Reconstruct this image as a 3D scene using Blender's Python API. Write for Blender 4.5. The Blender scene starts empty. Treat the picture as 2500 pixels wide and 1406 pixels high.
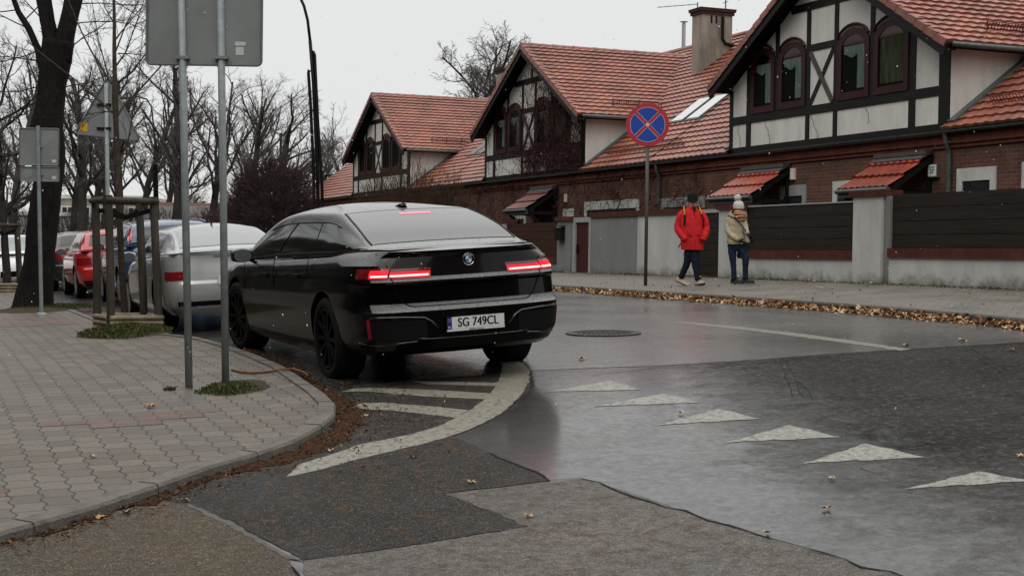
import bpy, bmesh, math, random
from mathutils import Vector, Matrix, noise
from mathutils.geometry import tessellate_polygon
PI = math.pi
sc = bpy.context.scene
col = sc.collection
# ------------------------------------------------------------------ camera
FOC, CX, CY = 3579.0, 1250.0, 703.0           # focal length and centre on a 2500 x 1406 frame
PITCH, ROLL, AZ = 0.02287, 0.01467, -0.3887
Rp = Matrix(((1,0,0),(0,math.cos(PITCH),-math.sin(PITCH)),(0,math.sin(PITCH),math.cos(PITCH))))
Rr = Matrix(((math.cos(ROLL),-math.sin(ROLL),0),(math.sin(ROLL),math.cos(ROLL),0),(0,0,1)))
RC = Rr @ Rp
RCI = RC.transposed()
def c2w(v):
    d = RCI @ Vector(v); return Vector((d.x, d.z, -d.y))
cam_data = bpy.data.cameras.new('camera')
cam = bpy.data.objects.new('camera', cam_data)
col.objects.link(cam)
rx, up, fw = c2w((1,0,0)), c2w((0,-1,0)), c2w((0,0,1))
cam.matrix_world = Matrix(((rx.x,up.x,-fw.x,0),(rx.y,up.y,-fw.y,0),(rx.z,up.z,-fw.z,0),(0,0,0,1)))
cam_data.sensor_width = 36; cam_data.lens = 36*FOC/2500
cam_data.clip_start = 0.05; cam_data.clip_end = 3000
sc.camera = cam
# ------------------------------------------------------------------ sky and light (overcast winter day)
w = bpy.data.worlds.new('World'); sc.world = w; w.use_nodes = True
nt = w.node_tree; nt.nodes.clear()
out = nt.nodes.new('ShaderNodeOutputWorld'); bg = nt.nodes.new('ShaderNodeBackground')
sky = nt.nodes.new('ShaderNodeTexSky'); sky.sky_type = 'NISHITA'; sky.sun_disc = False
sky.sun_elevation = math.radians(32); sky.sun_rotation = math.radians(150); sky.dust_density = 4
mixs = nt.nodes.new('ShaderNodeMix'); mixs.data_type = 'RGBA'; mixs.inputs[0].default_value = 0.93
tc = nt.nodes.new('ShaderNodeTexCoord'); sep = nt.nodes.new('ShaderNodeSeparateXYZ')
rmp = nt.nodes.new('ShaderNodeValToRGB')
nt.links.new(tc.outputs['Generated'], sep.inputs[0]); nt.links.new(sep.outputs['Z'], rmp.inputs[0])
e = rmp.color_ramp.elements
e[0].position = 0.0; e[0].color = (8.1,8.2,8.15,1)
e[1].position = 0.35; e[1].color = (8.4,8.5,8.4,1)
e2 = e.new(1.0); e2.color = (20.0,19.9,19.5,1)
nt.links.new(sky.outputs[0], mixs.inputs[6]); nt.links.new(rmp.outputs[0], mixs.inputs[7])
nt.links.new(mixs.outputs[2], bg.inputs[0]); bg.inputs[1].default_value = 0.1
nt.links.new(bg.outputs[0], out.inputs[0])
sd = bpy.data.lights.new('sun', 'SUN'); sd.energy = 0.8; sd.angle = math.radians(40); sd.color = (1,0.97,0.93)
sun = bpy.data.objects.new('sun', sd); col.objects.link(sun)
sun.rotation_euler = (math.radians(40), 0, math.radians(-25))
sc.view_settings.view_transform = 'Standard'; sc.view_settings.look = 'None'
sc.view_settings.exposure = 0.0; sc.view_settings.gamma = 1.0
# ------------------------------------------------------------------ street frame: s runs along the houses (away), t across towards them
SV = Vector((math.sin(AZ), math.cos(AZ), 0)); TV = Vector((math.cos(AZ), -math.sin(AZ), 0))
def Wp(s, t, z): return SV*s + TV*t + Vector((0,0,z))
def st(P): return (P.dot(SV), P.dot(TV))
def sp(x, k):
    x = x/k
    return k*(x if x > 40 else math.log1p(math.exp(max(-50, x))))
def g(s, t):                                   # height of the road surface
    c = .03*(t-3.4) + .042*(sp(t-2.5,.3)-.9) - .044*sp(t-6,.4)
    return -1.05 + c - .055*sp(12.5-s, 2)
def gxy(x, y):
    return g(x*SV.x+y*SV.y, x*TV.x+y*TV.y)
def ray(px, py): return c2w(((px-CX)/FOC, (py-CY)/FOC, 1))
def gp(px, py, lift=0.0, fn=g):                # the ground point seen at a point of the photograph
    d = ray(px, py); lo = 1.0; hi = None; k = 2.0
    while k < 500:
        q = d*k; s, t = st(q)
        if q.z - fn(s, t) - lift < 0: hi = k; break
        lo = k; k *= 1.02
    if hi is None: return d*500
    for _ in range(40):
        m = (lo+hi)/2; q = d*m; s, t = st(q)
        if q.z - fn(s, t) - lift < 0: hi = m
        else: lo = m
    return d*hi
# ------------------------------------------------------------------ materials
MATS = {}
class NT:
    def __init__(s, m): s.t = m.node_tree; s.b = s.t.nodes['Principled BSDF']
    def n(s, ty, **kw):
        x = s.t.nodes.new(ty)
        for k, v in kw.items():
            if k.startswith('i_'): x.inputs[k[2:].replace('_',' ')].default_value = v
            else: setattr(x, k, v)
        return x
    def l(s, a, b): s.t.links.new(a, b)
def mat(name, color=(.5,.5,.5), rough=.6, metal=0, spec=None, coat=0, emit=None, estr=0, var=0, vscale=5, bump=0, bscale=40, coatr=.03, var2=None, stretch=None):
    if name in MATS: return MATS[name]
    m = bpy.data.materials.new(name); m.use_nodes = True; MATS[name] = m
    T = NT(m); b = T.b
    b.inputs['Base Color'].default_value = (*color, 1); b.inputs['Roughness'].default_value = rough
    b.inputs['Metallic'].default_value = metal
    b.inputs['Specular IOR Level'].default_value = (spec if spec is not None else (.5 if coat or rough < .3 else .16))
    if coat: b.inputs['Coat Weight'].default_value = coat; b.inputs['Coat Roughness'].default_value = coatr
    if emit: b.inputs['Emission Color'].default_value = (*emit,1); b.inputs['Emission Strength'].default_value = estr
    if var or bump:
        co = T.n('ShaderNodeTexCoord'); mp = T.n('ShaderNodeMapping'); T.l(co.outputs['Object'], mp.inputs[0])
        if stretch: mp.inputs['Scale'].default_value = stretch
    if var:
        nz = T.n('ShaderNodeTexNoise'); nz.inputs['Scale'].default_value = vscale; nz.inputs['Detail'].default_value = 8; nz.inputs['Roughness'].default_value = .65
        T.l(mp.outputs[0], nz.inputs['Vector'])
        r = T.n('ShaderNodeValToRGB'); r.color_ramp.elements[0].position = .32; r.color_ramp.elements[1].position = .68
        c2 = var2 or tuple(min(1, c*(1+var)) for c in color)
        r.color_ramp.elements[0].color = (*[c*(1-var) for c in color],1); r.color_ramp.elements[1].color = (*c2,1)
        T.l(nz.outputs['Fac'], r.inputs[0]); T.l(r.outputs[0], b.inputs['Base Color'])
    if bump:
        nb = T.n('ShaderNodeTexNoise'); nb.inputs['Scale'].default_value = bscale; nb.inputs['Detail'].default_value = 6
        T.l(mp.outputs[0], nb.inputs['Vector'])
        bp = T.n('ShaderNodeBump'); bp.inputs['Strength'].default_value = bump; bp.inputs['Distance'].default_value = .02
        T.l(nb.outputs['Fac'], bp.inputs['Height']); T.l(bp.outputs[0], b.inputs['Normal'])
    return m
# ------------------------------------------------------------------ mesh builder
class MB:
    def __init__(s): s.v = []; s.f = []; s.m = []; s.cur = 0
    def add(s, vs, fs, mi=None):
        o = len(s.v); s.v += [Vector(p) for p in vs]
        mi = s.cur if mi is None else mi
        for f in fs: s.f.append([o+i for i in f]); s.m.append(mi)
        return s
    def box(s, a, b, mi=None, fr=None):
        x0,y0,z0 = a; x1,y1,z1 = b
        vs = [Vector(p) for p in ((x0,y0,z0),(x1,y0,z0),(x1,y1,z0),(x0,y1,z0),(x0,y0,z1),(x1,y0,z1),(x1,y1,z1),(x0,y1,z1))]
        if fr: vs = [fr(p) for p in vs]
        return s.add(vs, [(0,3,2,1),(4,5,6,7),(0,1,5,4),(1,2,6,5),(2,3,7,6),(3,0,4,7)], mi)
    def bar(s, a, b, w, h, mi=None, upv=(0,0,1)):     # box beam from a to b
        a, b = Vector(a), Vector(b); d = (b-a).normalized(); u = Vector(upv)
        sd_ = d.cross(u)
        if sd_.length < 1e-4: sd_ = d.cross(Vector((1,0,0)))
        sd_.normalize(); u = sd_.cross(d)
        P = []
        for c in (a, b):
            for i, j in ((-1,-1),(1,-1),(1,1),(-1,1)): P.append(c + sd_*i*w/2 + u*j*h/2)
        return s.add(P, [(0,1,2,3),(7,6,5,4),(0,4,5,1),(1,5,6,2),(2,6,7,3),(3,7,4,0)], mi)
    def tube(s, pts, rad, n=8, mi=None, cap=True):
        pts = [Vector(p) for p in pts]
        if not hasattr(rad, '__len__'): rad = [rad]*len(pts)
        vs = []; ref = None
        for i, p in enumerate(pts):
            d = (pts[min(i+1, len(pts)-1)] - pts[max(i-1,0)])
            if d.length < 1e-9: d = Vector((0,0,1))
            d.normalize()
            if ref is None: ref = d.orthogonal().normalized()
            ref = ref - d*ref.dot(d)
            if ref.length < 1e-5: ref = d.orthogonal()
            ref.normalize(); q = d.cross(ref)
            for k in range(n):
                a = 2*PI*k/n; vs.append(p + (ref*math.cos(a) + q*math.sin(a))*rad[i])
        fs = []
        for i in range(len(pts)-1):
            for k in range(n): fs.append((i*n+k, i*n+(k+1)%n, (i+1)*n+(k+1)%n, (i+1)*n+k))
        if cap and n > 3: fs.append(tuple(range(n-1,-1,-1))); fs.append(tuple((len(pts)-1)*n+k for k in range(n)))
        return s.add(vs, fs, mi)
    def prism(s, poly, h0, h1, fr, mi=None):          # poly in 2-D, extruded h0..h1, fr(a,b,h)->point
        n = len(poly); vs = [fr(a,b,h0) for a,b in poly] + [fr(a,b,h1) for a,b in poly]
        tess = tessellate_polygon([[Vector((a,b,0)) for a,b in poly]])
        fs = [tuple(t) for t in tess] + [tuple(n+i for i in reversed(t)) for t in tess]
        fs += [(i, (i+1)%n, n+(i+1)%n, n+i) for i in range(n)]
        return s.add(vs, fs, mi)
    def lathe(s, prof, n=24, axis='z', c=(0,0,0), mi=None):
        vs = []; c = Vector(c)
        for r, h in prof:
            for k in range(n):
                a = 2*PI*k/n; x, y = r*math.cos(a), r*math.sin(a)
                vs.append(c + (Vector((x,y,h)) if axis == 'z' else Vector((x,h,y)) if axis == 'y' else Vector((h,x,y))))
        fs = [(i*n+k, i*n+(k+1)%n, (i+1)*n+(k+1)%n, (i+1)*n+k) for i in range(len(prof)-1) for k in range(n)]
        fs.append(tuple(range(n))); fs.append(tuple((len(prof)-1)*n+k for k in range(n)))
        return s.add(vs, fs, mi)
    def grid(s, rows, mi=None, closed=False):
        n = len(rows[0]); vs = [p for r in rows for p in r]; fs = []
        for i in range(len(rows)-1):
            for k in range(n-1 if not closed else n):
                fs.append((i*n+k, i*n+(k+1)%n, (i+1)*n+(k+1)%n, (i+1)*n+k))
        return s.add(vs, fs, mi)
    def ball(s, c, r, nu=12, nv=8, mi=None, sc_=(1,1,1)):
        c = Vector(c); vs = []
        for j in range(nv+1):
            th = PI*j/nv
            for i in range(nu):
                a = 2*PI*i/nu
                vs.append(c + Vector((r*sc_[0]*math.sin(th)*math.cos(a), r*sc_[1]*math.sin(th)*math.sin(a), r*sc_[2]*math.cos(th))))
        fs = [(j*nu+i, j*nu+(i+1)%nu, (j+1)*nu+(i+1)%nu, (j+1)*nu+i) for j in range(nv) for i in range(nu)]
        return s.add(vs, fs, mi)
    def merge(s, o, M=None, mi=None):
        k = len(s.v); s.v += [(M @ p if M else p.copy()) for p in o.v]
        s.f += [[k+i for i in f] for f in o.f]; s.m += (o.m if mi is None else [mi]*len(o.m)); return s
    def mesh(s, name, mats, smooth=False, org=(0,0,0), angle=None):
        me = bpy.data.meshes.new(name); o = Vector(org)
        me.from_pydata([tuple(p-o) for p in s.v], [], s.f)
        for m in (mats if isinstance(mats,(list,tuple)) else [mats]): me.materials.append(m)
        if len(set(s.m)) > 1: me.polygons.foreach_set('material_index', s.m)
        if smooth or angle is not None: me.polygons.foreach_set('use_smooth', [True]*len(s.f))
        me.update()
        if angle is not None: me.set_sharp_from_angle(angle=math.radians(angle))
        return me
ORG = {}
def props(o, label, cat, group=None, kind=None):
    if label: o['label'] = label
    if cat: o['category'] = cat
    if group: o['group'] = group
    if kind: o['kind'] = kind
def thing(name, label, cat, loc=(0,0,0), rotz=0, group=None, org=None, matrix=None):
    o = bpy.data.objects.new(name, None); col.objects.link(o); o.empty_display_size = .3
    if matrix is not None: o.matrix_world = matrix
    else: o.location = loc; o.rotation_euler = (0,0,rotz)
    props(o, label, cat, group); ORG[o.name] = Vector(org if org is not None else (0,0,0)); return o
def part(name, mb, mats, parent, smooth=False, angle=None, label=None):
    o = bpy.data.objects.new(name, mb.mesh(name, mats, smooth, ORG.get(parent.name, (0,0,0)), angle)); col.objects.link(o)
    o.parent = parent; ORG[o.name] = ORG.get(parent.name, Vector((0,0,0)))
    if label: o['label'] = label
    return o
def single(name, mb, mats, label, cat, loc=(0,0,0), rotz=0, group=None, kind=None, smooth=False, angle=None, org=None):
    o = bpy.data.objects.new(name, mb.mesh(name, mats, smooth, loc if org is None else org, angle)); col.objects.link(o)
    o.location = loc; o.rotation_euler = (0,0,rotz); props(o, label, cat, group, kind); return o
def struct(name, mb, mats, smooth=False):
    o = bpy.data.objects.new(name, mb.mesh(name, mats, smooth)); col.objects.link(o); o['kind'] = 'structure'; return o
def thingH(name, label, cat, s, t, z, group=None):  # a thing in the street frame: local x = t, y = s
    return thing(name, label, cat, Wp(s,t,z), -AZ, group, org=(t,s,z))
def copy_tree(o, parent=None):
    c = o.copy(); col.objects.link(c)
    if parent: c.parent = parent
    for ch in o.children: copy_tree(ch, c)
    return c
def text_mesh(txt, size, spacing=1.0):
    cu = bpy.data.curves.new('t', 'FONT'); cu.body = txt; cu.size = size; cu.align_x = 'CENTER'; cu.align_y = 'CENTER'; cu.extrude = .0015; cu.space_character = spacing
    o = bpy.data.objects.new('t', cu); col.objects.link(o)
    dg = bpy.context.evaluated_depsgraph_get(); me = o.evaluated_get(dg).to_mesh()
    mb = MB(); mb.add([v.co.copy() for v in me.vertices], [tuple(p.vertices) for p in me.polygons])
    bpy.data.objects.remove(o); return mb
def applied(mesh, mods):                              # mesh with modifiers evaluated; mods: list of fn(obj)
    o = bpy.data.objects.new('tmp', mesh); col.objects.link(o); ex = []
    for fn in mods:
        r = fn(o)
        if r: ex += r
    dg = bpy.context.evaluated_depsgraph_get(); dg.update()
    me = bpy.data.meshes.new_from_object(o.evaluated_get(dg))
    bpy.data.objects.remove(o)
    for x in ex: bpy.data.objects.remove(x)
    return me
def interp(tab, x):
    if x <= tab[0][0]: return tab[0][1]
    for (a,fa),(b,fb) in zip(tab, tab[1:]):
        if x <= b: 
            k = (x-a)/(b-a); return fa+(fb-fa)*k
    return tab[-1][1]
def sinterp(tab, x):                                  # smooth (Catmull-Rom) interpolation
    n = len(tab)
    if x <= tab[0][0]: return tab[0][1]
    if x >= tab[-1][0]: return tab[-1][1]
    for i in range(n-1):
        a, b = tab[i], tab[i+1]
        if x <= b[0]:
            def slope(j):
                if j <= 0: return (tab[1][1]-tab[0][1])/(tab[1][0]-tab[0][0])
                if j >= n-1: return (tab[-1][1]-tab[-2][1])/(tab[-1][0]-tab[-2][0])
                return (tab[j+1][1]-tab[j-1][1])/(tab[j+1][0]-tab[j-1][0])
            h = b[0]-a[0]; k = (x-a[0])/h; m0, m1 = slope(i)*h, slope(i+1)*h
            return (2*k**3-3*k*k+1)*a[1] + (k**3-2*k*k+k)*m0 + (-2*k**3+3*k*k)*b[1] + (k**3-k*k)*m1
rnd = random.Random(7)
# ================================================================== ground, road, pavements
def TS(P): s, t = st(P); return Vector((t, s, P.z))
def sx(name, mb, mats, smooth=True):            # a structure sheet built in (t, s, z)
    o = bpy.data.objects.new(name, mb.mesh(name, mats, smooth)); col.objects.link(o)
    o.rotation_euler = (0,0,-AZ); o['kind'] = 'structure'; return o
def asphalt(name, base, base2, r0, r1, zone=False, spec=.25, fine=.35, wet=(0,.3), cr=(.12,.3), grain=.5, speck=.0, big=1.1, gscale=150, rpos=(.38,.62), bumps=.3, brown=None):
    m = bpy.data.materials.new(name); m.use_nodes = True; T = NT(m); b = T.b
    co = T.n('ShaderNodeTexCoord')
    n1 = T.n('ShaderNodeTexNoise'); n1.inputs['Scale'].default_value = big; n1.inputs['Detail'].default_value = 7; n1.inputs['Roughness'].default_value = .62
    n1.inputs['Distortion'].default_value = .4
    n2 = T.n('ShaderNodeTexNoise'); n2.inputs['Scale'].default_value = gscale; n2.inputs['Detail'].default_value = 3
    n3 = T.n('ShaderNodeTexVoronoi'); n3.inputs['Scale'].default_value = gscale*.55
    n4 = T.n('ShaderNodeTexNoise'); n4.inputs['Scale'].default_value = 9; n4.inputs['Detail'].default_value = 8; n4.inputs['Roughness'].default_value = .75
    for n in (n1,n2,n3,n4): T.l(co.outputs['Object'], n.inputs['Vector'])
    r = T.n('ShaderNodeValToRGB'); r.color_ramp.elements[0].color = (*base,1); r.color_ramp.elements[1].color = (*base2,1)
    r.color_ramp.elements[0].position = .35; r.color_ramp.elements[1].position = .65
    T.l(n1.outputs['Fac'], r.inputs[0]); c = r.outputs[0]
    mx = T.n('ShaderNodeMix', data_type='RGBA', blend_type='MULTIPLY'); mx.inputs[0].default_value = grain
    rr = T.n('ShaderNodeValToRGB'); rr.color_ramp.elements[0].position = .3; rr.color_ramp.elements[0].color = (.25,.25,.25,1); rr.color_ramp.elements[1].position = .7; rr.color_ramp.elements[1].color = (1.6,1.55,1.5,1)
    T.l(n2.outputs['Fac'], rr.inputs[0]); T.l(c, mx.inputs[6]); T.l(rr.outputs[0], mx.inputs[7]); c = mx.outputs[2]
    if brown:
        rb = T.n('ShaderNodeValToRGB'); rb.color_ramp.elements[0].position = .5; rb.color_ramp.elements[1].position = .66
        T.l(n4.outputs['Fac'], rb.inputs[0]); mb_ = T.n('ShaderNodeMix', data_type='RGBA'); T.l(rb.outputs[0], mb_.inputs[0]); T.l(c, mb_.inputs[6]); mb_.inputs[7].default_value = (*brown,1); c = mb_.outputs[2]
    if speck:
        rs = T.n('ShaderNodeValToRGB'); rs.color_ramp.elements[0].position = .0; rs.color_ramp.elements[0].color = (1,1,1,1); rs.color_ramp.elements[1].position = speck; rs.color_ramp.elements[1].color = (0,0,0,1)
        rs.color_ramp.interpolation = 'LINEAR'
        vv = T.n('ShaderNodeTexVoronoi'); vv.inputs['Scale'].default_value = 70; T.l(co.outputs['Object'], vv.inputs['Vector'])
        T.l(vv.outputs['Distance'], rs.inputs[0]); ms = T.n('ShaderNodeMix', data_type='RGBA'); T.l(rs.outputs[0], ms.inputs[0]); T.l(c, ms.inputs[6]); ms.inputs[7].default_value = (.42,.39,.32,1); c = ms.outputs[2]
    nm = T.n('ShaderNodeTexNoise'); nm.inputs['Scale'].default_value = 28; nm.inputs['Detail'].default_value = 7; nm.inputs['Roughness'].default_value = .8; T.l(co.outputs['Object'], nm.inputs['Vector'])
    rm = T.n('ShaderNodeValToRGB'); rm.color_ramp.elements[0].position = .36; rm.color_ramp.elements[0].color = (.5,.49,.47,1); rm.color_ramp.elements[1].position = .64; rm.color_ramp.elements[1].color = (1.5,1.48,1.42,1)
    mm = T.n('ShaderNodeMix', data_type='RGBA', blend_type='MULTIPLY'); mm.inputs[0].default_value = .9; T.l(nm.outputs['Fac'], rm.inputs[0]); T.l(c, mm.inputs[6]); T.l(rm.outputs[0], mm.inputs[7]); c = mm.outputs[2]
    T.l(c, b.inputs['Base Color'])
    mr = T.n('ShaderNodeMapRange'); mr.inputs['From Min'].default_value = rpos[0]; mr.inputs['From Max'].default_value = rpos[1]; mr.inputs['To Min'].default_value = r0; mr.inputs['To Max'].default_value = r1
    ad = T.n('ShaderNodeMath', operation='MULTIPLY_ADD'); ad.inputs[1].default_value = .45; 
    sc3 = T.n('ShaderNodeMath', operation='MULTIPLY'); sc3.inputs[1].default_value = .55
    T.l(n1.outputs['Fac'], sc3.inputs[0]); T.l(n4.outputs['Fac'], ad.inputs[0]); T.l(sc3.outputs[0], ad.inputs[2]); T.l(ad.outputs[0], mr.inputs['Value']); T.l(mr.outputs[0], b.inputs['Roughness'])
    b.inputs['Specular IOR Level'].default_value = spec
    bp = T.n('ShaderNodeBump'); bp.inputs['Strength'].default_value = bumps; bp.inputs['Distance'].default_value = .006
    av = T.n('ShaderNodeMath', operation='ADD'); T.l(n2.outputs['Fac'], av.inputs[0]); T.l(n3.outputs['Distance'], av.inputs[1])
    T.l(av.outputs[0], bp.inputs['Height']); T.l(bp.outputs[0], b.inputs['Normal'])
    mw = T.n('ShaderNodeMapRange'); mw.inputs['From Min'].default_value = rpos[1]; mw.inputs['From Max'].default_value = rpos[0]; mw.inputs['To Min'].default_value = wet[0]; mw.inputs['To Max'].default_value = wet[1]
    T.l(ad.outputs[0], mw.inputs['Value']); 
    nf = T.n('ShaderNodeTexNoise'); nf.inputs['Scale'].default_value = 17; nf.inputs['Detail'].default_value = 9; nf.inputs['Roughness'].default_value = .85; T.l(co.outputs['Object'], nf.inputs['Vector'])
    rf = T.n('ShaderNodeMapRange'); rf.inputs['From Min'].default_value = .40; rf.inputs['From Max'].default_value = .60; rf.inputs['To Min'].default_value = 1-fine; rf.inputs['To Max'].default_value = 1+fine*.3; T.l(nf.outputs['Fac'], rf.inputs['Value'])
    cwt = T.n('ShaderNodeMath', operation='MULTIPLY'); cwt.use_clamp = True; T.l(mw.outputs[0], cwt.inputs[0]); T.l(rf.outputs[0], cwt.inputs[1]); T.l(cwt.outputs[0], b.inputs['Coat Weight']); b.inputs['Coat IOR'].default_value = 1.4
    mc = T.n('ShaderNodeMapRange'); mc.inputs['From Min'].default_value = rpos[0]; mc.inputs['From Max'].default_value = rpos[1]; mc.inputs['To Min'].default_value = cr[0]; mc.inputs['To Max'].default_value = cr[1]
    T.l(ad.outputs[0], mc.inputs['Value']); T.l(mc.outputs[0], b.inputs['Coat Roughness'])
    cbp = T.n('ShaderNodeBump'); cbp.inputs['Strength'].default_value = bumps*.3; cbp.inputs['Distance'].default_value = .003; T.l(av.outputs[0], cbp.inputs['Height']); T.l(cbp.outputs[0], b.inputs['Coat Normal'])
    if zone:       # a rougher, older, drier part of the surface with ragged limits
        sp3 = T.n('ShaderNodeSeparateXYZ'); T.l(co.outputs['Object'], sp3.inputs[0])
        nz_ = T.n('ShaderNodeTexNoise'); nz_.inputs['Scale'].default_value = 2.6; nz_.inputs['Detail'].default_value = 10; nz_.inputs['Roughness'].default_value = .8; nz_.inputs['Distortion'].default_value = .6; T.l(co.outputs['Object'], nz_.inputs['Vector'])
        def edge(ch, a_, b_, k_):
            x = T.n('ShaderNodeMath', operation='MULTIPLY_ADD'); x.inputs[1].default_value = k_; T.l(nz_.outputs['Fac'], x.inputs[0]); T.l(sp3.outputs[ch], x.inputs[2])
            y = T.n('ShaderNodeMapRange'); y.inputs['From Min'].default_value = a_+k_/2; y.inputs['From Max'].default_value = b_+k_/2; T.l(x.outputs[0], y.inputs['Value']); return y.outputs[0]
        _k = T.n('ShaderNodeMath', operation='MULTIPLY_ADD'); _k.inputs[1].default_value = -.30; T.l(sp3.outputs['Y'], _k.inputs[0]); T.l(sp3.outputs['X'], _k.inputs[2])
        def edge2(src, a_, b_, k_):
            x = T.n('ShaderNodeMath', operation='MULTIPLY_ADD'); x.inputs[1].default_value = k_; T.l(nz_.outputs['Fac'], x.inputs[0]); T.l(src, x.inputs[2])
            y = T.n('ShaderNodeMapRange'); y.inputs['From Min'].default_value = a_+k_/2; y.inputs['From Max'].default_value = b_+k_/2; T.l(x.outputs[0], y.inputs['Value']); return y.outputs[0]
        m1, m2 = edge2(_k.outputs[0], 2.35, 3.75, 3.4), edge('Y', 2.6, 7.6, 3.0); zz = T.n('ShaderNodeMath', operation='MULTIPLY'); T.l(m1, zz.inputs[0]); T.l(m2, zz.inputs[1])
        def lerp(src, val, sock):
            x = T.n('ShaderNodeMix', data_type='FLOAT'); T.l(zz.outputs[0], x.inputs[0]); T.l(src, x.inputs[2]); x.inputs[3].default_value = val; T.l(x.outputs[0], sock)
        
        rz = T.n('ShaderNodeMapRange'); rz.inputs['From Min'].default_value = .50; rz.inputs['From Max'].default_value = .64; rz.inputs['To Min'].default_value = .0; rz.inputs['To Max'].default_value = .85; T.l(nf.outputs['Fac'], rz.inputs['Value'])
        cx_ = T.n('ShaderNodeMix', data_type='FLOAT'); T.l(zz.outputs[0], cx_.inputs[0]); T.l(cwt.outputs[0], cx_.inputs[2]); T.l(rz.outputs[0], cx_.inputs[3]); T.l(cx_.outputs[0], b.inputs['Coat Weight']); lerp(mc.outputs[0], .30, b.inputs['Coat Roughness']); lerp(mr.outputs[0], .95, b.inputs['Roughness'])
        sx4 = T.n('ShaderNodeMix', data_type='FLOAT'); T.l(zz.outputs[0], sx4.inputs[0]); sx4.inputs[2].default_value = spec; sx4.inputs[3].default_value = .05; T.l(sx4.outputs[0], b.inputs['Specular IOR Level']); 
        xx = T.n('ShaderNodeMix', data_type='FLOAT'); T.l(zz.outputs[0], xx.inputs[0]); xx.inputs[2].default_value = bumps*.12; xx.inputs[3].default_value = .8; T.l(xx.outputs[0], cbp.inputs['Strength'])
    MATS[name] = m; return m
A_wet = asphalt('wet_asphalt', (.018,.018,.019), (.04,.04,.04), .35, .6, zone=True, wet=(.85,1.0), cr=(.12,.2), fine=.4, grain=.8, speck=.14, big=.5, rpos=(.42,.6), bumps=.3)
A_dark = asphalt('dark_patch', (.016,.017,.018), (.026,.026,.025), .6, .85, spec=.12, wet=(.0,.22), cr=(.3,.5), fine=.9, grain=.9, speck=.24, brown=(.075,.045,.028), bumps=.5)
A_brown = asphalt('old_brown_asphalt', (.045,.037,.027), (.085,.07,.052), .6, .85, spec=.15, wet=(.0,.2), cr=(.3,.5), fine=.9, grain=1, speck=.28, gscale=110, brown=(.085,.052,.03), bumps=.6)
A_grey = asphalt('old_grey_asphalt', (.055,.05,.046), (.11,.10,.092), .5, .8, spec=.2, wet=(.1,.45), cr=(.25,.45), fine=.9, grain=1, speck=.26, gscale=120, brown=(.06,.04,.025), bumps=.5)
A_far = asphalt('far_asphalt', (.035,.032,.03), (.06,.055,.05), .3, .5, wet=(.75,.95), cr=(.18,.3), grain=.4, big=.3, rpos=(.4,.6), bumps=.15)
A_seam = asphalt('seam', (.05,.047,.043), (.085,.08,.074), .4, .6, grain=.7, bumps=.5)
def frange(a, b, d):
    r = []; x = a
    while x < b-1e-6: r.append(x); x += d
    return r+[b]
# far terrain, one sheet to the horizon
mb = MB(); ss = frange(-60,0,6)+frange(1.5,60,1.5)+[70,85,110,150,220,350,700,1500]; ts = [-900,-400,-150,-70,-40,-25]+frange(-16,40,1.5)+[60,110,250,600,1200]
mb.grid([[Vector((t, s, g(s, max(-12,min(t,24))) - .06 - (.9*max(0,min(1,(s-60)/60))))) for t in ts] for s in ss])
sx('ground', mb, mat('earth', (.035,.034,.022), .95, var=.5, vscale=.8, bump=.5, bscale=12))
# road sheet
mb = MB(); ss = frange(-4,30,.3)+frange(31,90,1.0); ts = frange(-9,11.85,.35)
mb.grid([[Vector((t, s, g(s,t))) for t in ts] for s in ss])
sx('road', mb, A_wet)
def inside(p, poly):
    x, y = p; r = False; n = len(poly)
    for i in range(n):
        x1,y1 = poly[i]; x2,y2 = poly[(i+1)%n]
        if (y1 > y) != (y2 > y) and x < (x2-x1)*(y-y1)/(y2-y1)+x1: r = not r
    return r
def sheet(name, pix, m, lift, world=None, rag=0.0, step=.25, kind='structure'):
    if world is None:
        P = [TS(gp(x, y, lift)) for x, y in pix]; pts = [(p.x, p.y) for p in P]
    else: pts = world
    # densify outline (with a slightly ragged edge)
    o = []; rr = random.Random(len(pts)*7+int(lift*1e4))
    for i in range(len(pts)):
        a, b = Vector(pts[i]), Vector(pts[(i+1)%len(pts)]); L = (b-a).length; n = max(1, int(L/(.06 if rag else step)))
        for k in range(n):
            q = a+(b-a)*k/n
            if rag and k: q = q + Vector((rr.gauss(0,rag), rr.gauss(0,rag)))
            o.append(q)
    bm = bmesh.new(); vs = [bm.verts.new((p.x,p.y,0)) for p in o]
    tess = tessellate_polygon([[Vector((p.x,p.y,0)) for p in o]])
    for t in tess:
        try: bm.faces.new([vs[i] for i in t])
        except ValueError: pass
    for _ in range(5):
        ed = [e for e in bm.edges if (e.verts[0].co-e.verts[1].co).length > .6]
        if not ed: break
        bmesh.ops.subdivide_edges(bm, edges=ed, cuts=1); bmesh.ops.triangulate(bm, faces=[f for f in bm.faces if len(f.verts) > 3])
    for v in bm.verts: v.co.z = g(v.co.y, v.co.x)+lift
    bmesh.ops.recalc_face_normals(bm, faces=bm.faces)
    bm.normal_update()
    if sum(f.normal.z for f in bm.faces) < 0: bmesh.ops.reverse_faces(bm, faces=bm.faces)
    me = bpy.data.meshes.new(name); bm.to_mesh(me); bm.free(); me.materials.append(m)
    ob = bpy.data.objects.new(name, me); col.objects.link(ob); ob.rotation_euler = (0,0,-AZ); ob['kind'] = kind; return ob
sheet('road_patch', [(-150,1370),(0,1322),(140,1285),(260,1255),(380,1222),(452,1228),(560,1270),(705,1358),(740,1450),(700,1700),(-400,1700)], A_brown, .0025, rag=.006)
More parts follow.
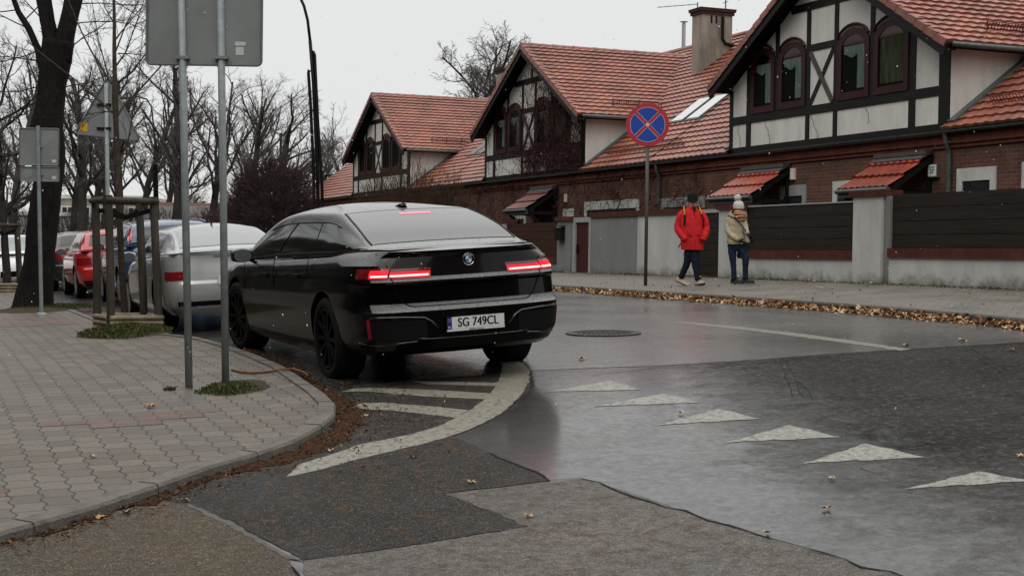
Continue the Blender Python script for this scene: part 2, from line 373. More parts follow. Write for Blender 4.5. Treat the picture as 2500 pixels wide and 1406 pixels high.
sheet('road_patch', [(380,1222),(520,1168),(700,1122),(830,1075),(870,1010),(860,940),(1300,905),(1290,960),(1100,1062),(1345,1172),(1085,1203),(1290,1283),(900,1345),(738,1366),(560,1270),(452,1228)], A_dark, .003, rag=.008)
sheet('road_patch', [(738,1368),(900,1347),(1290,1285),(1087,1205),(1347,1174),(1425,1168),(1580,1215),(1800,1290),(2010,1352),(2210,1410),(2450,1500),(2400,1700),(700,1700),(742,1450)], A_grey, .0025, rag=.006)
sheet('road_patch', [(1290,905),(1600,893),(1850,878),(2050,862),(2500,835),(3200,800),(3200,745),(2500,772),(1360,705),(1300,700),(1280,800)], A_far, .0025, rag=.01)
sheet('asphalt_seam', [(455,1227),(560,1269),(700,1352),(742,1368),(700,1362),(545,1275),(448,1231)], A_seam, .0042, rag=.006)
crm = mat('crack_tar', (.008,.008,.008), .8)
mb = MB()
def ribbon(mb, pix, wd, lift, jit=.012, taper=True):
    P = [TS(gp(x,y,lift)) for x,y in pix]; Q = []; rr = random.Random(len(pix)*31+int(pix[0][0]))
    for a, b in zip(P, P[1:]):
        n = max(1, int((b-a).length/.12))
        for k in range(n): Q.append(a+(b-a)*k/n)
    Q.append(P[-1]); Q = [Vector((q.x+rr.gauss(0,jit), q.y+rr.gauss(0,jit),0)) for q in Q]; L = []; 
    for i, q in enumerate(Q):
        d = (Q[min(i+1,len(Q)-1)]-Q[max(0,i-1)]).normalized(); nn = Vector((-d.y,d.x,0)); ww = wd*rr.uniform(.5,1.3)/2
        a, b = q+nn*ww, q-nn*ww
        L.append([Vector((a.x,a.y,g(a.y,a.x)+lift)), Vector((b.x,b.y,g(b.y,b.x)+lift))])
    mb.grid([[r[1],r[0]] for r in L])
ribbon(mb, [(1200,1105),(1345,1171),(1425,1166),(1560,1213),(1700,1258),(1860,1305),(2010,1350),(2215,1412)], .018, .0055)
ribbon(mb, [(1440,916),(1600,898),(1750,896)], .014, .0055)
ribbon(mb, [(1750,896),(2000,870),(2300,850),(2520,836)], .010, .0055)
ribbon(mb, [(705,1380),(740,1420)], .016, .0055)
for pp in ([(1905,885),(1922,925),(1935,965)],[(1920,882),(1940,925),(1958,968)],[(1950,930),(1985,972)],[(2100,1142),(2130,1152),(2150,1158)],[(2350,850),(2400,880),(2450,915)],[(2368,848),(2425,882),(2470,910)]): ribbon(mb, pp, .007, .0035, jit=.006)
sx('road_crack', mb, crm)
# painted markings
def paint(name, colr, wear0=.45, wear1=.6):
    m = bpy.data.materials.new(name); m.use_nodes = True; T = NT(m); b = T.b; co = T.n('ShaderNodeTexCoord')
    n1 = T.n('ShaderNodeTexNoise'); n1.inputs['Scale'].default_value = 26; n1.inputs['Detail'].default_value = 9; n1.inputs['Roughness'].default_value = .75
    T.l(co.outputs['Object'], n1.inputs['Vector']); r = T.n('ShaderNodeValToRGB')
    r.color_ramp.elements[0].position = wear0; r.color_ramp.elements[0].color = (*colr,1); r.color_ramp.elements[1].position = wear1; r.color_ramp.elements[1].color = (.07,.065,.06,1)
    x = r.color_ramp.elements.new(max(.01,wear0-.2)); x.color = (*[c*1.25 for c in colr],1)
    T.l(n1.outputs['Fac'], r.inputs[0]); T.l(r.outputs[0], b.inputs['Base Color']); b.inputs['Roughness'].default_value = .45
    bp = T.n('ShaderNodeBump'); bp.inputs['Strength'].default_value = .25; bp.inputs['Distance'].default_value = .004; T.l(n1.outputs['Fac'], bp.inputs['Height']); T.l(bp.outputs[0], b.inputs['Normal'])
    return m
P_arc = paint('marking_cream', (.235,.22,.172), .48, .62)
P_tri = paint('marking_grey', (.27,.262,.22), .46, .60)
P_far = paint('marking_faded', (.2,.18,.14), .42, .6)
sheet('road_marking', [(700,1163),(730,1133),(805,1110),(880,1084),(1010,1058),(1070,1040),(1110,1021),(1150,999),(1182,975),(1205,950),(1218,928),(1225,905),(1228,890),(1200,875),(1255,872),(1280,888),(1293,905),(1292,930),(1280,955),(1240,997),(1205,1020),(1150,1046),(1080,1070),(1000,1090),(860,1124),(780,1146)], P_arc, .0050, rag=.005)
sheet('road_marking', [(832,956),(862,948),(900,946),(1030,950),(1206,960),(1190,974),(1030,967),(900,955)], P_arc, .0054, rag=.005)
sheet('road_marking', [(850,998),(882,983),(936,983),(1040,990),(1146,1001),(1112,1019),(1020,1008),(935,1000)], P_arc, .0054, rag=.005)
sheet('road_marking', [(1000,930),(1220,934),(1217,942),(1050,938)], P_arc, .0054, rag=.005)
for A_, B_, C_ in [((1333,956),(1569,951),(1491,929)),((1450,992),(1707,982),(1619,960)),((1600,1038),(1858,1021),(1756,998)),((1772,1080),(2053,1066),(1928,1037)),((1959,1131),(2261,1115),(2115,1082)),((2208,1194),(2520,1172),(2390,1150))]:
    sheet('road_marking', [A_, B_, C_], P_tri, .0028, rag=.011)
sheet('road_marking', [(1640,786),(1660,785),(1800,797),(2000,820),(2225,852),(2200,856),(1990,827),(1800,803)], P_far, .0042, rag=.01)
# ---- near pavement (raised), with its curving kerb
curb = [(-6,-30),(2,-9.0),(5.2,-3.2),(6.6,-1.1),(7.2,-.15),(7.58,.41),(8.01,.92),(8.4,1.28),(8.85,1.69),(9.16,2.05),(9.48,2.35),(9.9,2.63),(10.35,2.86),(10.8,2.99),(11.4,3.06),(12.3,3.12),(13.3,3.19),(14.5,3.2),(16,3.18),(17.2,3.12),(18.5,2.85),(20.1,2.6),(23,2.56),(27,2.55),(40,2.55),(60,2.55),(90,2.55)]
tcurb = lambda s: interp(curb, s)
LIFT = .055
def pav(name, c1, c2, mort, wid, row, rough=.6, bump=.6, var=.25, off=.5, rot90=True, wob=.012, dirt=(.07,.06,.045)):
    m = bpy.data.materials.new(name); m.use_nodes = True; T = NT(m); b = T.b; co = T.n('ShaderNodeTexCoord')
    sp_ = T.n('ShaderNodeSeparateXYZ'); cb = T.n('ShaderNodeCombineXYZ'); T.l(co.outputs['Object'], sp_.inputs[0])
    wv = T.n('ShaderNodeMath', operation='SINE'); wm = T.n('ShaderNodeMath', operation='MULTIPLY'); wm.inputs[1].default_value = 2*PI/wid
    wa = T.n('ShaderNodeMath', operation='MULTIPLY_ADD'); wa.inputs[1].default_value = wob
    T.l(sp_.outputs['Y'], wm.inputs[0]); T.l(wm.outputs[0], wv.inputs[0]); T.l(wv.outputs[0], wa.inputs[0]); T.l(sp_.outputs['X'], wa.inputs[2])
    T.l(sp_.outputs['Y'], cb.inputs[0]); T.l(wa.outputs[0], cb.inputs[1])
    nz = T.n('ShaderNodeTexNoise'); nz.inputs['Scale'].default_value = 3.2; nz.inputs['Detail'].default_value = 6; T.l(co.outputs['Object'], nz.inputs['Vector'])
    br = T.n('ShaderNodeTexBrick', offset=off, squash=1); br.inputs['Scale'].default_value = 1; br.inputs['Brick Width'].default_value = wid; br.inputs['Row Height'].default_value = row
    br.inputs['Mortar Size'].default_value = .0065; br.inputs['Mortar Smooth'].default_value = .4; br.inputs['Bias'].default_value = 0
    br.inputs['Color1'].default_value = (*c1,1); br.inputs['Color2'].default_value = (*c2,1); br.inputs['Mortar'].default_value = (*mort,1)
    T.l(cb.outputs[0], br.inputs['Vector'])
    n2 = T.n('ShaderNodeTexNoise'); n2.inputs['Scale'].default_value = 1.3; n2.inputs['Detail'].default_value = 8; n2.inputs['Roughness'].default_value = .7; T.l(co.outputs['Object'], n2.inputs['Vector'])
    r = T.n('ShaderNodeValToRGB'); r.color_ramp.elements[0].position = .3; r.color_ramp.elements[0].color = (1-var*1.6,1-var*1.7,1-var*1.8,1); r.color_ramp.elements[1].position = .7; r.color_ramp.elements[1].color = (1+var,1+var,1+var,1)
    T.l(n2.outputs['Fac'], r.inputs[0]); mx = T.n('ShaderNodeMix', data_type='RGBA', blend_type='MULTIPLY'); mx.inputs[0].default_value = 1
    T.l(br.outputs['Color'], mx.inputs[6]); T.l(r.outputs[0], mx.inputs[7])
    n3 = T.n('ShaderNodeTexNoise'); n3.inputs['Scale'].default_value = 90; n3.inputs['Detail'].default_value = 4; T.l(co.outputs['Object'], n3.inputs['Vector'])
    r3 = T.n('ShaderNodeValToRGB'); r3.color_ramp.elements[0].position = .35; r3.color_ramp.elements[0].color = (.72,.72,.72,1); r3.color_ramp.elements[1].position = .65; r3.color_ramp.elements[1].color = (1.2,1.2,1.2,1)
    T.l(n3.outputs['Fac'], r3.inputs[0]); m3 = T.n('ShaderNodeMix', data_type='RGBA', blend_type='MULTIPLY'); m3.inputs[0].default_value = 1; T.l(mx.outputs[2], m3.inputs[6]); T.l(r3.outputs[0], m3.inputs[7])
    r4 = T.n('ShaderNodeValToRGB'); r4.color_ramp.elements[0].position = .58; r4.color_ramp.elements[1].position = .75; r4.color_ramp.elements[1].color = (.7,.7,.7,1); T.l(nz.outputs['Fac'], r4.inputs[0])
    m4 = T.n('ShaderNodeMix', data_type='RGBA'); T.l(r4.outputs[0], m4.inputs[0]); T.l(m3.outputs[2], m4.inputs[6]); m4.inputs[7].default_value = (*dirt,1)
    T.l(m4.outputs[2], b.inputs['Base Color'])
    mr = T.n('ShaderNodeMapRange'); mr.inputs['From Min'].default_value = .35; mr.inputs['From Max'].default_value = .65; mr.inputs['To Min'].default_value = rough-.14; mr.inputs['To Max'].default_value = rough+.15
    T.l(n2.outputs['Fac'], mr.inputs['Value']); T.l(mr.outputs[0], b.inputs['Roughness'])
    bp = T.n('ShaderNodeBump', invert=True); bp.inputs['Strength'].default_value = bump; bp.inputs['Distance'].default_value = .012
    T.l(br.outputs['Fac'], bp.inputs['Height']); b2 = T.n('ShaderNodeBump'); b2.inputs['Strength'].default_value = .25; b2.inputs['Distance'].default_value = .004
    T.l(n3.outputs['Fac'], b2.inputs['Height']); T.l(bp.outputs[0], b2.inputs['Normal']); T.l(b2.outputs[0], b.inputs['Normal'])
    MATS[name] = m; return m
M_pav = pav('grey_pavers', (.096,.078,.060), (.150,.126,.100), (.022,.018,.013), .205, .165)
M_pavr = pav('red_pavers', (.115,.068,.052), (.155,.090,.070), (.03,.025,.018), .205, .165)
M_pav2 = pav('far_pavers', (.12,.108,.088), (.145,.13,.108), (.05,.045,.035), .20, .10, dirt=(.10,.085,.06))
mb = MB(); rows = []
for s in frange(4.6,30,.3)+frange(31,90,1):
    tc_ = tcurb(s)-.13; rows.append([Vector((t, s, g(s,t)+LIFT)) for t in [tc_-28*(1-k/44.)**1.6 if k < 44 else tc_ for k in range(45)]])
mb.grid([list(reversed(r)) for r in rows]); sx('near_pavement', mb, M_pav)
for px in () and ([(150,1042),(175,1018),(330,1012),(455,1016),(462,1030),(380,1044),(250,1050)], [(-120,1172),(-100,1128),(60,1122),(200,1138),(196,1152),(60,1168)], [(-60,802),(-60,768),(60,764),(175,768),(225,790),(150,806)]):
    sheet('red_paving', None, M_pavr, LIFT+.005, world=[(TS(gp(x,y,LIFT)).x, TS(gp(x,y,LIFT)).y) for x,y in px], rag=.0)
def brickrect(i0, i1, j0, j1, sc0): return [(j*.165, i*.205) for j, i in ((j0,i0),(j1,i0),(j1,i1),(j0,i1))]
for (a, b, c, d) in ((52,53,5,12),(51,52,7,10),(53,54,9,13),(41,42,-3,3),(42,43,-5,1),(104,112,-6,13),(112,119,-6,11)):
    sheet('red_paving', None, M_pavr, LIFT+.0025, world=brickrect(a,b,c,d,0))
def kerb(name, path, inner, top, m, wdt=.13, down=.02):       # path: (s,t) of the road-side edge, inner: +1/-1 direction of pavement
    P = []
    for (s0,t0),(s1,t1) in zip(path, path[1:]):
        n = max(1, int(math.hypot(s1-s0,t1-t0)/.25))
        for k in range(n): P.append((s0+(s1-s0)*k/n, t0+(t1-t0)*k/n))
    P.append(path[-1]); mb = MB(); rows = []
    for i,(s,t) in enumerate(P):
        a, b = P[max(0,i-1)], P[min(len(P)-1,i+1)]; d = Vector((b[1]-a[1], b[0]-a[0])).normalized(); n = Vector((-d.y,d.x))*inner
        z = g(s,t)
        def q(o, h): x, y = t+n.x*o, s+n.y*o; return Vector((x,y,z+h))
        rows.append([q(0,-down), q(0,top-.015), q(.012,top+.004), q(wdt,top+.008), q(wdt+.01,-down)])
    if inner < 0: rows = [list(reversed(r)) for r in rows]
    mb.grid(rows); return sx(name, mb, m, smooth=False)
M_kerb = mat('kerb_concrete', (.135,.124,.108), .6, var=.3, vscale=7, bump=.5, bscale=60)
kerb('near_kerb', [c for c in curb if c[0] >= 2], 1, LIFT, M_kerb)
mb = MB(); acc = 0; q0 = None                     # joints between the kerb stones
for i in range(int((30-6.6)/.02)):
    s_ = 6.6+i*.02; p_ = Vector((tcurb(s_), s_))
    if q0 is not None: acc += (p_-q0).length
    q0_ = q0; q0 = p_
    if acc >= 1.0 and q0_ is not None:
        acc = 0; d_ = (p_-q0_).normalized(); n_ = Vector((-d_.y, d_.x)); n_ = n_ if n_.x < 0 else -n_; z_ = g(s_, p_.x)
        for (o0, h0), (o1, h1) in (((-.003,.0),(-.003,LIFT-.012)),((-.003,LIFT-.012),(.012,LIFT+.0065)),((.012,LIFT+.0065),(.13,LIFT+.0105))):
            A__ = Vector((p_.x+n_.x*o0, p_.y+n_.y*o0, z_+h0)); B__ = Vector((p_.x+n_.x*o1, p_.y+n_.y*o1, z_+h1)); mb.tube([A__, B__], .0022, 4)
sx('kerb_joints', mb, mat('joint_dirt', (.035,.03,.024), .9), smooth=False)
# ---- far pavement
def gf(s, t):
    return g(s, min(t,11.8)) + .10 + .062*max(0, min(t,15.6)-11.8) - .0035*max(0,s-27)*max(0,min(1,(t-11.8)/3))
mb = MB(); mb.grid([[Vector((t, s, gf(s,t))) for t in frange(11.93,15.4,.3)] for s in frange(-4,90,.5)]); sx('far_pavement', mb, M_pav2)
kerb('far_kerb', [(-4,11.8),(30,11.8),(90,11.8)], -1, .10, mat('far_kerb_concrete', (.09,.08,.07), .7, var=.3, vscale=6))
# front gardens behind the wall
mb = MB(); mb.grid([[Vector((t, s, -.5)) for t in (15.3,17,19.5)] for s in frange(0,80,4)]); sx('garden_ground', mb, mat('earth'))
# dirt and needle litter in the gutters: flat uneven skirts, then loose pieces
M_dirt = mat('gutter_dirt', (.036,.019,.011), .9, var=.7, vscale=26, bump=.8, bscale=60, var2=(.075,.036,.018), spec=.08)
rr = random.Random(3); inn = [(c[1]+.01, c[0]) for c in curb if 7.1 < c[0] < 17]; outp = []
for (t,s),wd in zip(inn, [.08,.09,.12,.16,.22,.34,.42,.46,.5,.46,.4,.3,.22,.18,.2,.15]): outp.append((t+wd*.36, s-wd*.36))
dsk = []
for i,(t,s) in enumerate(outp): dsk.append((t+rr.gauss(0,.02), s+rr.gauss(0,.02)))
sheet('gutter_dirt', None, M_dirt, .0062, world=inn+dsk[::-1], rag=.035)
def litter(name, label, spots, mats, size, lift=.012, cat='leaves'):
    mb = MB(); rr = random.Random(len(spots))
    for (t, s, z) in spots:
        L = size*rr.uniform(.5,1.25); wd_ = L*rr.uniform(.35,.75); a = rr.uniform(0,2*PI); ti = rr.gauss(0,.35); c = Vector((t,s,z+lift+abs(ti)*L*.4))
        u = Vector((math.cos(a), math.sin(a), ti)); v = Vector((-math.sin(a), math.cos(a), rr.gauss(0,.3))); k = rr.uniform(.1,.35)*L
        pts = [c-u*L/2, c-u*L*.12+v*wd_/2+Vector((0,0,k)), c+u*L/2, c-v*wd_/2-u*L*.08+Vector((0,0,k)), c+Vector((0,0,k*.15))]
        mb.add(pts, [(0,1,4),(1,2,4),(2,3,4),(3,0,4)], rr.randrange(len(mats)))
    o = single(name, mb, mats, label, cat, rotz=-AZ, kind='stuff', org=(0,0,0)); return o
LM = [mat('leaf_%d' % i, c, .6) for i,c in enumerate([(.34,.18,.07),(.20,.09,.032),(.42,.25,.12),(.10,.05,.022),(.42,.32,.2)])]
mat('leaf_rust', (.12,.05,.02), .7); rr = random.Random(11); S = []
for i in range(7600):
    s = rr.uniform(9,60) if rr.random() < .8 else rr.uniform(9,24); x = abs(rr.gauss(0,.17))
    if noise.noise(Vector((s*.9,3,1))) < -.25 and rr.random() < .5: continue
    t = 11.78-x; S.append((t, s, g(s,t)+rr.uniform(0,.05)*max(0,1-x/.2)))
litter('leaf_litter', 'band of brown fallen leaves lying in the gutter along the far kerb', S, LM, .085)
S = []
for i in range(1900):
    k = rr.uniform(7.2,17); t0 = tcurb(k); 
    x = abs(rr.gauss(0,.26))*(1.5 if 9 < k < 12.5 else .6); t, s = t0+x*.75+.02, k-x*.6
    S.append((t, s, g(s,t)))
litter('leaf_crumbs', 'rusty brown leaf crumbs and needles in the gutter of the near kerb', S, [LM[1],LM[3],MATS['leaf_rust'],M_dirt], .026, .008)
S = []
for i in range(420):
    s = rr.uniform(12,50); t = rr.uniform(11.95,14.9); S.append((t, s, gf(s,t)))
for i in range(700):
    s = rr.uniform(12,50); t = 15.0-abs(rr.gauss(0,.1)); S.append((t, s, gf(s,t)))
litter('leaf_scatter', 'small pale leaves strewn over the far pavement', S, [LM[2],LM[4],LM[1],LM[3]], .05, .008)
# single leaves one can point at
def leaf_mesh(seed):
    rr = random.Random(seed); mb = MB(); n = 14; ring = []
    for i in range(n):
        a = 2*PI*i/n; r = 1 if i % 2 == 0 else rr.uniform(.45,.7)
        ring.append(Vector((math.cos(a)*r*.06, math.sin(a)*r*.042, .012*rr.uniform(-.3,1)+.01*abs(math.sin(a*1.5)))))
    mb.add([Vector((0,0,.004))]+ring, [(0,1+i,1+(i+1)%n) for i in range(n)]); mb.tube([(-.055,0,.006),(-.09,.01,.004)], .0016, 4); return mb
spots = [((2030,1170),'on the wet asphalt below the fifth white triangle'),((2018,1243),'alone on the asphalt right of the dark tyre marks'),((1868,1303),'lying across the long crack in the asphalt'),((2490,1115),'at the right picture edge level with the last triangles'),((2470,856),'on the asphalt by the right edge below the far seam'),((2350,834),'just above the far seam on the right'),((2210,846),'at the end of the faint far line'),((1420,878),'on the wet road right of the black car'),((895,1017),'beside the end of the nearest hatch bar'),((808,1102),'in the rusty dirt by the white arc'),((245,1266),'against the kerb at the lower left'),((308,1252),'on the brown gutter dirt at lower left'),((228,1116),'on the grey pavers between the two red patches'),((367,994),'on the pavers above the red patch'),((452,1224),'at the start of the pale seam by the kerb'),((1010,1117),'on the dark patch below the white arc'),((640,914),'beside the orange cable'),((1150,1180),'in the middle of the dark patch edge'),((1665,1010),'on the wet asphalt left of the third triangle'),((1290,1262),'near the tip of the dark patch')]
lm = [leaf_mesh(i) for i in range(4)]
for i,((px,py),wh) in enumerate(spots):
    onp = i in (12,13); P = gp(px,py, LIFT+.002 if onp else .003)
    colr = ['pale yellow','light brown','cream'][i%3]
    o = single('fallen_leaf', lm[i%4], LM[[4,2,4][i%3]], '%s fallen leaf %s' % (colr, wh), 'leaf', (0,0,0), 0, 'single fallen leaves on the road and pavement')
    o.location = P+Vector((0,0,.005)); o.rotation_euler = (rr.uniform(-.12,.12), rr.uniform(-.12,.12), rr.uniform(0,6)); o.scale = (.55,.55,.9) if py > 1000 else (.9,.9,1.5)
# manhole
P = gp(1473,815); th = thing('manhole_cover', 'round dark iron manhole cover in the wet road', 'manhole', P, 0, None, org=(0,0,0))
nrm_s = (g(*[a+b for a,b in zip(st(P),(.3,0))])-g(*st(P)))/.3; nrm_t = (g(*[a+b for a,b in zip(st(P),(0,.3))])-g(*st(P)))/.3
n_ = Vector((0,0,1))-SV*nrm_s-TV*nrm_t; th.rotation_mode = 'QUATERNION'; th.rotation_quaternion = Vector((0,0,1)).rotation_difference(n_.normalized())
mI = mat('cast_iron', (.02,.02,.019), .5, .3, var=.4, vscale=30, bump=.5, bscale=80)
mb = MB(); mb.lathe([(.42,0),(.42,.016),(.33,.018),(.33,0)], 48); part('frame', mb, mat('iron_frame', (.035,.034,.032), .5, .2), th)
mb = MB(); mb.lathe([(.325,0),(.325,.013),(.0001,.0135)], 48)
for i in range(-5,6):
    for j in range(-5,6):
        if i*i+j*j < 30: mb.box((i*.055-.017,j*.055-.017,.012),(i*.055+.017,j*.055+.017,.02))
part('lid', mb, mI, th)
# ================================================================== cars
def upsheen(T, b, c, up):          # rain beads and sky sheen, painted as paler colour on upward faces
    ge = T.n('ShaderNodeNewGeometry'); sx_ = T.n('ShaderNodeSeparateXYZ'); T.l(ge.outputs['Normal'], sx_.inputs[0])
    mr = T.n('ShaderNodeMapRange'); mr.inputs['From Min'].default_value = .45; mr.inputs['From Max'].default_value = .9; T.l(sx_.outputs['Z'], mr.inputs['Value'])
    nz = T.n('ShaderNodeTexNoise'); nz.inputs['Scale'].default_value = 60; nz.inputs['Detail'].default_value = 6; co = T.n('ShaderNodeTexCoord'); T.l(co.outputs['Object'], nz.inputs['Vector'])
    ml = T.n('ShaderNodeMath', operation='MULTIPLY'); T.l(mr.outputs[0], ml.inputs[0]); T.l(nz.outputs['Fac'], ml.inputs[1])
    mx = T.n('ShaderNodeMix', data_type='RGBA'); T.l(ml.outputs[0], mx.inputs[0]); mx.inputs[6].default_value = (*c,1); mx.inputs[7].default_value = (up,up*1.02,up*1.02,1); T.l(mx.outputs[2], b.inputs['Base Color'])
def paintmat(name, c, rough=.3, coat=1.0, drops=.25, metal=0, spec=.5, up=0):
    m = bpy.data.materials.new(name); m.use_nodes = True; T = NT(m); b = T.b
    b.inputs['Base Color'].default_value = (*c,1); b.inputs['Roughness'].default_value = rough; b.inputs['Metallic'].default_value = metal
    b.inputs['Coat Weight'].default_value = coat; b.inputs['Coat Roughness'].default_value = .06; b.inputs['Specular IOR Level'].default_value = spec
    upsheen(T, b, c, up) if up else None
    co = T.n('ShaderNodeTexCoord'); v = T.n('ShaderNodeTexVoronoi'); v.inputs['Scale'].default_value = 95; T.l(co.outputs['Object'], v.inputs['Vector'])
    r = T.n('ShaderNodeValToRGB'); r.color_ramp.elements[0].position = .0; r.color_ramp.elements[0].color = (1,1,1,1); r.color_ramp.elements[1].position = .38; r.color_ramp.elements[1].color = (0,0,0,1)
    T.l(v.outputs['Distance'], r.inputs[0]); bp = T.n('ShaderNodeBump'); bp.inputs['Strength'].default_value = drops; bp.inputs['Distance'].default_value = .003
    n = T.n('ShaderNodeTexNoise'); n.inputs['Scale'].default_value = 2.2; n.inputs['Detail'].default_value = 7; T.l(co.outputs['Object'], n.inputs['Vector'])
    mr = T.n('ShaderNodeMapRange'); mr.inputs['From Min'].default_value = .35; mr.inputs['From Max'].default_value = .65; mr.inputs['To Min'].default_value = .02; mr.inputs['To Max'].default_value = .09
    T.l(n.outputs['Fac'], mr.inputs['Value']); T.l(mr.outputs[0], b.inputs['Coat Roughness'])
    T.l(r.outputs[0], bp.inputs['Height']); T.l(bp.outputs[0], b.inputs['Normal']); T.l(bp.outputs[0], b.inputs['Coat Normal']); MATS[name] = m; return m
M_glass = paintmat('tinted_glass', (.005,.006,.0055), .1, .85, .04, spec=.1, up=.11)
M_glsd = paintmat('side_glass', (.005,.006,.0055), .1, .38, .02, spec=.08)
M_glassg = paintmat('pale_glass', (.10,.12,.115), .1, 1, .05)
M_rub = mat('tyre_rubber', (.007,.007,.007), .75, bump=.3, bscale=60)
M_rim = mat('dark_rim', (.003,.003,.003), .6, spec=.1)
M_rims = mat('silver_rim', (.35,.35,.36), .35, .7)
M_plas = mat('black_plastic', (.004,.004,.004), .5, spec=.1)
M_well = mat('wheel_well', (.004,.004,.004), .95, spec=.1)
M_red = mat('lamp_red', (.20,.006,.009), .15, coat=1)
M_rede = mat('lamp_glow_red', (.6,.01,.015), .3, emit=(1,.015,.04), estr=.75)
M_hot = mat('lamp_glow_core', (1,.5,.45), .3, emit=(1,.42,.42), estr=2.1)
M_refl = mat('reflector_red', (.22,.006,.02), .25)
M_chr = mat('chrome', (.55,.55,.55), .15, 1)
M_white = mat('plate_white', (.62,.63,.61), .5)
M_ink = mat('plate_ink', (.01,.01,.01), .5)
M_blue = mat('plate_blue', (.02,.03,.22), .4)
TPL_R = [(0,0),(.15,.003),(.3,.012),(.45,.026),(.6,.047),(.72,.075),(.81,.11),(.88,.165),(.93,.25),(.965,.38),(.985,.58)]
TPL_F = [(.985,1.05),(.955,.72),(.91,.46),(.85,.30),(.74,.17),(.58,.08),(.38,.03),(.18,.006),(0,0)]
class Car:
    def __init__(s, P): s.P = P; s.nside = 40
    def belt(s, x): return sinterp(s.P['belt'], x)
    def lvl(s, z):
        L = s.P['levels']
        if z <= L[0][0]: r = L[0]
        elif z >= L[-1][0]: r = L[-1]
        else:
            for a, b in zip(L, L[1:]):
                if z <= b[0]:
                    k = (z-a[0])/(b[0]-a[0]); r = tuple(p+(q-p)*k for p,q in zip(a,b)); break
        return r
    def contour(s, z):          # half plan, rear centre -> front centre: (x, y, z)
        _, xr, w_, xf = s.lvl(z); pts = [(xr+dx, f*w_) for f, dx in TPL_R]
        x0, x1 = xr+.80, xf-1.15; tp = s.P.get('taper')
        for i in range(s.nside+1):
            k = i/s.nside; pts.append((x0+(x1-x0)*k, w_*(.992+.008*math.sin(PI*k))))
        pts += [(xf-dx, f*w_) for f, dx in TPL_F]; out = []
        zt = s.P['levels'][-1][0]
        for x, y in pts:
            B = s.belt(x); zz = .2+(z-.2)*(B-.2)/(zt-.2) if z > .2 else z
            if B < .35: zz = z*B/zt
            if z < .45 and x < .1: zz += s.P.get('kick',0)*(.45-z)/.25*min(1,(.1-x)/.6)
            if tp and x < 0:
                y *= 1-interp(tp, z)*min(1,(-x)/1.1)**1.6
            out.append(Vector((x, y, zz)))
        return out
    def rear_pt(s, k, z, off=0):   # k: continuous template index (sign = side)
        sg = 1 if k >= 0 else -1; k = abs(k); c = s.contour(z); i = min(int(k), len(c)-2); p = c[i].lerp(c[i+1], k-i)
        d = c[i+1]-c[i]; n = Vector((-d.y if d.y > 0 or True else 0, d.x, 0)); n = Vector((-d.y, d.x, 0)).normalized()
        p = p + n*off; return Vector((p.x, p.y*sg, p.z))
    def kof(s, y, z=None):
        z = z if z else .9; w_ = s.lvl(z)[2]*(1-(interp(s.P['taper'], z) if 'taper' in s.P else 0)); f = min(.98, abs(y)/w_)
        for i in range(len(TPL_R)-1):
            if f <= TPL_R[i+1][0]: return (i+(f-TPL_R[i][0])/(TPL_R[i+1][0]-TPL_R[i][0]))*(1 if y >= 0 else -1)
    def patch_rear(s, k0, k1, z0, z1, off, thick=None, n=14, m=3, shear=0, mb=None, mi=None):
        rows = []
        for j in range(m+1):
            z = z0+(z1-z0)*j/m
            rows.append([s.rear_pt(k0+(k1-k0)*i/n, z+shear*i/n, off) for i in range(n+1)])
        mb = mb or MB(); mb.grid(rows, mi)
        # rim so that it is a solid pad, not a floating skin
        b = []
        for j in range(m+1):
            z = z0+(z1-z0)*j/m; b.append([s.rear_pt(k0+(k1-k0)*i/n, z+shear*i/n, -.01) for i in range(n+1)])
        def edge(a, c): mb.grid([a, c], mi)
        edge(rows[0], b[0]); edge(b[-1], rows[-1]); edge([r[0] for r in b],[r[0] for r in rows]); edge([r[-1] for r in rows],[r[-1] for r in b])
        return mb
    def lower(s, archx, ra, zc):
        L = s.P['levels']; N = len(s.contour(.5)); mb = MB(); loops = []
        zs = []
        for a, b in zip(L, L[1:]):
            n = max(1, int((b[0]-a[0])/.07)); zs += [a[0]+(b[0]-a[0])*i/n for i in range(n)]
        zs.append(L[-1][0])
        for z in zs:
            c = s.contour(z); loops.append(c + [Vector((p.x,-p.y,p.z)) for p in reversed(c[1:-1])])
        n = len(loops[0]); vs = [p for l in loops for p in l]; fs = []
        for i in range(len(loops)-1):
            for k in range(n): fs.append((i*n+k, i*n+(k+1)%n, (i+1)*n+(k+1)%n, (i+1)*n+k))
        M = 8; c = s.contour(L[-1][0])
        def cap(base, crown, flip):
            rowsI = []
            for i in range(N):
                if i in (0, N-1): rowsI.append([base+i]*(M+1)); continue
                l, r_ = base+i, base+(n-i); row = [l]
                pl, pr = vs[l], vs[r_]
                for j in range(1, M):
                    y = pl.lerp(pr, j/M); f = y.y/max(.01,pl.y); y.z += crown(pl.x)*(1-f*f); vs.append(y); row.append(len(vs)-1)
                row.append(r_); rowsI.append(row)
            for i in range(N-1):
                a, b = rowsI[i], rowsI[i+1]
                for j in range(M):
                    f = [a[j], a[j+1], b[j+1], b[j]]; f = [q for q, _ in __import__('itertools').groupby(f)]
                    if f[0] == f[-1]: f = f[:-1]
                    if len(set(f)) < 3: continue
                    fs.append(tuple(f if flip else reversed(f)))
        cap((len(loops)-1)*n, lambda x: s.P.get('crown',.03)*min(1, max(0,(x-s.P['levels'][-1][1])/.35)), False)
        cap(0, lambda x: 0, True)
        mb.add(vs, fs); me = mb.mesh('body', s.P['paint'])
        bm = bmesh.new(); bm.from_mesh(me); bmesh.ops.recalc_face_normals(bm, faces=bm.faces); bm.to_mesh(me); bm.free()
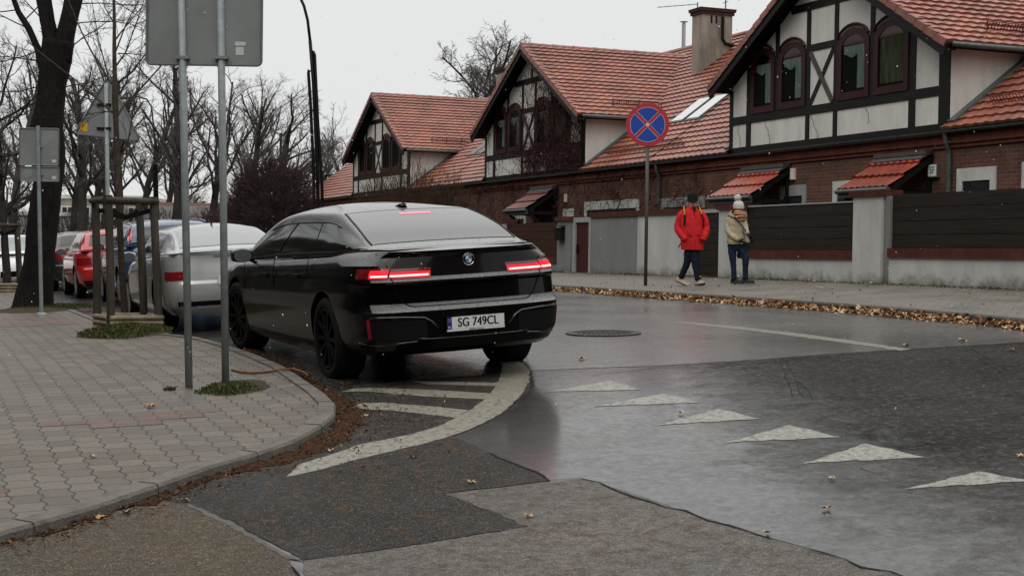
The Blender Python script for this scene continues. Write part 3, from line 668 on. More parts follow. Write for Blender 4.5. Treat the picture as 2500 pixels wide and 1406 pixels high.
        def mod(o):
            ex = []
            for ax in archx:
                for sg in (1,-1):
                    cb = MB(); cb.lathe([(ra, sg*.55),(ra, sg*1.2)], 40, 'y', (ax,0,zc)); cm = cb.mesh('c', M_well)
                    b2 = bmesh.new(); b2.from_mesh(cm); bmesh.ops.recalc_face_normals(b2, faces=b2.faces); b2.to_mesh(cm); b2.free()
                    co = bpy.data.objects.new('c', cm); col.objects.link(co); co.hide_render = True; ex.append(co)
                    md = o.modifiers.new('b','BOOLEAN'); md.operation = 'DIFFERENCE'; md.object = co; md.solver = 'EXACT'
                    try: md.material_mode = 'TRANSFER'
                    except Exception: pass
            return ex
        return applied(me, [mod])
    def G(s, x, v, off=0):       # greenhouse surface; v -1..1 from right belt to left belt
        sg = 1 if v >= 0 else -1; v = abs(v); P = s.P
        zc, ye, dr = sinterp(P['roofz'], x), sinterp(P['roofy'], x), sinterp(P['drop'], x); yb = sinterp(P['belty'], x) if 'belty' in P else P['by']; zb = min(s.belt(x)+P.get('bup',.02), zc); ze = max(zb, zc-dr)
        def f(v):
            if v <= .5: k = v/.5; return Vector((x, ye*k, zc-(zc-ze)*k**2.4))
            a = Vector((x, ye, ze)); b = Vector((x, ye+(yb-ye)*.30, zb+(ze-zb)*.80)); c = Vector((x, yb, zb))
            if v <= .64:
                k = (v-.5)/.14; h = Vector((x, ye+(yb-ye)*.16, zb+(ze-zb)*.97)); p = a.lerp(h,k).lerp(h.lerp(b,k),k); return p
            k = (v-.64)/.36; p = b.lerp(c, k); p.y += .018*math.sin(PI*k)*(1 if ze-zb > .1 else 0); return p
        p = f(v)
        if off:
            e_ = .004; 
            # numerical normal
            def full(xx, vv):
                o = Car.G(s, xx, vv); return o
            du = full(x+e_, v)-full(x-e_, v); dv = full(x, min(1,v+e_))-full(x, max(0,v-e_)); n = du.cross(dv)
            if n.length < 1e-9: n = Vector((0,0,1))
            n.normalize()
            if n.z < 0 and v < .5: n = -n
            if v >= .5 and n.y < 0: n = -n
            p = p+n*off
        p.y *= sg; return p
    def shell(s):
        P = s.P; xs = frange(P['gx'][0], P['gx'][1], .055); V = [i/40 for i in range(-40,41)]; mb = MB()
        mb.grid([[s.G(x, v) for v in V] for x in xs]); return mb
    def glass(s, v0, v1, xa, xb, off=.005, nv=8, nx=14):
        mb = MB(); rows = []
        for j in range(nv+1):
            v = v0+(v1-v0)*j/nv; a = xa(v) if callable(xa) else xa; b = xb(v) if callable(xb) else xb
            rows.append([s.G(a+(b-a)*i/nx, v, off) for i in range(nx+1)])
        mb.grid(rows); n = nx+1
        back = []
        for j, r in enumerate(rows):
            v = v0+(v1-v0)*j/nv; a = xa(v) if callable(xa) else xa; b = xb(v) if callable(xb) else xb
            back.append([s.G(a+(b-a)*i/nx, v, -.012) for i in range(nx+1)])
        mb.grid([rows[0], back[0]]); mb.grid([back[-1], rows[-1]]); mb.grid([[r[0] for r in back],[r[0] for r in rows]]); mb.grid([[r[-1] for r in rows],[r[-1] for r in back]])
        return mb
def wheel(root, x, y, r, wd, rimr, rimm, spokes=10, steer=0):
    e_ = thing('wheel', None, None, (0,0,0)); e_.parent = root; e_.location = (x,y,r); e_.rotation_euler = (0,0,steer)
    mb = MB(); h = wd/2; sg = 1 if y > 0 else -1
    mb.lathe([(rimr,-h*.9),(rimr+.015,-h),(r-.03,-h),(r-.008,-h*.86),(r,-h*.6),(r,h*.6),(r-.008,h*.86),(r-.03,h),(rimr+.015,h),(rimr,h*.9)], 40, 'y')
    mb.f = mb.f[:-2]; mb.m = mb.m[:-2]; part('tyre', mb, M_rub, e_, angle=50)
    mb = MB(); o = sg*h
    mb.lathe([(rimr,o*.92),(rimr-.015,o*.98),(rimr-.03,o*.9),(rimr-.035,o*.3),(.05,o*.28),(.0001,o*.3)], 40, 'y')
    mb.f = mb.f[:-2]; mb.m = mb.m[:-2]
    for i in range(spokes):
        a = 2*PI*i/spokes; d = Vector((math.cos(a),0,math.sin(a))); mb.bar(Vector((0,o*.72,0)), d*(rimr-.02)+Vector((0,o*.86,0)), .035, .03, upv=(0,1,0))
    mb.lathe([(.055,o*.6),(.055,o*.82),(.001,o*.84)], 16, 'y'); part('rim', mb, rimm, e_, angle=40)
def on_car(px, py, M, axis, val):         # point of the photograph dropped on a plane of the car
    d = ray(px, py); N = Vector(M.col[axis][:3]); X0 = Vector(M.col[3][:3]); k = (val+X0.dot(N))/d.dot(N); p = d*k
    return M.inverted() @ p
def build_car(label, P, M, tyre=(.365,.27,.27), rimm=None, group=None, name='parked_car', hero=False):
    C = Car(P); root = thing(name, label, 'car', group=group, matrix=M); wb = P['wb']; r, wd, rimr = tyre
    me = C.lower([0, wb], r+.045, r+.01); me.polygons.foreach_set('use_smooth', [True]*len(me.polygons)); me.set_sharp_from_angle(angle=math.radians(P.get('sharp',24)))
    o = bpy.data.objects.new('body', me); col.objects.link(o); o.parent = root
    if len(me.materials) < 2: pass
    mb = C.shell(); part('roof', mb, P.get('roofpaint', P['paint']), root, angle=40)
    mb = MB(); mb.box((.0,-.53,.20),(wb+.1,.53,.5)); mb.box((-.75,-.5,.34),(.0,.5,.55)); part('underbody', mb, M_well, root)
    for x in (0, wb):
        for sg in (1,-1): wheel(root, x, sg*(P['w']-wd/2-.02), r, wd, rimr, rimm or M_rim, steer=P.get('steer',0) if x else 0)
    gm = P.get('glass', M_glass)
    part('rear_window', C.glass(-P['rwv'], P['rwv'], P['rw'][0], P['rw'][1], .006, nv=16), gm, root, smooth=True)
    part('windscreen', C.glass(-.46, .46, P['ws'][0], P['ws'][1], .006, nv=16), gm, root, smooth=True)
    for sg in (1,-1):
        for a0,a1,b0,b1 in P['side']:      # bottom a0..a1, top b0..b1
            xa = lambda v: a0+(b0-a0)*(1-(abs(v)-.66)/.27); xb = lambda v: a1+(b1-a1)*(1-(abs(v)-.66)/.27)
            if sg > 0: part('side_window', C.glass(.93,.66, xa, xb, .006), M_glsd, root, smooth=True)
            else: part('side_window', C.glass(-.66,-.93, xa, xb, .006), M_glsd, root, smooth=True)
    for sg in (1,-1):                       # mirrors
        mx, my, mz = P['mirror']; mb = MB(); 
        secs = []
        for i in range(7):
            k = i/6; y = .02+.21*k; hh = .075*math.sin(PI*(.18+.64*k))**.6*1.05; dd = .055*math.sin(PI*(.15+.66*k))**.5
            secs.append([Vector((mx+dd*math.cos(a)*(1.35 if math.cos(a) > 0 else .7), sg*(my+y), mz+.10+hh*math.sin(a)*(1.0 if math.sin(a)>0 else .9))) for a in [2*PI*q/14 for q in range(14)]])
        mb.grid(secs, closed=True); mb.add(secs[0],[tuple(range(14))]); mb.add(secs[-1],[tuple(range(14))]); mb.bar((mx+.03,sg*(my-.06),mz+.0),(mx+.03,sg*(my+.06),mz+.07),.05,.03)
        h = part('mirror_housing', mb, P['paint'], root, angle=50)
        mb = MB(); mb.lathe([(.068,-.002),(.068,.002)], 20, 'x', (0,0,0)); 
        for v in mb.v: v.y *= 1.35
        for v in mb.v: v += Vector((mx-.045, sg*(my+.125), mz+.1))
        part('mirror_glass', mb, mat('mirror_face', (.10,.11,.115), .3, spec=.2), h)
    return C, root
# ---- the black saloon
Xc, Yc, Zc = Vector((-.416,.909,.019)), Vector((-.908,-.414,-.071)), Vector((-.057,-.047,.997))
Xc.normalize(); Yc = (Yc-Xc*Yc.dot(Xc)).normalized(); Zc = Xc.cross(Yc)
MB_car = Matrix(((Xc.x,Yc.x,Zc.x,-.776),(Xc.y,Yc.y,Zc.y,13.424),(Xc.z,Yc.z,Zc.z,-1.078),(0,0,0,1)))
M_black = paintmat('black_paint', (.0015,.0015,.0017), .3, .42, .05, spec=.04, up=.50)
hero = dict(w=.965, wb=3.215, paint=M_black, sharp=18, crown=.03, kick=.08, belty=[(-1.1,.60),(-.95,.64),(-.6,.755),(-.2,.825),(.3,.85),(3.5,.85)], taper=[(.96,0),(1.04,.04),(1.10,.11),(1.15,.17)], by=.845,
  levels=[(.20,-1.02,.87,4.40),(.27,-1.12,.905,4.45),(.40,-1.185,.935,4.50),(.58,-1.20,.955,4.54),(.655,-1.205,.962,4.55),(.685,-1.165,.962,4.54),(.72,-1.14,.96,4.53),(.86,-1.125,.955,4.50),(.885,-1.165,.95,4.50),(.905,-1.165,.948,4.49),(.935,-1.135,.945,4.48),(1.04,-1.115,.93,4.45),(1.10,-1.105,.905,4.40),(1.13,-1.125,.885,4.37),(1.15,-1.15,.865,4.35)],
  belt=[(-1.2,1.15),(-.5,1.14),(0,1.09),(1.2,1.035),(2.3,.985),(3.2,.95),(3.7,.92),(4.15,.86),(4.4,.79),(4.6,.68)],
  roofz=[(-1.0,1.165),(-.82,1.168),(-.64,1.195),(-.3,1.318),(.0,1.405),(.3,1.477),(.6,1.52),(1.0,1.543),(1.5,1.55),(2.0,1.52),(2.4,1.44),(2.8,1.29),(3.2,1.09),(3.4,1.0)],
  roofy=[(-1,.60),(-.6,.68),(.0,.645),(.3,.61),(1.3,.615),(2.3,.63),(3.3,.74)], drop=[(-1,.0),(-.6,.012),(.3,.02),(.8,.055),(1.5,.075),(2.4,.06),(3.2,.0)],
  gx=(-.95,3.38), rwv=.485, rw=(-.585,.29), ws=(2.25,3.12), side=[(-.66,.50,.22,.66),(.53,1.66,.69,1.42),(1.74,2.98,1.50,2.32)], mirror=(2.52,.90,.95), steer=.10)
C, car = build_car('black saloon car with glowing red tail lights standing on the white hatching by the kerb', hero, MB_car, (.372,.275,.275), M_rim, name='black_car')
def T2(x, y, z): return Vector((x,y,z))
# tail lamps: dark red pad, glowing band and hot core, split by the lid gap
ZL, ZH = .932, 1.012
for sg in (1,-1):
    k_in, k_sp, k_out = C.kof(.345,.97), C.kof(.69,.97), 8.6
    mb = C.patch_rear(sg*k_in, sg*(k_sp-.06), ZL, ZH, .007, n=16); 
    l = part('tail_lamp', mb, mat('lamp_dark_red', (.13,.004,.006), .15, coat=1), car, angle=40)
    core = C.patch_rear(sg*(k_in+.15), sg*(k_sp-.12), .948, .962, .017, n=16, m=1); glow = C.patch_rear(sg*(k_in+.05), sg*(k_sp-.07), .936, .985, .011, n=16); part('glow_band', glow, M_rede, l); part('light_strip', core, M_hot, l)
    mb = C.patch_rear(sg*(k_sp+.06), sg*(k_out), ZL, ZH+.006, .007, n=20); l = part('tail_lamp', mb, MATS['lamp_dark_red'], car, angle=40)
    glow = C.patch_rear(sg*(k_sp+.08), sg*(7.1), .936, 1.004, .011, n=16); part('glow_band', glow, M_rede, l); core = C.patch_rear(sg*(k_sp+.12), sg*(6.9), .948, .962, .017, n=16, m=1); part('light_strip', core, M_hot, l)
# lid gap lines, lid edge
mb = MB()
for sg in (1,-1):
    pts = [(.695,1.135),(.692,1.04),(.69,.97),(.672,.90),(.66,.84),(.60,.74),(.545,.70),(.50,.692)]
    mb.tube([C.rear_pt(sg*C.kof(y,z), z, .001) for y,z in pts], .0045, 6)
mb.tube([C.rear_pt(C.kof(y,.692), .692, .001) for y in [.5-.1*i for i in range(11)]], .004, 6)
part('boot_lid_gap', mb, M_well, car)
mb = MB()
for sg in (1,-1):       # side door gaps follow the body
    for pts in ([(1.60,1.06),(1.62,.9),(1.60,.6),(1.58,.3)], [(2.72,1.0),(2.78,.8),(2.75,.5),(2.70,.28)], [(.50,1.09),(.46,.98),(.55,.86)]):
        P_ = []
        for x, z in pts:
            w_ = C.lvl(z)[2]; P_.append(Vector((x, sg*w_*.9995, z)))
        mb.tube(P_, .004, 6)
part('door_gap', mb, M_well, car)
for sg in (1,-1):       # flush handles
    for x in (.86, 1.95):
        mb = MB(); z = .90 if x < 1 else .87; mb.box((x-.11, sg*.945-.012, z-.017),(x+.11, sg*.945+.012, z+.017)); part('door_handle', mb, M_plas, car)
# bumper: frame lines, reflectors, lower diffuser
for sg in (1,-1):
    mb = MB(); pts = [(.86,.612),(.80,.616),(.62,.612),(.44,.60),(.38,.565),(.32,.50)]
    mb.tube([C.rear_pt(sg*C.kof(y,z), z, .004) for y,z in pts], .009, 6)
    part('bumper_trim', mb, mat('gloss_trim', (.02,.02,.02), .25, coat=1), car, smooth=True)
mb = MB()
for sg in (1,-1):
    mb.merge(C.patch_rear(sg*C.kof(.42,.5), sg*7.2, .41, .585, .004, n=14, m=3))
mb.merge(C.patch_rear(-C.kof(.36,.33), C.kof(.36,.33), .27, .40, .012, n=10, m=2))
part('diffuser', mb, mat('matt_black', (.0035,.0035,.0035), .8, spec=.2), car)
mb = MB()
for sg in (1,-1):
    mb.tube([C.rear_pt(sg*C.kof(y,z), z, .006) for y,z in [(.50,.385),(.62,.37),(.80,.345),(.89,.37)]], .009, 6)
mb.tube([C.rear_pt(C.kof(y,.42), .405+.03*abs(y)*(1 if abs(y)>.4 else 0), .014) for y in [.5-.1*i for i in range(11)]], .005, 6)
part('lower_lip', mb, MATS['gloss_trim'], car, smooth=True)
for sg in (1,-1):
    mb = C.patch_rear(sg*7.35, sg*7.75, .43, .60, .008, n=3, m=3); part('reflector', mb, M_refl, car)
# number plate
pc = C.rear_pt(0, .53, 0); PX = pc.x-.024
root_p = MB(); root_p.box((PX,-.266-.0,.4675),(PX+.02,.266,.5925)); plate = part('number_plate', root_p, M_plas, car)
mb = MB(); mb.box((PX-.003,-.260,.487),(PX,.218,.589)); part('plate_field', mb, M_white, plate)
mb = MB(); mb.box((PX-.003,.2185,.487),(PX,.260,.589)); part('blue_band', mb, M_blue, plate)
mb = MB(); mb.box((PX-.003,-.262,.470),(PX,.262,.4855)); part('dealer_strip', mb, M_white, plate)
def put_text(txt, size, cy, cz, x, m, parent, sxx=1, name='plate_text', sp_=1.0, bold=0):
    tm = text_mesh(txt, size, sp_); out_ = MB()
    for dx in ([0] if not bold else [-bold,0,bold]):
        for v, in [(None,)]: pass
        k = MB(); k.v = [Vector((x-p.z, cy-(p.x*sxx)-dx, cz+p.y)) for p in tm.v]; k.f = [list(f) for f in tm.f]; k.m = tm.m[:]; out_.merge(k)
    return part(name, out_, m, parent)
put_text('SG 749CL', .104, -.020, .5375, PX-.0035, M_ink, plate, sxx=.84, bold=.0022, sp_=1.02)
put_text('PL', .03, .2385, .502, PX-.0035, M_white, plate, name='country_letters')
put_text('GAZDA Group', .0165, 0, .478, PX-.0035, M_ink, plate, sxx=1.25, name='dealer_text')
mb = MB()
for i in range(9):
    a = 2*PI*i/9; mb.lathe([(.0022,0),(.0022,.002)], 5, 'x', (PX-.005, .2385+.012*math.cos(a), .560+.012*math.sin(a)))
part('star_ring', mb, mat('yellow', (.7,.55,.05), .5), plate)
# roundel
bx = C.rear_pt(0,1.06,0).x; bz = 1.06; R0 = .048
mb = MB(); mb.lathe([(R0,.0),(R0,-.008),(.001,-.009)], 36, 'x', (bx+.0,0,bz)); badge = part('badge', mb, M_ink, car)
mb = MB(); n = 36
for r0, r1 in ((R0-.0015, R0+.0025), (.0275,.0295)):
    mb.tube([Vector((bx-.010, r1*math.cos(2*PI*i/n), bz+r1*math.sin(2*PI*i/n))) for i in range(n+1)], .0022 if r0 > .04 else .0012, 5, cap=False)
part('badge_rings', mb, M_chr, badge)
for q, mm in ((0,'w'),(1,'b'),(2,'w'),(3,'b')):
    mb = MB(); a0 = PI/2*q; pts = [Vector((bx-.0105,0,bz))]+[Vector((bx-.0105, .0270*math.cos(a0+PI/2*i/8), bz+.0270*math.sin(a0+PI/2*i/8))) for i in range(9)]
    b_ = [p+Vector((.002,0,0)) for p in pts]; mb.add(pts+b_, [tuple(range(10)), tuple(range(19,9,-1))]+[(i,(i+1)%10,10+(i+1)%10,10+i) for i in range(10)])
    part('badge_quarter', mb, M_white if mm == 'w' else mat('badge_blue', (.05,.16,.5), .3), badge)
for ch, an in (('B',125),('M',90),('W',55)):
    tm = text_mesh(ch, .0185); a = math.radians(an); k = MB()
    for p in tm.v:
        x, y = p.x, p.y+.0385; b_ = a-PI/2; yy = x*math.cos(b_)-y*math.sin(b_); zz = x*math.sin(b_)+y*math.cos(b_); k.v.append(Vector((bx-.0098-p.z, -yy, bz+zz)))
    k.f = [list(f) for f in tm.f]; k.m = tm.m[:]
    for i, p in enumerate(k.v): pass
    part('badge_letter', k, M_white, badge)
# third brake light under the glass edge, roof aerial
mb = MB(); rows = [[C.G(x, v, .012) for v in [-.125-.04*0+i*.0235 for i in range(11)]] for x in (.115,.145)]
mb.grid(rows); mb.grid([[p-Vector((0,0,.008)) for p in r] for r in rows]); mb.grid([rows[0],[p-Vector((0,0,.008)) for p in rows[0]]]); part('brake_light', mb, mat('brake_glow', (1,.3,.35), .4, emit=(1,.12,.2), estr=1.0), car)
mb = MB(); xs = [.56,.50,.44,.40,.385]; hs = [.002,.022,.045,.055,.03]; rows = []
for x, h_ in zip(xs, hs):
    z0 = C.G(x,0).z-.004; rows.append([Vector((x,.034,z0)),Vector((x,.026,z0+h_*.8)),Vector((x,.008,z0+h_)),Vector((x,-.008,z0+h_)),Vector((x,-.026,z0+h_*.8)),Vector((x,-.034,z0))])
mb.grid(rows); mb.add(rows[-1],[(0,1,2,3,4,5)]); part('roof_aerial', mb, M_black, car)
# window frame strip and glass edges
mb = MB()
for sg in (1,-1):
    mb.tube([C.G(x, sg*.655, .006) for x in [.12+i*.15 for i in range(16)]], .007, 6)
    mb.tube([C.G(-.55+i*.24, sg*.965, .008) for i in range(15)], .006, 6)
    mb.tube([C.G(-.60+.9*i/12, sg*.495, .007) for i in range(13)], .006, 6)
mb.tube([C.G(.30, -.49+i*.098, .004) for i in range(11)], .004, 6)
part('window_trim', mb, mat('trim_dark', (.004,.004,.004), .4), car)

# ---- the parked cars behind
def ground_car(px_left, py_left, Z, t_rearleft, half, yaw_off=0, zoff=0):
    pass
def place(s, t, yaw=0.0, flip=False):        # rear-axle centre at (s,t) on the road
    s_, t_ = SV*1.0, TV*1.0; a = yaw
    F = (SV*math.cos(a)+TV*math.sin(a)); 
    if flip: F = -F
    o = Wp(s, t, g(s,t)); e_ = 1.0
    def gg(v): p = o+v; q = st(p); return Vector((p.x,p.y,g(*q)))
    F = (gg(F*e_)-o).normalized(); Lf = Vector((0,0,1)).cross(F); Lf = (gg(Lf)-o); Lf = (Lf-F*Lf.dot(F)).normalized(); U = F.cross(Lf)
    return Matrix(((F.x,Lf.x,U.x,o.x),(F.y,Lf.y,U.y,o.y),(F.z,Lf.z,U.z,o.z),(0,0,0,1)))
M_silver = paintmat('silver_paint', (.34,.35,.35), .35, 1, .1, metal=.3)
M_redp = paintmat('red_paint', (.42,.012,.012), .35, 1, .1)
M_bluep = paintmat('blue_paint', (.018,.06,.14), .35, 1, .1)
M_dkp = paintmat('dark_grey_paint', (.012,.013,.015), .35, 1, .1)
M_whp = paintmat('white_paint', (.62,.63,.62), .35, 1, .1)
silver = dict(w=.91, wb=2.87, paint=M_silver, glass=M_glassg, sglass=M_glass, sharp=26, crown=.03, by=.80,
  levels=[(.22,-.92,.82,3.5),(.30,-1.00,.87,3.58),(.34,-1.02,.89,3.6),(.50,-1.05,.905,3.63),(.62,-1.03,.91,3.63),(.66,-1.0,.91,3.62),(.84,-.97,.905,3.58),(.93,-.95,.89,3.54),(.985,-.95,.86,3.5),(1.0,-.97,.82,3.45)],
  belt=[(-1.05,1.0),(-.5,.995),(0,.98),(1.2,.94),(2.0,.91),(2.8,.84),(3.3,.73),(3.62,.60)],
  roofz=[(-.85,1.02),(-.55,1.05),(-.25,1.15),(.05,1.25),(.4,1.34),(.8,1.385),(1.2,1.395),(1.6,1.36),(2.0,1.22),(2.4,1.03),(2.6,.94)],
  roofy=[(-.8,.70),(-.3,.64),(.4,.58),(1.2,.58),(2.4,.68)], drop=[(-.9,.0),(-.3,.02),(.4,.045),(1.2,.07),(2.4,.0)],
  gx=(-.82,2.6), rwv=.475, rw=(-.42,.42), ws=(1.62,2.38), side=[(.0,1.18,.42,1.12),(1.24,2.25,1.18,1.68)], mirror=(1.95,.84,.86))
def lamp_pair(C, root, ka, kb, z0, z1, m=None, name='tail_lamp', off=.008):
    for sg in (1,-1): part(name, C.patch_rear(sg*ka, sg*kb, z0, z1, off, n=14), m or M_red, root, angle=40)
GR = 'cars parked in a row along the near kerb'
C2, r2 = build_car('silver coupe parked just ahead of the black car', silver, place(19.75, 3.92, .0), (.33,.24,.235), M_rims, GR, 'silver_car')
lamp_pair(C2, r2, C2.kof(.60,.8), 8.6, .675, .785)
mb = C2.patch_rear(-C2.kof(.52,.3), C2.kof(.52,.3), .305, .33, .01); part('chrome_strip', mb, M_chr, r2)
mb = C2.patch_rear(-6.5, 6.5, .335, .40, .006); part('bumper_insert', mb, M_plas, r2)
px_ = C2.rear_pt(0,.62,0).x; mb = MB(); mb.box((px_-.02,-.26,.60),(px_+.01,.26,.71)); part('number_plate', mb, M_white, r2)
mb = MB(); rows = [[C2.rear_pt(-2.2+i*.44, z, .012) for i in range(11)] for z in (.955,.967)]; mb.grid(rows); part('brake_light', mb, M_red, r2)
mb = MB(); z0 = C2.G(.55,0).z; mb.tube([(.62,0,z0-.01),(.56,0,z0+.03),(.5,0,z0+.07)], [.02,.012,.004], 6); part('roof_aerial', mb, M_plas, r2)
suv = dict(w=.90, wb=2.62, paint=M_bluep, glass=M_glass, sharp=28, crown=.01, by=.80,
  levels=[(.28,-.80,.80,3.35),(.40,-.88,.87,3.45),(.60,-.90,.895,3.5),(.70,-.87,.90,3.5),(.95,-.83,.895,3.4),(1.05,-.80,.87,3.35),(1.08,-.79,.82,3.3)],
  belt=[(-.9,1.08),(0,1.06),(1.5,1.02),(2.4,.98),(3.0,.88),(3.5,.68)],
  roofz=[(-.80,1.10),(-.74,1.22),(-.62,1.33),(-.5,1.44),(-.3,1.49),(.3,1.53),(1.1,1.54),(1.6,1.49),(2.1,1.30),(2.6,1.08),(2.8,1.0)],
  roofy=[(-.8,.72),(-.5,.64),(.5,.62),(1.6,.62),(2.6,.7)], drop=[(-.8,.0),(-.5,.03),(.5,.05),(2.6,.0)],
  gx=(-.78,2.75), rwv=.44, rw=(-.77,-.54), ws=(1.72,2.5), side=[(-.35,.75,-.25,.70),(.82,2.2,.78,1.72)], mirror=(1.95,.84,.98))
C3, r3 = build_car('blue estate car parked ahead of the silver coupe', suv, place(27.1, 4.35, .0), (.34,.22,.24), M_rims, GR, 'blue_car')
for sg in (1,-1):
    mb = MB(); rows = [[C3.G(x, sg*v, .012) for v in (.50,.55,.6,.66,.74)] for x in (-.76,-.72,-.68,-.63,-.58,-.54)]
    mb.grid(rows); mb.grid([[p+Vector((.02,0,-.01)) for p in r] for r in rows]); part('tail_lamp', mb, mat('lamp_bright_red', (.6,.01,.02), .2, coat=1), r3)
mb = MB()
for sg in (1,-1): mb.tube([C3.G(x, sg*.52, .03) for x in [-.45+.2*i for i in range(11)]], .014, 6)
part('roof_rails', mb, M_chr, r3)
hat = dict(w=.89, wb=2.60, paint=M_redp, glass=M_glass, sharp=26, crown=.01, by=.79,
  levels=[(.24,-.72,.78,3.3),(.32,-.80,.85,3.38),(.50,-.83,.88,3.42),(.60,-.81,.89,3.42),(.64,-.77,.89,3.4),(.85,-.72,.885,3.35),(.95,-.69,.86,3.3),(.98,-.69,.81,3.25)],
  belt=[(-.85,.99),(0,.97),(1.2,.94),(2.2,.90),(2.9,.80),(3.42,.6)],
  roofz=[(-.70,1.0),(-.6,1.10),(-.42,1.26),(-.28,1.36),(-.1,1.395),(.4,1.43),(1.0,1.435),(1.5,1.38),(2.0,1.15),(2.5,.96),(2.6,.93)],
  roofy=[(-.7,.72),(-.3,.62),(.4,.60),(1.5,.6),(2.5,.7)], drop=[(-.7,.0),(-.3,.03),(.5,.05),(2.5,.0)],
  gx=(-.68,2.58), rwv=.44, rw=(-.60,-.32), ws=(1.52,2.35), side=[(-.2,.95,.0,.92),(1.02,2.15,.98,1.58)], mirror=(1.9,.83,.88))
C4, r4 = build_car('red hatchback parked behind the tree stakes', hat, place(32.1, 4.08, .0), (.325,.21,.235), M_rims, GR, 'red_car')
lamp_pair(C4, r4, C4.kof(.52,.8), 8.6, .70, .84)
mb = C4.patch_rear(-7, 7, .26, .37, .006); part('bumper_insert', mb, M_plas, r4)
px_ = C4.rear_pt(0,.5,0).x; mb = MB(); mb.box((px_-.02,-.26,.46),(px_+.01,.26,.57)); part('number_plate', mb, M_white, r4)
mb = MB(); rows = [[C4.G(x, v, .02) for v in [-.42+.84*i/10 for i in range(11)]] for x in (-.37,-.30,-.2)]; mb.grid(rows); part('roof_spoiler', mb, M_redp, r4)
hat2 = dict(hat, paint=M_dkp, roofpaint=M_dkp)
C5, r5 = build_car('dark grey hatchback parked ahead of the red hatchback', hat2, place(37.9, 4.02, .0), (.325,.21,.235), M_rims, GR, 'dark_car')
lamp_pair(C5, r5, C5.kof(.5,.8), 8.6, .74, .86)
hat3 = dict(hat, paint=M_whp)
C6, r6 = build_car('white hatchback half hidden behind the big tree trunk', hat3, place(43.2, 4.30, .0), (.325,.21,.235), M_rims, GR, 'white_car')
lamp_pair(C6, r6, C6.kof(.5,.8), 8.6, .74, .86)
P_ = gp(5, 724); s_, t_ = st(P_)
C7, r7 = build_car('white car facing this way at the far left edge', dict(hat, paint=M_whp, glass=M_glassg), place(42.6, 2.5, .0, True), (.325,.21,.235), M_rims, None, 'white_car')
for sg in (1,-1):
    mb = MB(); mb.ball((3.20,sg*.62,.62), .11, 12, 8, sc_=(1.2,1.2,.6)); part('headlight', mb, M_glassg, r7)
mb = MB(); mb.box((3.34,-.4,.36),(3.42,.4,.5)); part('grille', mb, M_plas, r7)
# ================================================================== houses
def brickmat(name, c1, c2, mort, wid=.25, row=.077, vert=False, size=.01, vine=None, streak=.35, bump=.5):
    m = bpy.data.materials.new(name); m.use_nodes = True; T = NT(m); b = T.b; co = T.n('ShaderNodeTexCoord')
    s_ = T.n('ShaderNodeSeparateXYZ'); cb = T.n('ShaderNodeCombineXYZ'); T.l(co.outputs['Object'], s_.inputs[0])
    ad = T.n('ShaderNodeMath', operation='ADD'); T.l(s_.outputs['Y'], ad.inputs[0]); T.l(s_.outputs['X'], ad.inputs[1])
    if vert: T.l(s_.outputs['Z'], cb.inputs[0]); T.l(ad.outputs[0], cb.inputs[1])
    else: T.l(ad.outputs[0], cb.inputs[0]); T.l(s_.outputs['Z'], cb.inputs[1])
    br = T.n('ShaderNodeTexBrick'); br.inputs['Scale'].default_value = 1; br.inputs['Brick Width'].default_value = wid; br.inputs['Row Height'].default_value = row
    br.inputs['Mortar Size'].default_value = size; br.inputs['Mortar Smooth'].default_value = .3; br.inputs['Bias'].default_value = -.1
    br.inputs['Color1'].default_value = (*c1,1); br.inputs['Color2'].default_value = (*c2,1); br.inputs['Mortar'].default_value = (*mort,1); T.l(cb.outputs[0], br.inputs['Vector'])
    n = T.n('ShaderNodeTexNoise'); n.inputs['Scale'].default_value = 1.6; n.inputs['Detail'].default_value = 8; n.inputs['Roughness'].default_value = .7; T.l(co.outputs['Object'], n.inputs['Vector'])
    r = T.n('ShaderNodeValToRGB'); r.color_ramp.elements[0].position = .3; r.color_ramp.elements[1].position = .7; k = streak
    r.color_ramp.elements[0].color = (1-k,1-k,1-k,1); r.color_ramp.elements[1].color = (1+k,1+k,1+k,1); T.l(n.outputs['Fac'], r.inputs[0])
    mx = T.n('ShaderNodeMix', data_type='RGBA', blend_type='MULTIPLY'); mx.inputs[0].default_value = 1; T.l(br.outputs['Color'], mx.inputs[6]); T.l(r.outputs[0], mx.inputs[7])
    T.l(mx.outputs[2], b.inputs['Base Color']); b.inputs['Roughness'].default_value = .85; b.inputs['Specular IOR Level'].default_value = .15
    bp = T.n('ShaderNodeBump', invert=True); bp.inputs['Strength'].default_value = bump; bp.inputs['Distance'].default_value = .01; T.l(br.outputs['Fac'], bp.inputs['Height']); T.l(bp.outputs[0], b.inputs['Normal'])
    MATS[name] = m; return m
M_brick = brickmat('brick', (.125,.052,.033), (.08,.038,.028), (.11,.085,.068))
M_brickv = brickmat('brick_soldier', (.145,.040,.024), (.095,.032,.022), (.06,.04,.03), vert=True, size=.008)
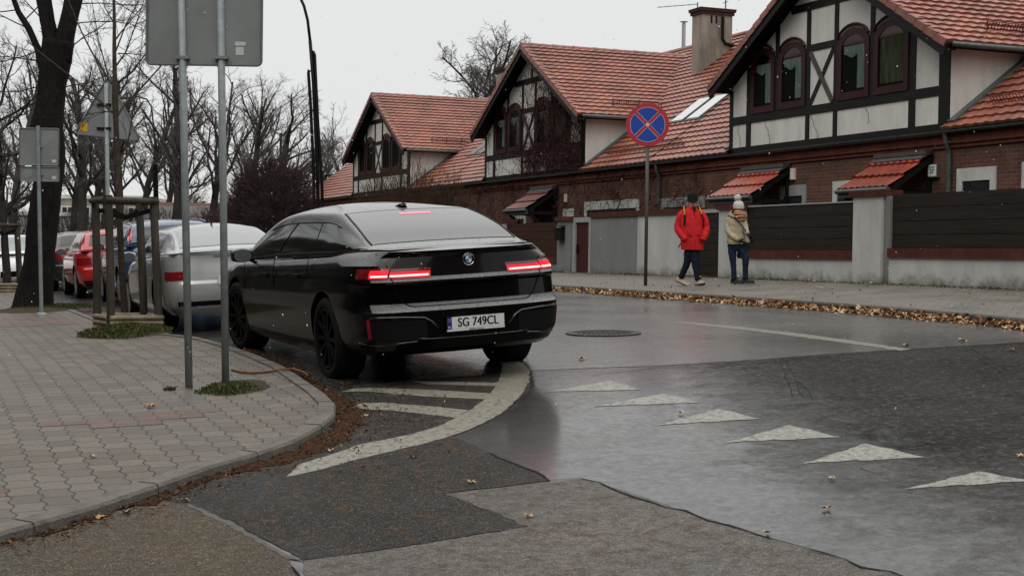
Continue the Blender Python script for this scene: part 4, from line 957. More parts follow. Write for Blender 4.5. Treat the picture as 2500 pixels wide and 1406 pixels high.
def plastermat(name, c, stain=.2, streak=.5, low=None):
    m = bpy.data.materials.new(name); m.use_nodes = True; T = NT(m); b = T.b; co = T.n('ShaderNodeTexCoord'); mp = T.n('ShaderNodeMapping'); mp.inputs['Scale'].default_value = (1,1,.3); T.l(co.outputs['Object'], mp.inputs[0])
    n = T.n('ShaderNodeTexNoise'); n.inputs['Scale'].default_value = 1.7; n.inputs['Detail'].default_value = 9; n.inputs['Roughness'].default_value = .7; T.l(mp.outputs[0], n.inputs['Vector'])
    r = T.n('ShaderNodeValToRGB'); r.color_ramp.elements[0].position = .28; r.color_ramp.elements[1].position = .62
    r.color_ramp.elements[0].color = (*[x*(1-stain*1.6) for x in c],1); r.color_ramp.elements[1].color = (*c,1); T.l(n.outputs['Fac'], r.inputs[0]); cc = r.outputs[0]
    if low is not None:   # splash dirt and moss at the foot
        s_ = T.n('ShaderNodeSeparateXYZ'); T.l(co.outputs['Object'], s_.inputs[0]); n5 = T.n('ShaderNodeTexNoise'); n5.inputs['Scale'].default_value = 2.5; n5.inputs['Detail'].default_value = 9; n5.inputs['Roughness'].default_value = .75; T.l(co.outputs['Object'], n5.inputs['Vector'])
        a = T.n('ShaderNodeMath', operation='MULTIPLY_ADD'); a.inputs[1].default_value = .75; T.l(n5.outputs['Fac'], a.inputs[0]); T.l(s_.outputs['Z'], a.inputs[2])
        mr = T.n('ShaderNodeMapRange'); mr.inputs['From Min'].default_value = low+.60; mr.inputs['From Max'].default_value = low+.38; mr.inputs['To Min'].default_value = 0; mr.inputs['To Max'].default_value = .85
        T.l(a.outputs[0], mr.inputs['Value']); mx = T.n('ShaderNodeMix', data_type='RGBA'); T.l(mr.outputs[0], mx.inputs[0]); T.l(cc, mx.inputs[6]); mx.inputs[7].default_value = (.07,.068,.045,1); cc = mx.outputs[2]
    T.l(cc, b.inputs['Base Color']); b.inputs['Roughness'].default_value = .85; b.inputs['Specular IOR Level'].default_value = .15
    n2 = T.n('ShaderNodeTexNoise'); n2.inputs['Scale'].default_value = 45; n2.inputs['Detail'].default_value = 5; T.l(co.outputs['Object'], n2.inputs['Vector'])
    bp = T.n('ShaderNodeBump'); bp.inputs['Strength'].default_value = .3; bp.inputs['Distance'].default_value = .01; T.l(n2.outputs['Fac'], bp.inputs['Height']); T.l(bp.outputs[0], b.inputs['Normal']); MATS[name] = m; return m
M_pl = plastermat('gable_plaster', (.62,.60,.56), .18)
M_plc = plastermat('chimney_render', (.30,.27,.225), .42)
M_tim = mat('dark_timber', (.009,.0085,.008), .55, var=.4, vscale=20, bump=.3, bscale=30)
M_timg = mat('grey_timber', (.06,.06,.058), .6, var=.3, vscale=20)
M_mar = mat('maroon_frame', (.032,.009,.009), .45, var=.3, vscale=14)
M_win = mat('house_glass', (.02,.024,.025), .06, spec=.9)
M_clear = bpy.data.materials.new('clear_glass'); M_clear.use_nodes = True; _t = NT(M_clear); _o = _t.t.nodes['Material Output']
_tr = _t.n('ShaderNodeBsdfTransparent'); _tr.inputs[0].default_value = (.75,.8,.78,1); _gl = _t.n('ShaderNodeBsdfGlossy'); _gl.inputs['Roughness'].default_value = .04; _mx = _t.n('ShaderNodeMixShader'); _fr = _t.n('ShaderNodeFresnel'); _fr.inputs[0].default_value = 1.55
_mx.inputs[0].default_value = .10; _t.l(_tr.outputs[0], _mx.inputs[1]); _t.l(_gl.outputs[0], _mx.inputs[2]); _t.l(_mx.outputs[0], _o.inputs[0])
M_cur = mat('net_curtain', (.40,.42,.41), .8, var=.35, vscale=9, stretch=(1,1,.15))
M_curg = mat('green_curtain', (.15,.145,.09), .8, var=.45, vscale=9, stretch=(1,1,.2))
M_zinc = mat('zinc_gutter', (.10,.115,.11), .4, .4, var=.25, vscale=8)
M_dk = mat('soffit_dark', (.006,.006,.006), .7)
def tilemat(name, c, c2, moss):
    m = bpy.data.materials.new(name); m.use_nodes = True; T = NT(m); b = T.b; co = T.n('ShaderNodeTexCoord')
    n = T.n('ShaderNodeTexNoise'); n.inputs['Scale'].default_value = 3.5; n.inputs['Detail'].default_value = 9; n.inputs['Roughness'].default_value = .7; T.l(co.outputs['Object'], n.inputs['Vector'])
    r = T.n('ShaderNodeValToRGB'); r.color_ramp.elements[0].position = .3; r.color_ramp.elements[0].color = (*c2,1); r.color_ramp.elements[1].position = .6; r.color_ramp.elements[1].color = (*c,1)
    T.l(n.outputs['Fac'], r.inputs[0]); wn = T.n('ShaderNodeTexVoronoi'); wn.inputs['Scale'].default_value = 3.0; T.l(co.outputs['Object'], wn.inputs['Vector'])
    mx = T.n('ShaderNodeMix', data_type='RGBA', blend_type='MULTIPLY'); mx.inputs[0].default_value = .22; T.l(r.outputs[0], mx.inputs[6]); T.l(wn.outputs['Color'], mx.inputs[7])
    nl = T.n('ShaderNodeTexNoise'); nl.inputs['Scale'].default_value = .7; nl.inputs['Detail'].default_value = 7; nl.inputs['Roughness'].default_value = .7; mpp = T.n('ShaderNodeMapping'); mpp.inputs['Scale'].default_value = (1,1,.25); T.l(co.outputs['Object'], mpp.inputs[0]); T.l(mpp.outputs[0], nl.inputs['Vector'])
    rl = T.n('ShaderNodeValToRGB'); rl.color_ramp.elements[0].position = .34; rl.color_ramp.elements[0].color = (.5,.47,.45,1); rl.color_ramp.elements[1].position = .6; rl.color_ramp.elements[1].color = (1.12,1.1,1.05,1); T.l(nl.outputs['Fac'], rl.inputs[0])
    ml = T.n('ShaderNodeMix', data_type='RGBA', blend_type='MULTIPLY'); ml.inputs[0].default_value = .8; T.l(mx.outputs[2], ml.inputs[6]); T.l(rl.outputs[0], ml.inputs[7])
    T.l(ml.outputs[2], b.inputs['Base Color']); b.inputs['Roughness'].default_value = .42; b.inputs['Specular IOR Level'].default_value = .6; MATS[name] = m; return m
M_tile = tilemat('roof_tile', (.32,.108,.07), (.19,.066,.046), None)
M_tileo = tilemat('porch_tile', (.36,.058,.022), (.22,.04,.02), None)
M_tiled = tilemat('old_tile', (.20,.055,.035), (.10,.034,.026), None)
def tiled(O, U, V, Lu, Lv, row=.285, colw=.30, clipf=None, amp=.022, step=.042, cw=5):
    """roof skin: U along the eave, V up the slope; stepped wavy tile rows"""
    O, U, V = Vector(O), Vector(U).normalized(), Vector(V).normalized(); N = U.cross(V).normalized()
    if N.z < 0: N = -N
    mb = MB(); nr = max(1, round(Lv/row)); rw = Lv/nr; nc = int(Lu/colw*cw); rr = random.Random(int(Lu*100))
    for j in range(nr):
        jit = rr.gauss(0,.003)
        for v0, v1, h0, h1 in ((j*rw, (j+1)*rw+.01, step, 0.0),):
            ra, rb, rc = [], [], []
            for i in range(nc+1):
                u = i*Lu/nc; wv = amp*abs(math.sin(PI*u/colw))+jit; dv = .012*math.sin(2*PI*u/colw)
                if clipf:
                    pass
                ra.append(O+U*u+V*(v0+dv)+N*(h0+wv)); rb.append(O+U*u+V*v1+N*(h1+wv*.9)); rc.append(O+U*u+V*(v0+dv+.004)+N*(-.012))
            keep = lambda k: (not clipf) or clipf((k+.5)*Lu/nc, v0+rw/2)
            o = len(mb.v); mb.v += rc+ra+rb; n = nc+1
            for i in range(nc):
                if keep(i):
                    mb.f.append([o+i,o+i+1,o+n+i+1,o+n+i]); mb.m.append(0); mb.f.append([o+n+i,o+n+i+1,o+2*n+i+1,o+2*n+i]); mb.m.append(0)
    # slab below
    return mb
def slab(O, U, V, Lu, Lv, th, lift=-.02):
    O, U, V = Vector(O), Vector(U).normalized(), Vector(V).normalized(); N = U.cross(V).normalized()
    if N.z < 0: N = -N
    mb = MB(); P = []
    for h in (lift-th, lift):
        for u, v in ((0,0),(Lu,0),(Lu,Lv),(0,Lv)): P.append(O+U*u+V*v+N*h)
    return mb.add(P, [(0,3,2,1),(4,5,6,7),(0,1,5,4),(1,2,6,5),(2,3,7,6),(3,0,4,7)])
SB, SR, W_ = 8.45, 17.0, 0   # house width, spacing
MAINS = .74; MT0, MZ0 = 18.86, 2.60; RIDGE_T, RIDGE_Z = 25.2, 2.60+.74*(25.2-18.86)
MVn = Vector((1,0,MAINS)).normalized()
TQ = 19.0
def arch_poly(w, z0, zs, zt, n=10):            # local opening outline in (s, z)
    P = [(-w/2, z0),(w/2,z0),(w/2,zs)]
    for i in range(1, n): a = PI*i/n; P.append((w/2*math.cos(a), zs+(zt-zs)*math.sin(a)))
    return P+[(-w/2, zs)]
FR = lambda t0: (lambda a, b, h: Vector((t0-h, a, b)))
def gable_house(s0, label, dirty=0.0, curtain=True, detail=True, canopies=(), windows=(), sk=True, seed=1, group='half timbered houses in the terrace', far_end=None, near_end=None):
    sl = s0+SB; sc_ = s0+SB/2; t0 = TQ
    H = thingH('timbered_house', label, 'house', sc_, t0, -.6, group)
    P = lambda nm, mb, mt, par=H, **k: part(nm, mb, mt, par, **k)
    # ground-floor brick wall of the whole plot
    a, b = (s0-2.2 if near_end is None else near_end), (sl+6.35 if far_end is None else far_end)
    mb = MB(); mb.box((18.95,a,-.7),(19.15,b,2.30)); P('brick_wall', mb, M_brick)
    mb = MB(); mb.box((18.86,a+.002,2.30),(19.15,b-.002,2.49)); mb.box((18.90,a+.002,2.22),(18.949,b-.002,2.30)); P('brick_cornice', mb, M_brickv)
    mb = MB(); n = 24
    for y0, y1 in ((a,b),):
        pr = [(18.76+.055*math.cos(q), 2.55+.055*math.sin(q)) for q in [PI+PI*i/8 for i in range(9)]]
        mb.grid([[Vector((x,y,z)) for x,z in pr] for y in (y0,y1)]); mb.grid([[Vector((x+ (x-18.76)*.1,y,z-.002)) for x,z in reversed(pr)] for y in (y0,y1)])
        mb.box((18.80,y0,2.52),(18.86,y1,2.56))
    P('gutter', mb, M_zinc)
    # gable wall
    zE, zA = 4.28, 6.72
    poly = [(s0,2.49),(sl,2.49),(sl,zE-.12),(sc_,zA),(s0,zE-.12)]
    mb = MB(); mb.prism(poly, -.12, 0, FR(t0)); gw = P('gable_wall', mb, M_pl)
    for sgn, y in ((1,s0),(-1,sl)):
        mb = MB(); mb.prism([(t0+.12,2.5),(t0+2.6,4.55),(t0+2.6,4.30),(t0+.12,4.30)] if False else [(t0+.12,2.5),(t0+2.5,4.32),(t0+.12,4.32)], 0, .12, lambda p,q,h: Vector((p, y+sgn*h, q))); P('side_wall', mb, M_pl)
    # timbers
    E = lambda e: sl-e
    zr = lambda y: zE-.12+(zA-zE+.12)*(1-abs(y-sc_)/(SB/2))
    mb = MB(); D = .022
    def vb(e0, e1, z0, z1, d=D): mb.box((t0-d,E(e1),z0),(t0,E(e0),z1))
    def hb(e0, e1, z0, z1, d=D+.003): mb.box((t0-d,E(e1),z0),(t0,E(e0),z1))
    hb(0,SB,2.50,2.73,.028); hb(0,SB,3.30,3.49)
    ub = lambda z: (zA-z)/(zA-zE+.12)*SB/2
    hb(SB/2-ub(5.78)+.05, SB/2+ub(5.78)-.05, 5.68, 5.86)
    hb(3.5,4.55,4.73,4.88)
    vb(0,.15,2.73,zr(sl)); vb(SB-.33,SB,2.73,zr(s0),.030)
    for e0,e1 in ((.80,1.0),(7.15,7.36)): vb(e0,e1,2.73,3.30); vb(e0,e1,3.49,zr(E((e0+e1)/2))-.05)
    for e0,e1 in ((3.38,3.53),(4.47,4.62)): vb(e0,e1,2.73,3.30); vb(e0,e1,3.49,5.68)
    for e0,e1 in ((2.07,2.23),(5.80,5.95)): vb(e0,e1,3.49,5.68)
    vb(4.15,4.28,5.86,zA-.1)
    timb = P('timber_frame', mb, M_tim)
    mb = MB(); mb.bar((t0-.012,E(3.55),3.52),(t0-.012,E(4.45),4.70),.02,.12,upv=(0,1,0)); timb2 = P('cross_brace', mb, M_tim)
    mb = MB(); mb.bar((t0-.03,E(4.45),3.52),(t0-.03,E(3.55),4.70),.02,.13,upv=(0,1,0)); P('cross_brace', mb, M_timg)
    # arched windows
    rr = random.Random(seed)
    for e0,e1,cu in ((1.0,2.07,0),(2.23,3.38,0),(4.62,5.80,1),(5.95,7.15,2)):
        wc = E((e0+e1)/2); w_ = e1-e0-.02
        out_ = arch_poly(w_, 3.50, 4.72, 5.04); inn = arch_poly(w_-.30, 3.66, 4.62, 4.90)
        m1 = MB(); n = len(out_); fr = lambda p,q,h: Vector((t0-h, wc+p, q))
        vs = [fr(p,q,.045) for p,q in out_]+[fr(p,q,.045) for p,q in inn]+[fr(p,q,.0) for p,q in out_]+[fr(p,q,.002) for p,q in inn]
        m1.add(vs, [(i,(i+1)%n,n+(i+1)%n,n+i) for i in range(n)]+[(i,2*n+i,2*n+(i+1)%n,(i+1)%n) for i in range(n)]+[(n+i,n+(i+1)%n,3*n+(i+1)%n,3*n+i) for i in range(n)])
        wf = P('window', m1, M_mar)
        m1 = MB(); hood = arch_poly(w_+.02, 4.70, 4.76, 5.12); hn = [Vector((t0-.05, wc+p, q)) for p,q in hood[3:-1]]; m1.tube(hn, .035, 6); P('window_hood', m1, M_mar, wf)
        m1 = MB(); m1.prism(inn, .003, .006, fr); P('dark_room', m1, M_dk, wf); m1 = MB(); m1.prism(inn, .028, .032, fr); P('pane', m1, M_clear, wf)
        if detail:
            m1 = MB(); zz0 = 3.75; k = w_*.30
            # curtain strips hung inside, seen through as lighter cloth in front of the dark pane
            for sg in ((1,) if cu < 2 else (1,-1)):
                rows = []
                for q in range(7):
                    y = wc - sg*(w_-.40)/2 + sg*q/6*(w_*.22 if cu < 2 else w_*.5-.2); rows.append([Vector((t0-.010-.006*(q%2), y, zz)) for zz in (3.72, 4.25, 4.62)])
                m1.grid(rows)
            m1.grid([[Vector((t0-.012, wc-(w_-.42)/2+(w_-.42)*q/8, z_)) for z_ in (4.45+.05*math.sin(q), 4.66)] for q in range(9)])
            P('curtain', m1, M_curg if cu == 2 else M_cur, wf)
    # cross roof
    t1 = 25.4; th = .13; ov = .42; ea = .50; slope = (6.88-4.24)/(SB/2+ea-.15)
    tf = t0-ov
    for sg in (1,-1):        # sg=1: slope facing -s (right), sg=-1: facing +s
        ye = sc_-sg*(SB/2+ea-.1); ze = 4.26; V = Vector((0, sg, slope)).normalized(); Lv = math.hypot(SB/2+ea-.1, (SB/2+ea-.1)*slope)
        mb = tiled((tf, ye, ze), (1,0,0), V, t1-tf, Lv); P('roof', mb, M_tile, angle=30)
        rf = P('roof_deck', slab((tf+.01, ye, ze), (1,0,0), V, t1-tf, Lv-.02, th, -.015), M_dk)
        # verge: board below, tiles on the edge
        mb = MB(); mb.merge(slab((tf-.02, ye-sg*.03, ze-.03), (1,0,0), V, .055, Lv+.02, .26, -.02)); P('barge_board', mb, M_tim)
        mb = MB(); n = 15
        for i in range(n):
            a_ = Vector((tf-.05, ye, ze))+V*(Lv*i/n); s2 = MB(); N = Vector((0,-slope*sg,1)).normalized()
            b_ = a_+V*(Lv/n+.03)
            mb.add([a_+N*.045,a_+Vector((.2,0,0))+N*.05,b_+Vector((.2,0,0))+N*.02,b_+N*.015, a_-N*.11,b_-N*.13, a_+Vector((.2,0,0))-N*.01,b_+Vector((.2,0,0))-N*.02],[(0,1,2,3),(0,3,5,4),(0,4,6,1),(3,2,7,5)])
        P('verge_tiles', mb, M_tileo if seed == 9 else M_tile)
        # eave gutter of the gable roof
        mb = MB(); mb.tube([(tf+.1, ye-sg*.03, ze-.05),(21.4, ye-sg*.03, ze-.05)], .055, 8); P('eave_gutter', mb, M_zinc, smooth=True)
        if sg == 1:
            mb = MB(); g0 = Vector((tf+1.4, ye, ze))+V*.75; N = Vector((0,-slope,1)).normalized(); L_ = 3.6 if detail else 2.6
            for i in range(int(L_/.08)):
                p = g0+Vector((i*.08,0,0)); mb.bar(p+N*.04, p+N*.22, .012, .012)
            for h_ in (.06,.13,.21): mb.tube([g0+N*h_, g0+Vector((L_,0,0))+N*h_], .009, 4)
            for i in range(5): p = g0+Vector((i*L_/4,0,0)); mb.bar(p+N*.24, p+V*-.12, .03, .012)
            P('snow_guard', mb, mat('guard_red', (.10,.02,.015), .5))
    mb = MB()
    for i in range(18):
        x = tf-.03+i*(t1-tf)/18; mb.lathe([(.0001,0),(.10+.008*(i%2),0),(.092,(t1-tf)/18+.03),(.0001,(t1-tf)/18+.03)], 10, 'x', (x, sc_, 6.90))
    P('ridge_tiles', mb, M_tile, angle=40)
    # main roof facing the street
    mb = tiled((MT0, b, MZ0), (0,-1,0), MVn, b-a, (RIDGE_T-MT0)/MVn.x, clipf=lambda u, v: not (s0+.1 < b-u < sl-.1 and MT0+v*MVn.x < 21.0) ); P('main_roof', mb, M_tile if seed != 2 else M_tile, angle=30)
    # back slope so the ridge is a real roof
    P('roof_deck', slab((MT0+.02, b, MZ0-.03), (0,-1,0), MVn, b-sl, (RIDGE_T-MT0)/MVn.x, .08, -.02), M_dk)
    P('roof_deck', slab((MT0+.02, s0, MZ0-.03), (0,-1,0), MVn, s0-a, (RIDGE_T-MT0)/MVn.x, .08, -.02), M_dk)
    Vb = Vector((1,0,-MAINS)).normalized(); mb = slab((RIDGE_T, b, RIDGE_Z+.02), (0,-1,0), Vb, b-a, 7.0, .10); P('back_roof', mb, M_tile)
    mb = MB(); mb.tube([(RIDGE_T, b, RIDGE_Z+.02),(RIDGE_T, a, RIDGE_Z+.02)], .10, 8); P('ridge_tiles', mb, M_tile, smooth=True)
    # lead flashings where roof and side walls meet
    for y, sg in ((s0,-1),(sl,1)):
        mb = MB(); A_ = Vector((t0-.05, y+sg*.03, MZ0+MAINS*(t0-MT0)-.02)); B_ = A_+MVn*((21.25-t0)/MVn.x)
        mb.bar(A_+Vector((0,sg*.06,.06)), B_+Vector((0,sg*.06,.06)), .20, .05, upv=MVn.cross(Vector((0,1,0)))); P('flashing', mb, M_zinc)
    # roof windows
    if sk:
        for q0 in ((s0-2.55, s0-3.35),(s0-3.5, s0-4.3)):
            pass
        for (ya, yb) in ((s0-2.45,s0-3.27),(s0-3.40,s0-4.22)):
            O = Vector((20.50, ya, MZ0+MAINS*(20.50-MT0)+.09)); m1 = slab(O, (0,-1,0), MVn, ya-yb, 1.35, .05, .0); f_ = P('roof_window', m1, mat('roof_window_frame', (.05,.05,.05), .4))
            P('pane', slab(O+Vector((0,-.07,0))+MVn*.08, (0,-1,0), MVn, ya-yb-.14, 1.19, .01, .012), mat('sky_glass', (.45,.47,.48), .07, spec=1.0, coat=1), f_)
    # snow guard on the main roof
    if detail:
        mb = MB(); z0 = Vector((MT0+.55, s0-.8, MZ0+MAINS*.55)); N = Vector((-MAINS,0,1)).normalized(); L_ = 4.8
        for i in range(int(L_/.09)): p = z0+Vector((0,-i*.09,0)); mb.bar(p+N*.04, p+N*.22, .012, .012)
        for h_ in (.06,.13,.21): mb.tube([z0+N*h_, z0+Vector((0,-L_,0))+N*h_], .009, 4)
        P('snow_guard', mb, MATS['guard_red'])
    # porches
    for (ya, yb, tm) in canopies:
        V = Vector((1,0,.68)).normalized(); Lv = 1.12/V.x; O = Vector((17.86, ya, 1.42))
        r_ = P('porch_roof', tiled(O, (0,-1,0), V, ya-yb, Lv, row=.46, colw=.21, amp=.028, step=.05), M_tileo if tm else M_tiled, angle=30)
        P('porch_deck', slab(O, (0,-1,0), V, ya-yb, Lv, .09, -.03), M_dk, r_)
        mb = MB(); mb.box((18.72, yb, 2.12),(18.949, ya, 2.20)); mb.prism([(18.62,2.03),(18.949,2.25),(18.949,2.16)], yb, ya, lambda p,q,h: Vector((p,h,q))); P('porch_flashing', mb, M_timg, r_)
        mb = MB(); mb.tube([(17.83, ya+.03, 1.40),(17.83, yb-.03, 1.40)], .05, 8); mb.box((17.86,yb,1.27),(17.91,ya,1.36)); P('porch_gutter', mb, M_zinc, r_)
        for y in (ya-.08, yb+.08):
            m1 = MB(); m1.bar((17.95,y,1.32),(18.94,y,1.32),.08,.10); m1.bar((18.90,y,.55),(18.0,y,1.28),.08,.08,upv=(0,1,0)); m1.bar((18.90,y,.35),(18.90,y,2.0),.08,.08,upv=(0,1,0)); P('porch_bracket', m1, M_tim, r_)
        yd = yb+.55
        m1 = MB(); m1.box((18.93,yd-.5,-.5),(18.97,yd+.5,1.42)); P('front_door', m1, mat('door_dark', (.012,.014,.013), .5))
    for (ya, yb, zt, c_) in windows:                 # white surrounds with a dark opening
        m1 = MB(); m1.box((18.92,yb,.0),(18.95,yb+.16,zt)); m1.box((18.92,ya-.16,.0),(18.95,ya,zt)); m1.box((18.92,yb+.16,zt-.25),(18.95,ya-.16,zt)); f_ = P('window', m1, mat('surround_'+c_, {'w':(.46,.46,.43),'g':(.24,.245,.24)}[c_], .8, var=.15, vscale=4))
        m1 = MB(); m1.box((18.955-.012,yb+.16,.0),(18.949,ya-.16,zt-.25)); P('pane', m1, M_win, f_)
        if ya-yb > 2.2:
            m1 = MB(); n = int((ya-yb)/1.1)
            for i in range(1,n): y = yb+(ya-yb)*i/n; m1.box((18.925,y-.05,.0),(18.942,y+.05,zt-.25))
            P('mullion', m1, M_mar, f_)
    return H
HGRP = 'half timbered houses in the terrace'
h1 = gable_house(23.65, 'nearest white half timbered house with red tiled roof, cut by the right edge', canopies=((25.75,24.05,1),(31.1,29.2,1)), windows=((29.65,28.55,1.70,'g'),(27.5,26.3,1.72,'w'),(23.32,22.2,1.80,'w'),(21.5,20.4,1.84,'w'),(35.6,33.2,1.58,'g')), seed=1, near_end=8, far_end=36.3)
h2 = gable_house(40.65, 'middle half timbered house overgrown with bare creeper, behind the no stopping sign', canopies=((44.3,42.5,0),), windows=((40.5,36.9,1.62,'w'),(42.1,41.3,1.45,'w'),(46.3,45.1,1.45,'w')), seed=2, near_end=36.31, far_end=53.3)
h3 = gable_house(57.65, 'farthest half timbered house with dark gable behind brown bushes', detail=False, seed=3, near_end=53.31, far_end=76.5)
# extra bits on the houses (street frame)
def onH(root, nm, mb, m, **k): return part(nm, mb, m, root, **k)
for root, s in ((h1,23.5),(h1,35.6),(h2,52.3)):
    mb = MB(); mb.tube([(18.76,s,2.52),(18.80,s,2.30),(18.88,s,2.12),(18.88,s,-.5)], .045, 8)
    for z in (1.7,.9,.2): mb.lathe([(.055,-.02),(.055,.02)], 10, 'z', (18.88,s,z))
    onH(root, 'downpipe', mb, M_zinc, smooth=False)
mb = MB(); mb.box((18.86,23.84,1.66),(18.95,24.15,1.93)); pl = onH(h1, 'number_box', mb, mat('box_grey', (.10,.10,.095), .5))
mb = MB(); mb.box((18.853,23.86,1.68),(18.86,24.11,1.91)); pf = onH(h1, 'number_plate', mb, M_white)
tm = text_mesh('5F', .20); k = MB(); k.v = [Vector((18.851-p.z, 23.985-p.x*.85, 1.795+p.y)) for p in tm.v]; k.f = [list(f) for f in tm.f]; k.m = tm.m[:]
o = part('number_text', k, M_ink, h1)
for root, s, z in ((h1,29.1,1.96),(h2,41.9,1.78)):
    mb = MB(); rows = [[Vector((18.95-.09*math.sin(PI*i/8), s-.09*math.cos(PI*i/8), zz)) for i in range(9)] for zz in (z-.13,z+.13)]; mb.grid(rows); mb.add(rows[0],[tuple(range(9))]); mb.add(rows[1],[tuple(range(9))]); onH(root, 'wall_lamp', mb, mat('lamp_cream', (.6,.56,.48), .5))
for root, s in ((h1,29.55+1.45),): pass
# chimneys
def chimney(root, s, t0, full=True):
    mb = MB(); zt = 7.75; mb.box((t0,s,4.9),(t0+1.12,s+.62,zt)); c = part('chimney', mb, M_plc, root)
    mb = MB(); mb.box((t0-.05,s-.05,zt),(t0+1.17,s+.67,zt+.10)); mb.box((t0-.09,s-.09,zt+.10),(t0+1.21,s+.71,zt+.17)); mb.box((t0-.10,s-.10,zt+.17),(t0+1.22,s+.72,zt+.20)); part('chimney_cap', mb, mat('chimney_brick', (.040,.024,.020), .8, var=.4, vscale=12), c)
    mb = MB()
    for x in (.32,.50): mb.box((t0+x,s-.006,zt-.28),(t0+x+.07,s+.05,zt-.03))
    mb.tube([(t0+.75,s-.04,zt-.05),(t0+.75,s-.04,zt-.75),(t0+.85,s-.05,zt-.9),(t0+1.15,s-.06,zt-.95)], .05, 6); part('vent_openings', mb, M_dk, c)
    return c
c1 = chimney(h2, 41.15, 23.25); c2 = chimney(h3, 58.3, 23.25)
# television aerial and flue
an = thingH('tv_aerial', 'thin tv aerial pole on the rear of the big grey chimney', 'aerial', 41.3, 24.2, 8.03); mb = MB(); mb.tube([(24.2,41.3,8.0),(24.2,41.3,8.55)], .022, 6); mb.tube([(24.0,41.3,8.5),(24.4,41.3,8.56)], .018, 5); mb.tube([(24.2,41.15,8.2),(24.2,41.45,8.2)], .012, 4); part('pole', mb, mat('aerial_metal', (.12,.12,.12), .5, .5), an)
an = thingH('tv_aerial', 'long horizontal tv aerial rod sticking out left of the big grey chimney', 'aerial', 41.7, 23.4, 8.03); mb = MB(); mb.tube([(23.4,41.7,8.0),(23.4,41.7,8.2)], .02, 6); mb.tube([(23.4,41.7,8.14),(22.2,42.2,8.02)], .014, 4)
for q in range(5): p = Vector((23.4,41.7,8.14)).lerp(Vector((22.2,42.2,8.02)), .2+.18*q); mb.tube([p-Vector((0,.0,.03)), p+Vector((0,0,.03))], .006, 4)
part('pole', mb, MATS['aerial_metal'], an)
mb = MB(); mb.lathe([(.07,7.2),(.07,8.35),(.06,8.36),(.06,8.4),(.16,8.42),(.0001,8.47)], 12, 'z', (25.6,46.6,0)); part('flue_pipe', mb, mat('flue_steel', (.35,.36,.37), .35, .6), h2, angle=40)
mb = MB(); mb.box((25.3,44.6,6.4),(27.6,47.4,7.38)); mb.prism([(25.2,7.38),(27.7,7.38),(26.8,7.62),(26.1,7.62)], 44.5, 47.5, lambda p,q,h: Vector((p,h,q))); part('roof_box', mb, mat('chimney_brick'), h2)
# ================================================================== boundary walls along the far pavement
M_wall = plastermat('white_wall', (.46,.46,.44), .2, low=.05)
M_wallg = plastermat('grey_wall', (.19,.195,.19), .15, low=-.02)
M_wood = mat('dark_boards', (.018,.0135,.0105), .6, var=.35, vscale=6, bump=.3, bscale=20, stretch=(1,.15,3))
M_woodb = mat('brown_boards', (.035,.014,.008), .6, var=.35, vscale=6, stretch=(1,.15,3))
M_cope = brickmat('coping_brick', (.085,.024,.016), (.06,.02,.014), (.04,.02,.015), vert=True, size=.006)
FT = 15.0
def boards(s0, s1, z0, z1, pitch=.19):
    mb = MB(); n = max(1, int((z1-z0)/pitch)); h = (z1-z0)/n
    for i in range(n): mb.box((FT+.06,s0,z0+i*h+.004),(FT+.09,s1,z0+(i+1)*h-.004))
    mb.box((FT+.095,s0,z0),(FT+.11,s1,z1)); return mb
def wallseg(name, label, cat, s0, s1, kind, zt, wood=None, plinth=.0, group=None, wm=None, rail=True, zb=-.95):
    th = thingH(name, label, cat, (s0+s1)/2, FT, -.5, group)
    wm = wm or M_wall
    if kind == 'panel':
        mb = MB(); mb.box((FT,s0,zb),(FT+.22,s1,plinth)); part('plinth', mb, wm, th)
        mb = MB(); mb.box((FT-.04,s0+.0,plinth),(FT+.26,s1,plinth+.155)); part('ledge', mb, M_cope, th)
        part('boards', boards(s0+.002, s1-.002, plinth+.157, zt), wood or M_wood, th)
        if rail: mb = MB(); mb.box((FT+.045,s0+.002,zt),(FT+.105,s1-.002,zt+.022)); part('top_rail', mb, mat('rail_grey', (.30,.31,.31), .5), th)
    elif kind == 'pillar':
        mb = MB(); mb.box((FT-.03,s0,zb),(FT+.30,s1,zt)); part('shaft', mb, wm, th)
        mb = MB(); mb.box((FT-.08,s0-.06,zt),(FT+.35,s1+.06,zt+.10)); part('cap', mb, M_cope, th)
    elif kind == 'wall':
        mb = MB(); mb.box((FT,s0,zb),(FT+.24,s1,zt)); part('wall', mb, wm, th)
        mb = MB(); mb.box((FT-.04,s0,zt),(FT+.28,s1,zt+.12)); part('coping', mb, M_cope, th)
    return th
WG = 'garden fence panels between the white pillars'
wallseg('fence_panel', 'dark board fence panel on white plinth cut by the right edge', 'fence', 12.0, 20.15, 'panel', 1.08, plinth=.04, group=WG, rail=False)
wallseg('fence_pillar', 'wide white pillar with brick cap between the two dark fence panels', 'pillar', 20.33, 21.13, 'pillar', 1.07, group='white pillars of the garden wall')
mb = MB(); mb.box((FT+.02,20.16,-.9),(FT+.28,20.325,1.06)); single('narrow_pier', mb, plastermat('pier_grey', (.2,.2,.19), .2, low=.05), 'narrow grey pier beside the wide white pillar', 'pier', Wp(20.24,FT,-.5), -AZ, org=(FT,20.24,-.5))
wallseg('fence_panel', 'dark board fence panel right of the woman in the white hat', 'fence', 21.135, 24.74, 'panel', .985, plinth=.0, group=WG)
wallseg('fence_pillar', 'white pillar with brick cap behind the woman in the white hat', 'pillar', 24.745, 25.66, 'pillar', .95, group='white pillars of the garden wall')
gt = thingH('garden_gate', 'dark garden gate between the two walking people', 'gate', 26.15, FT, -.5)
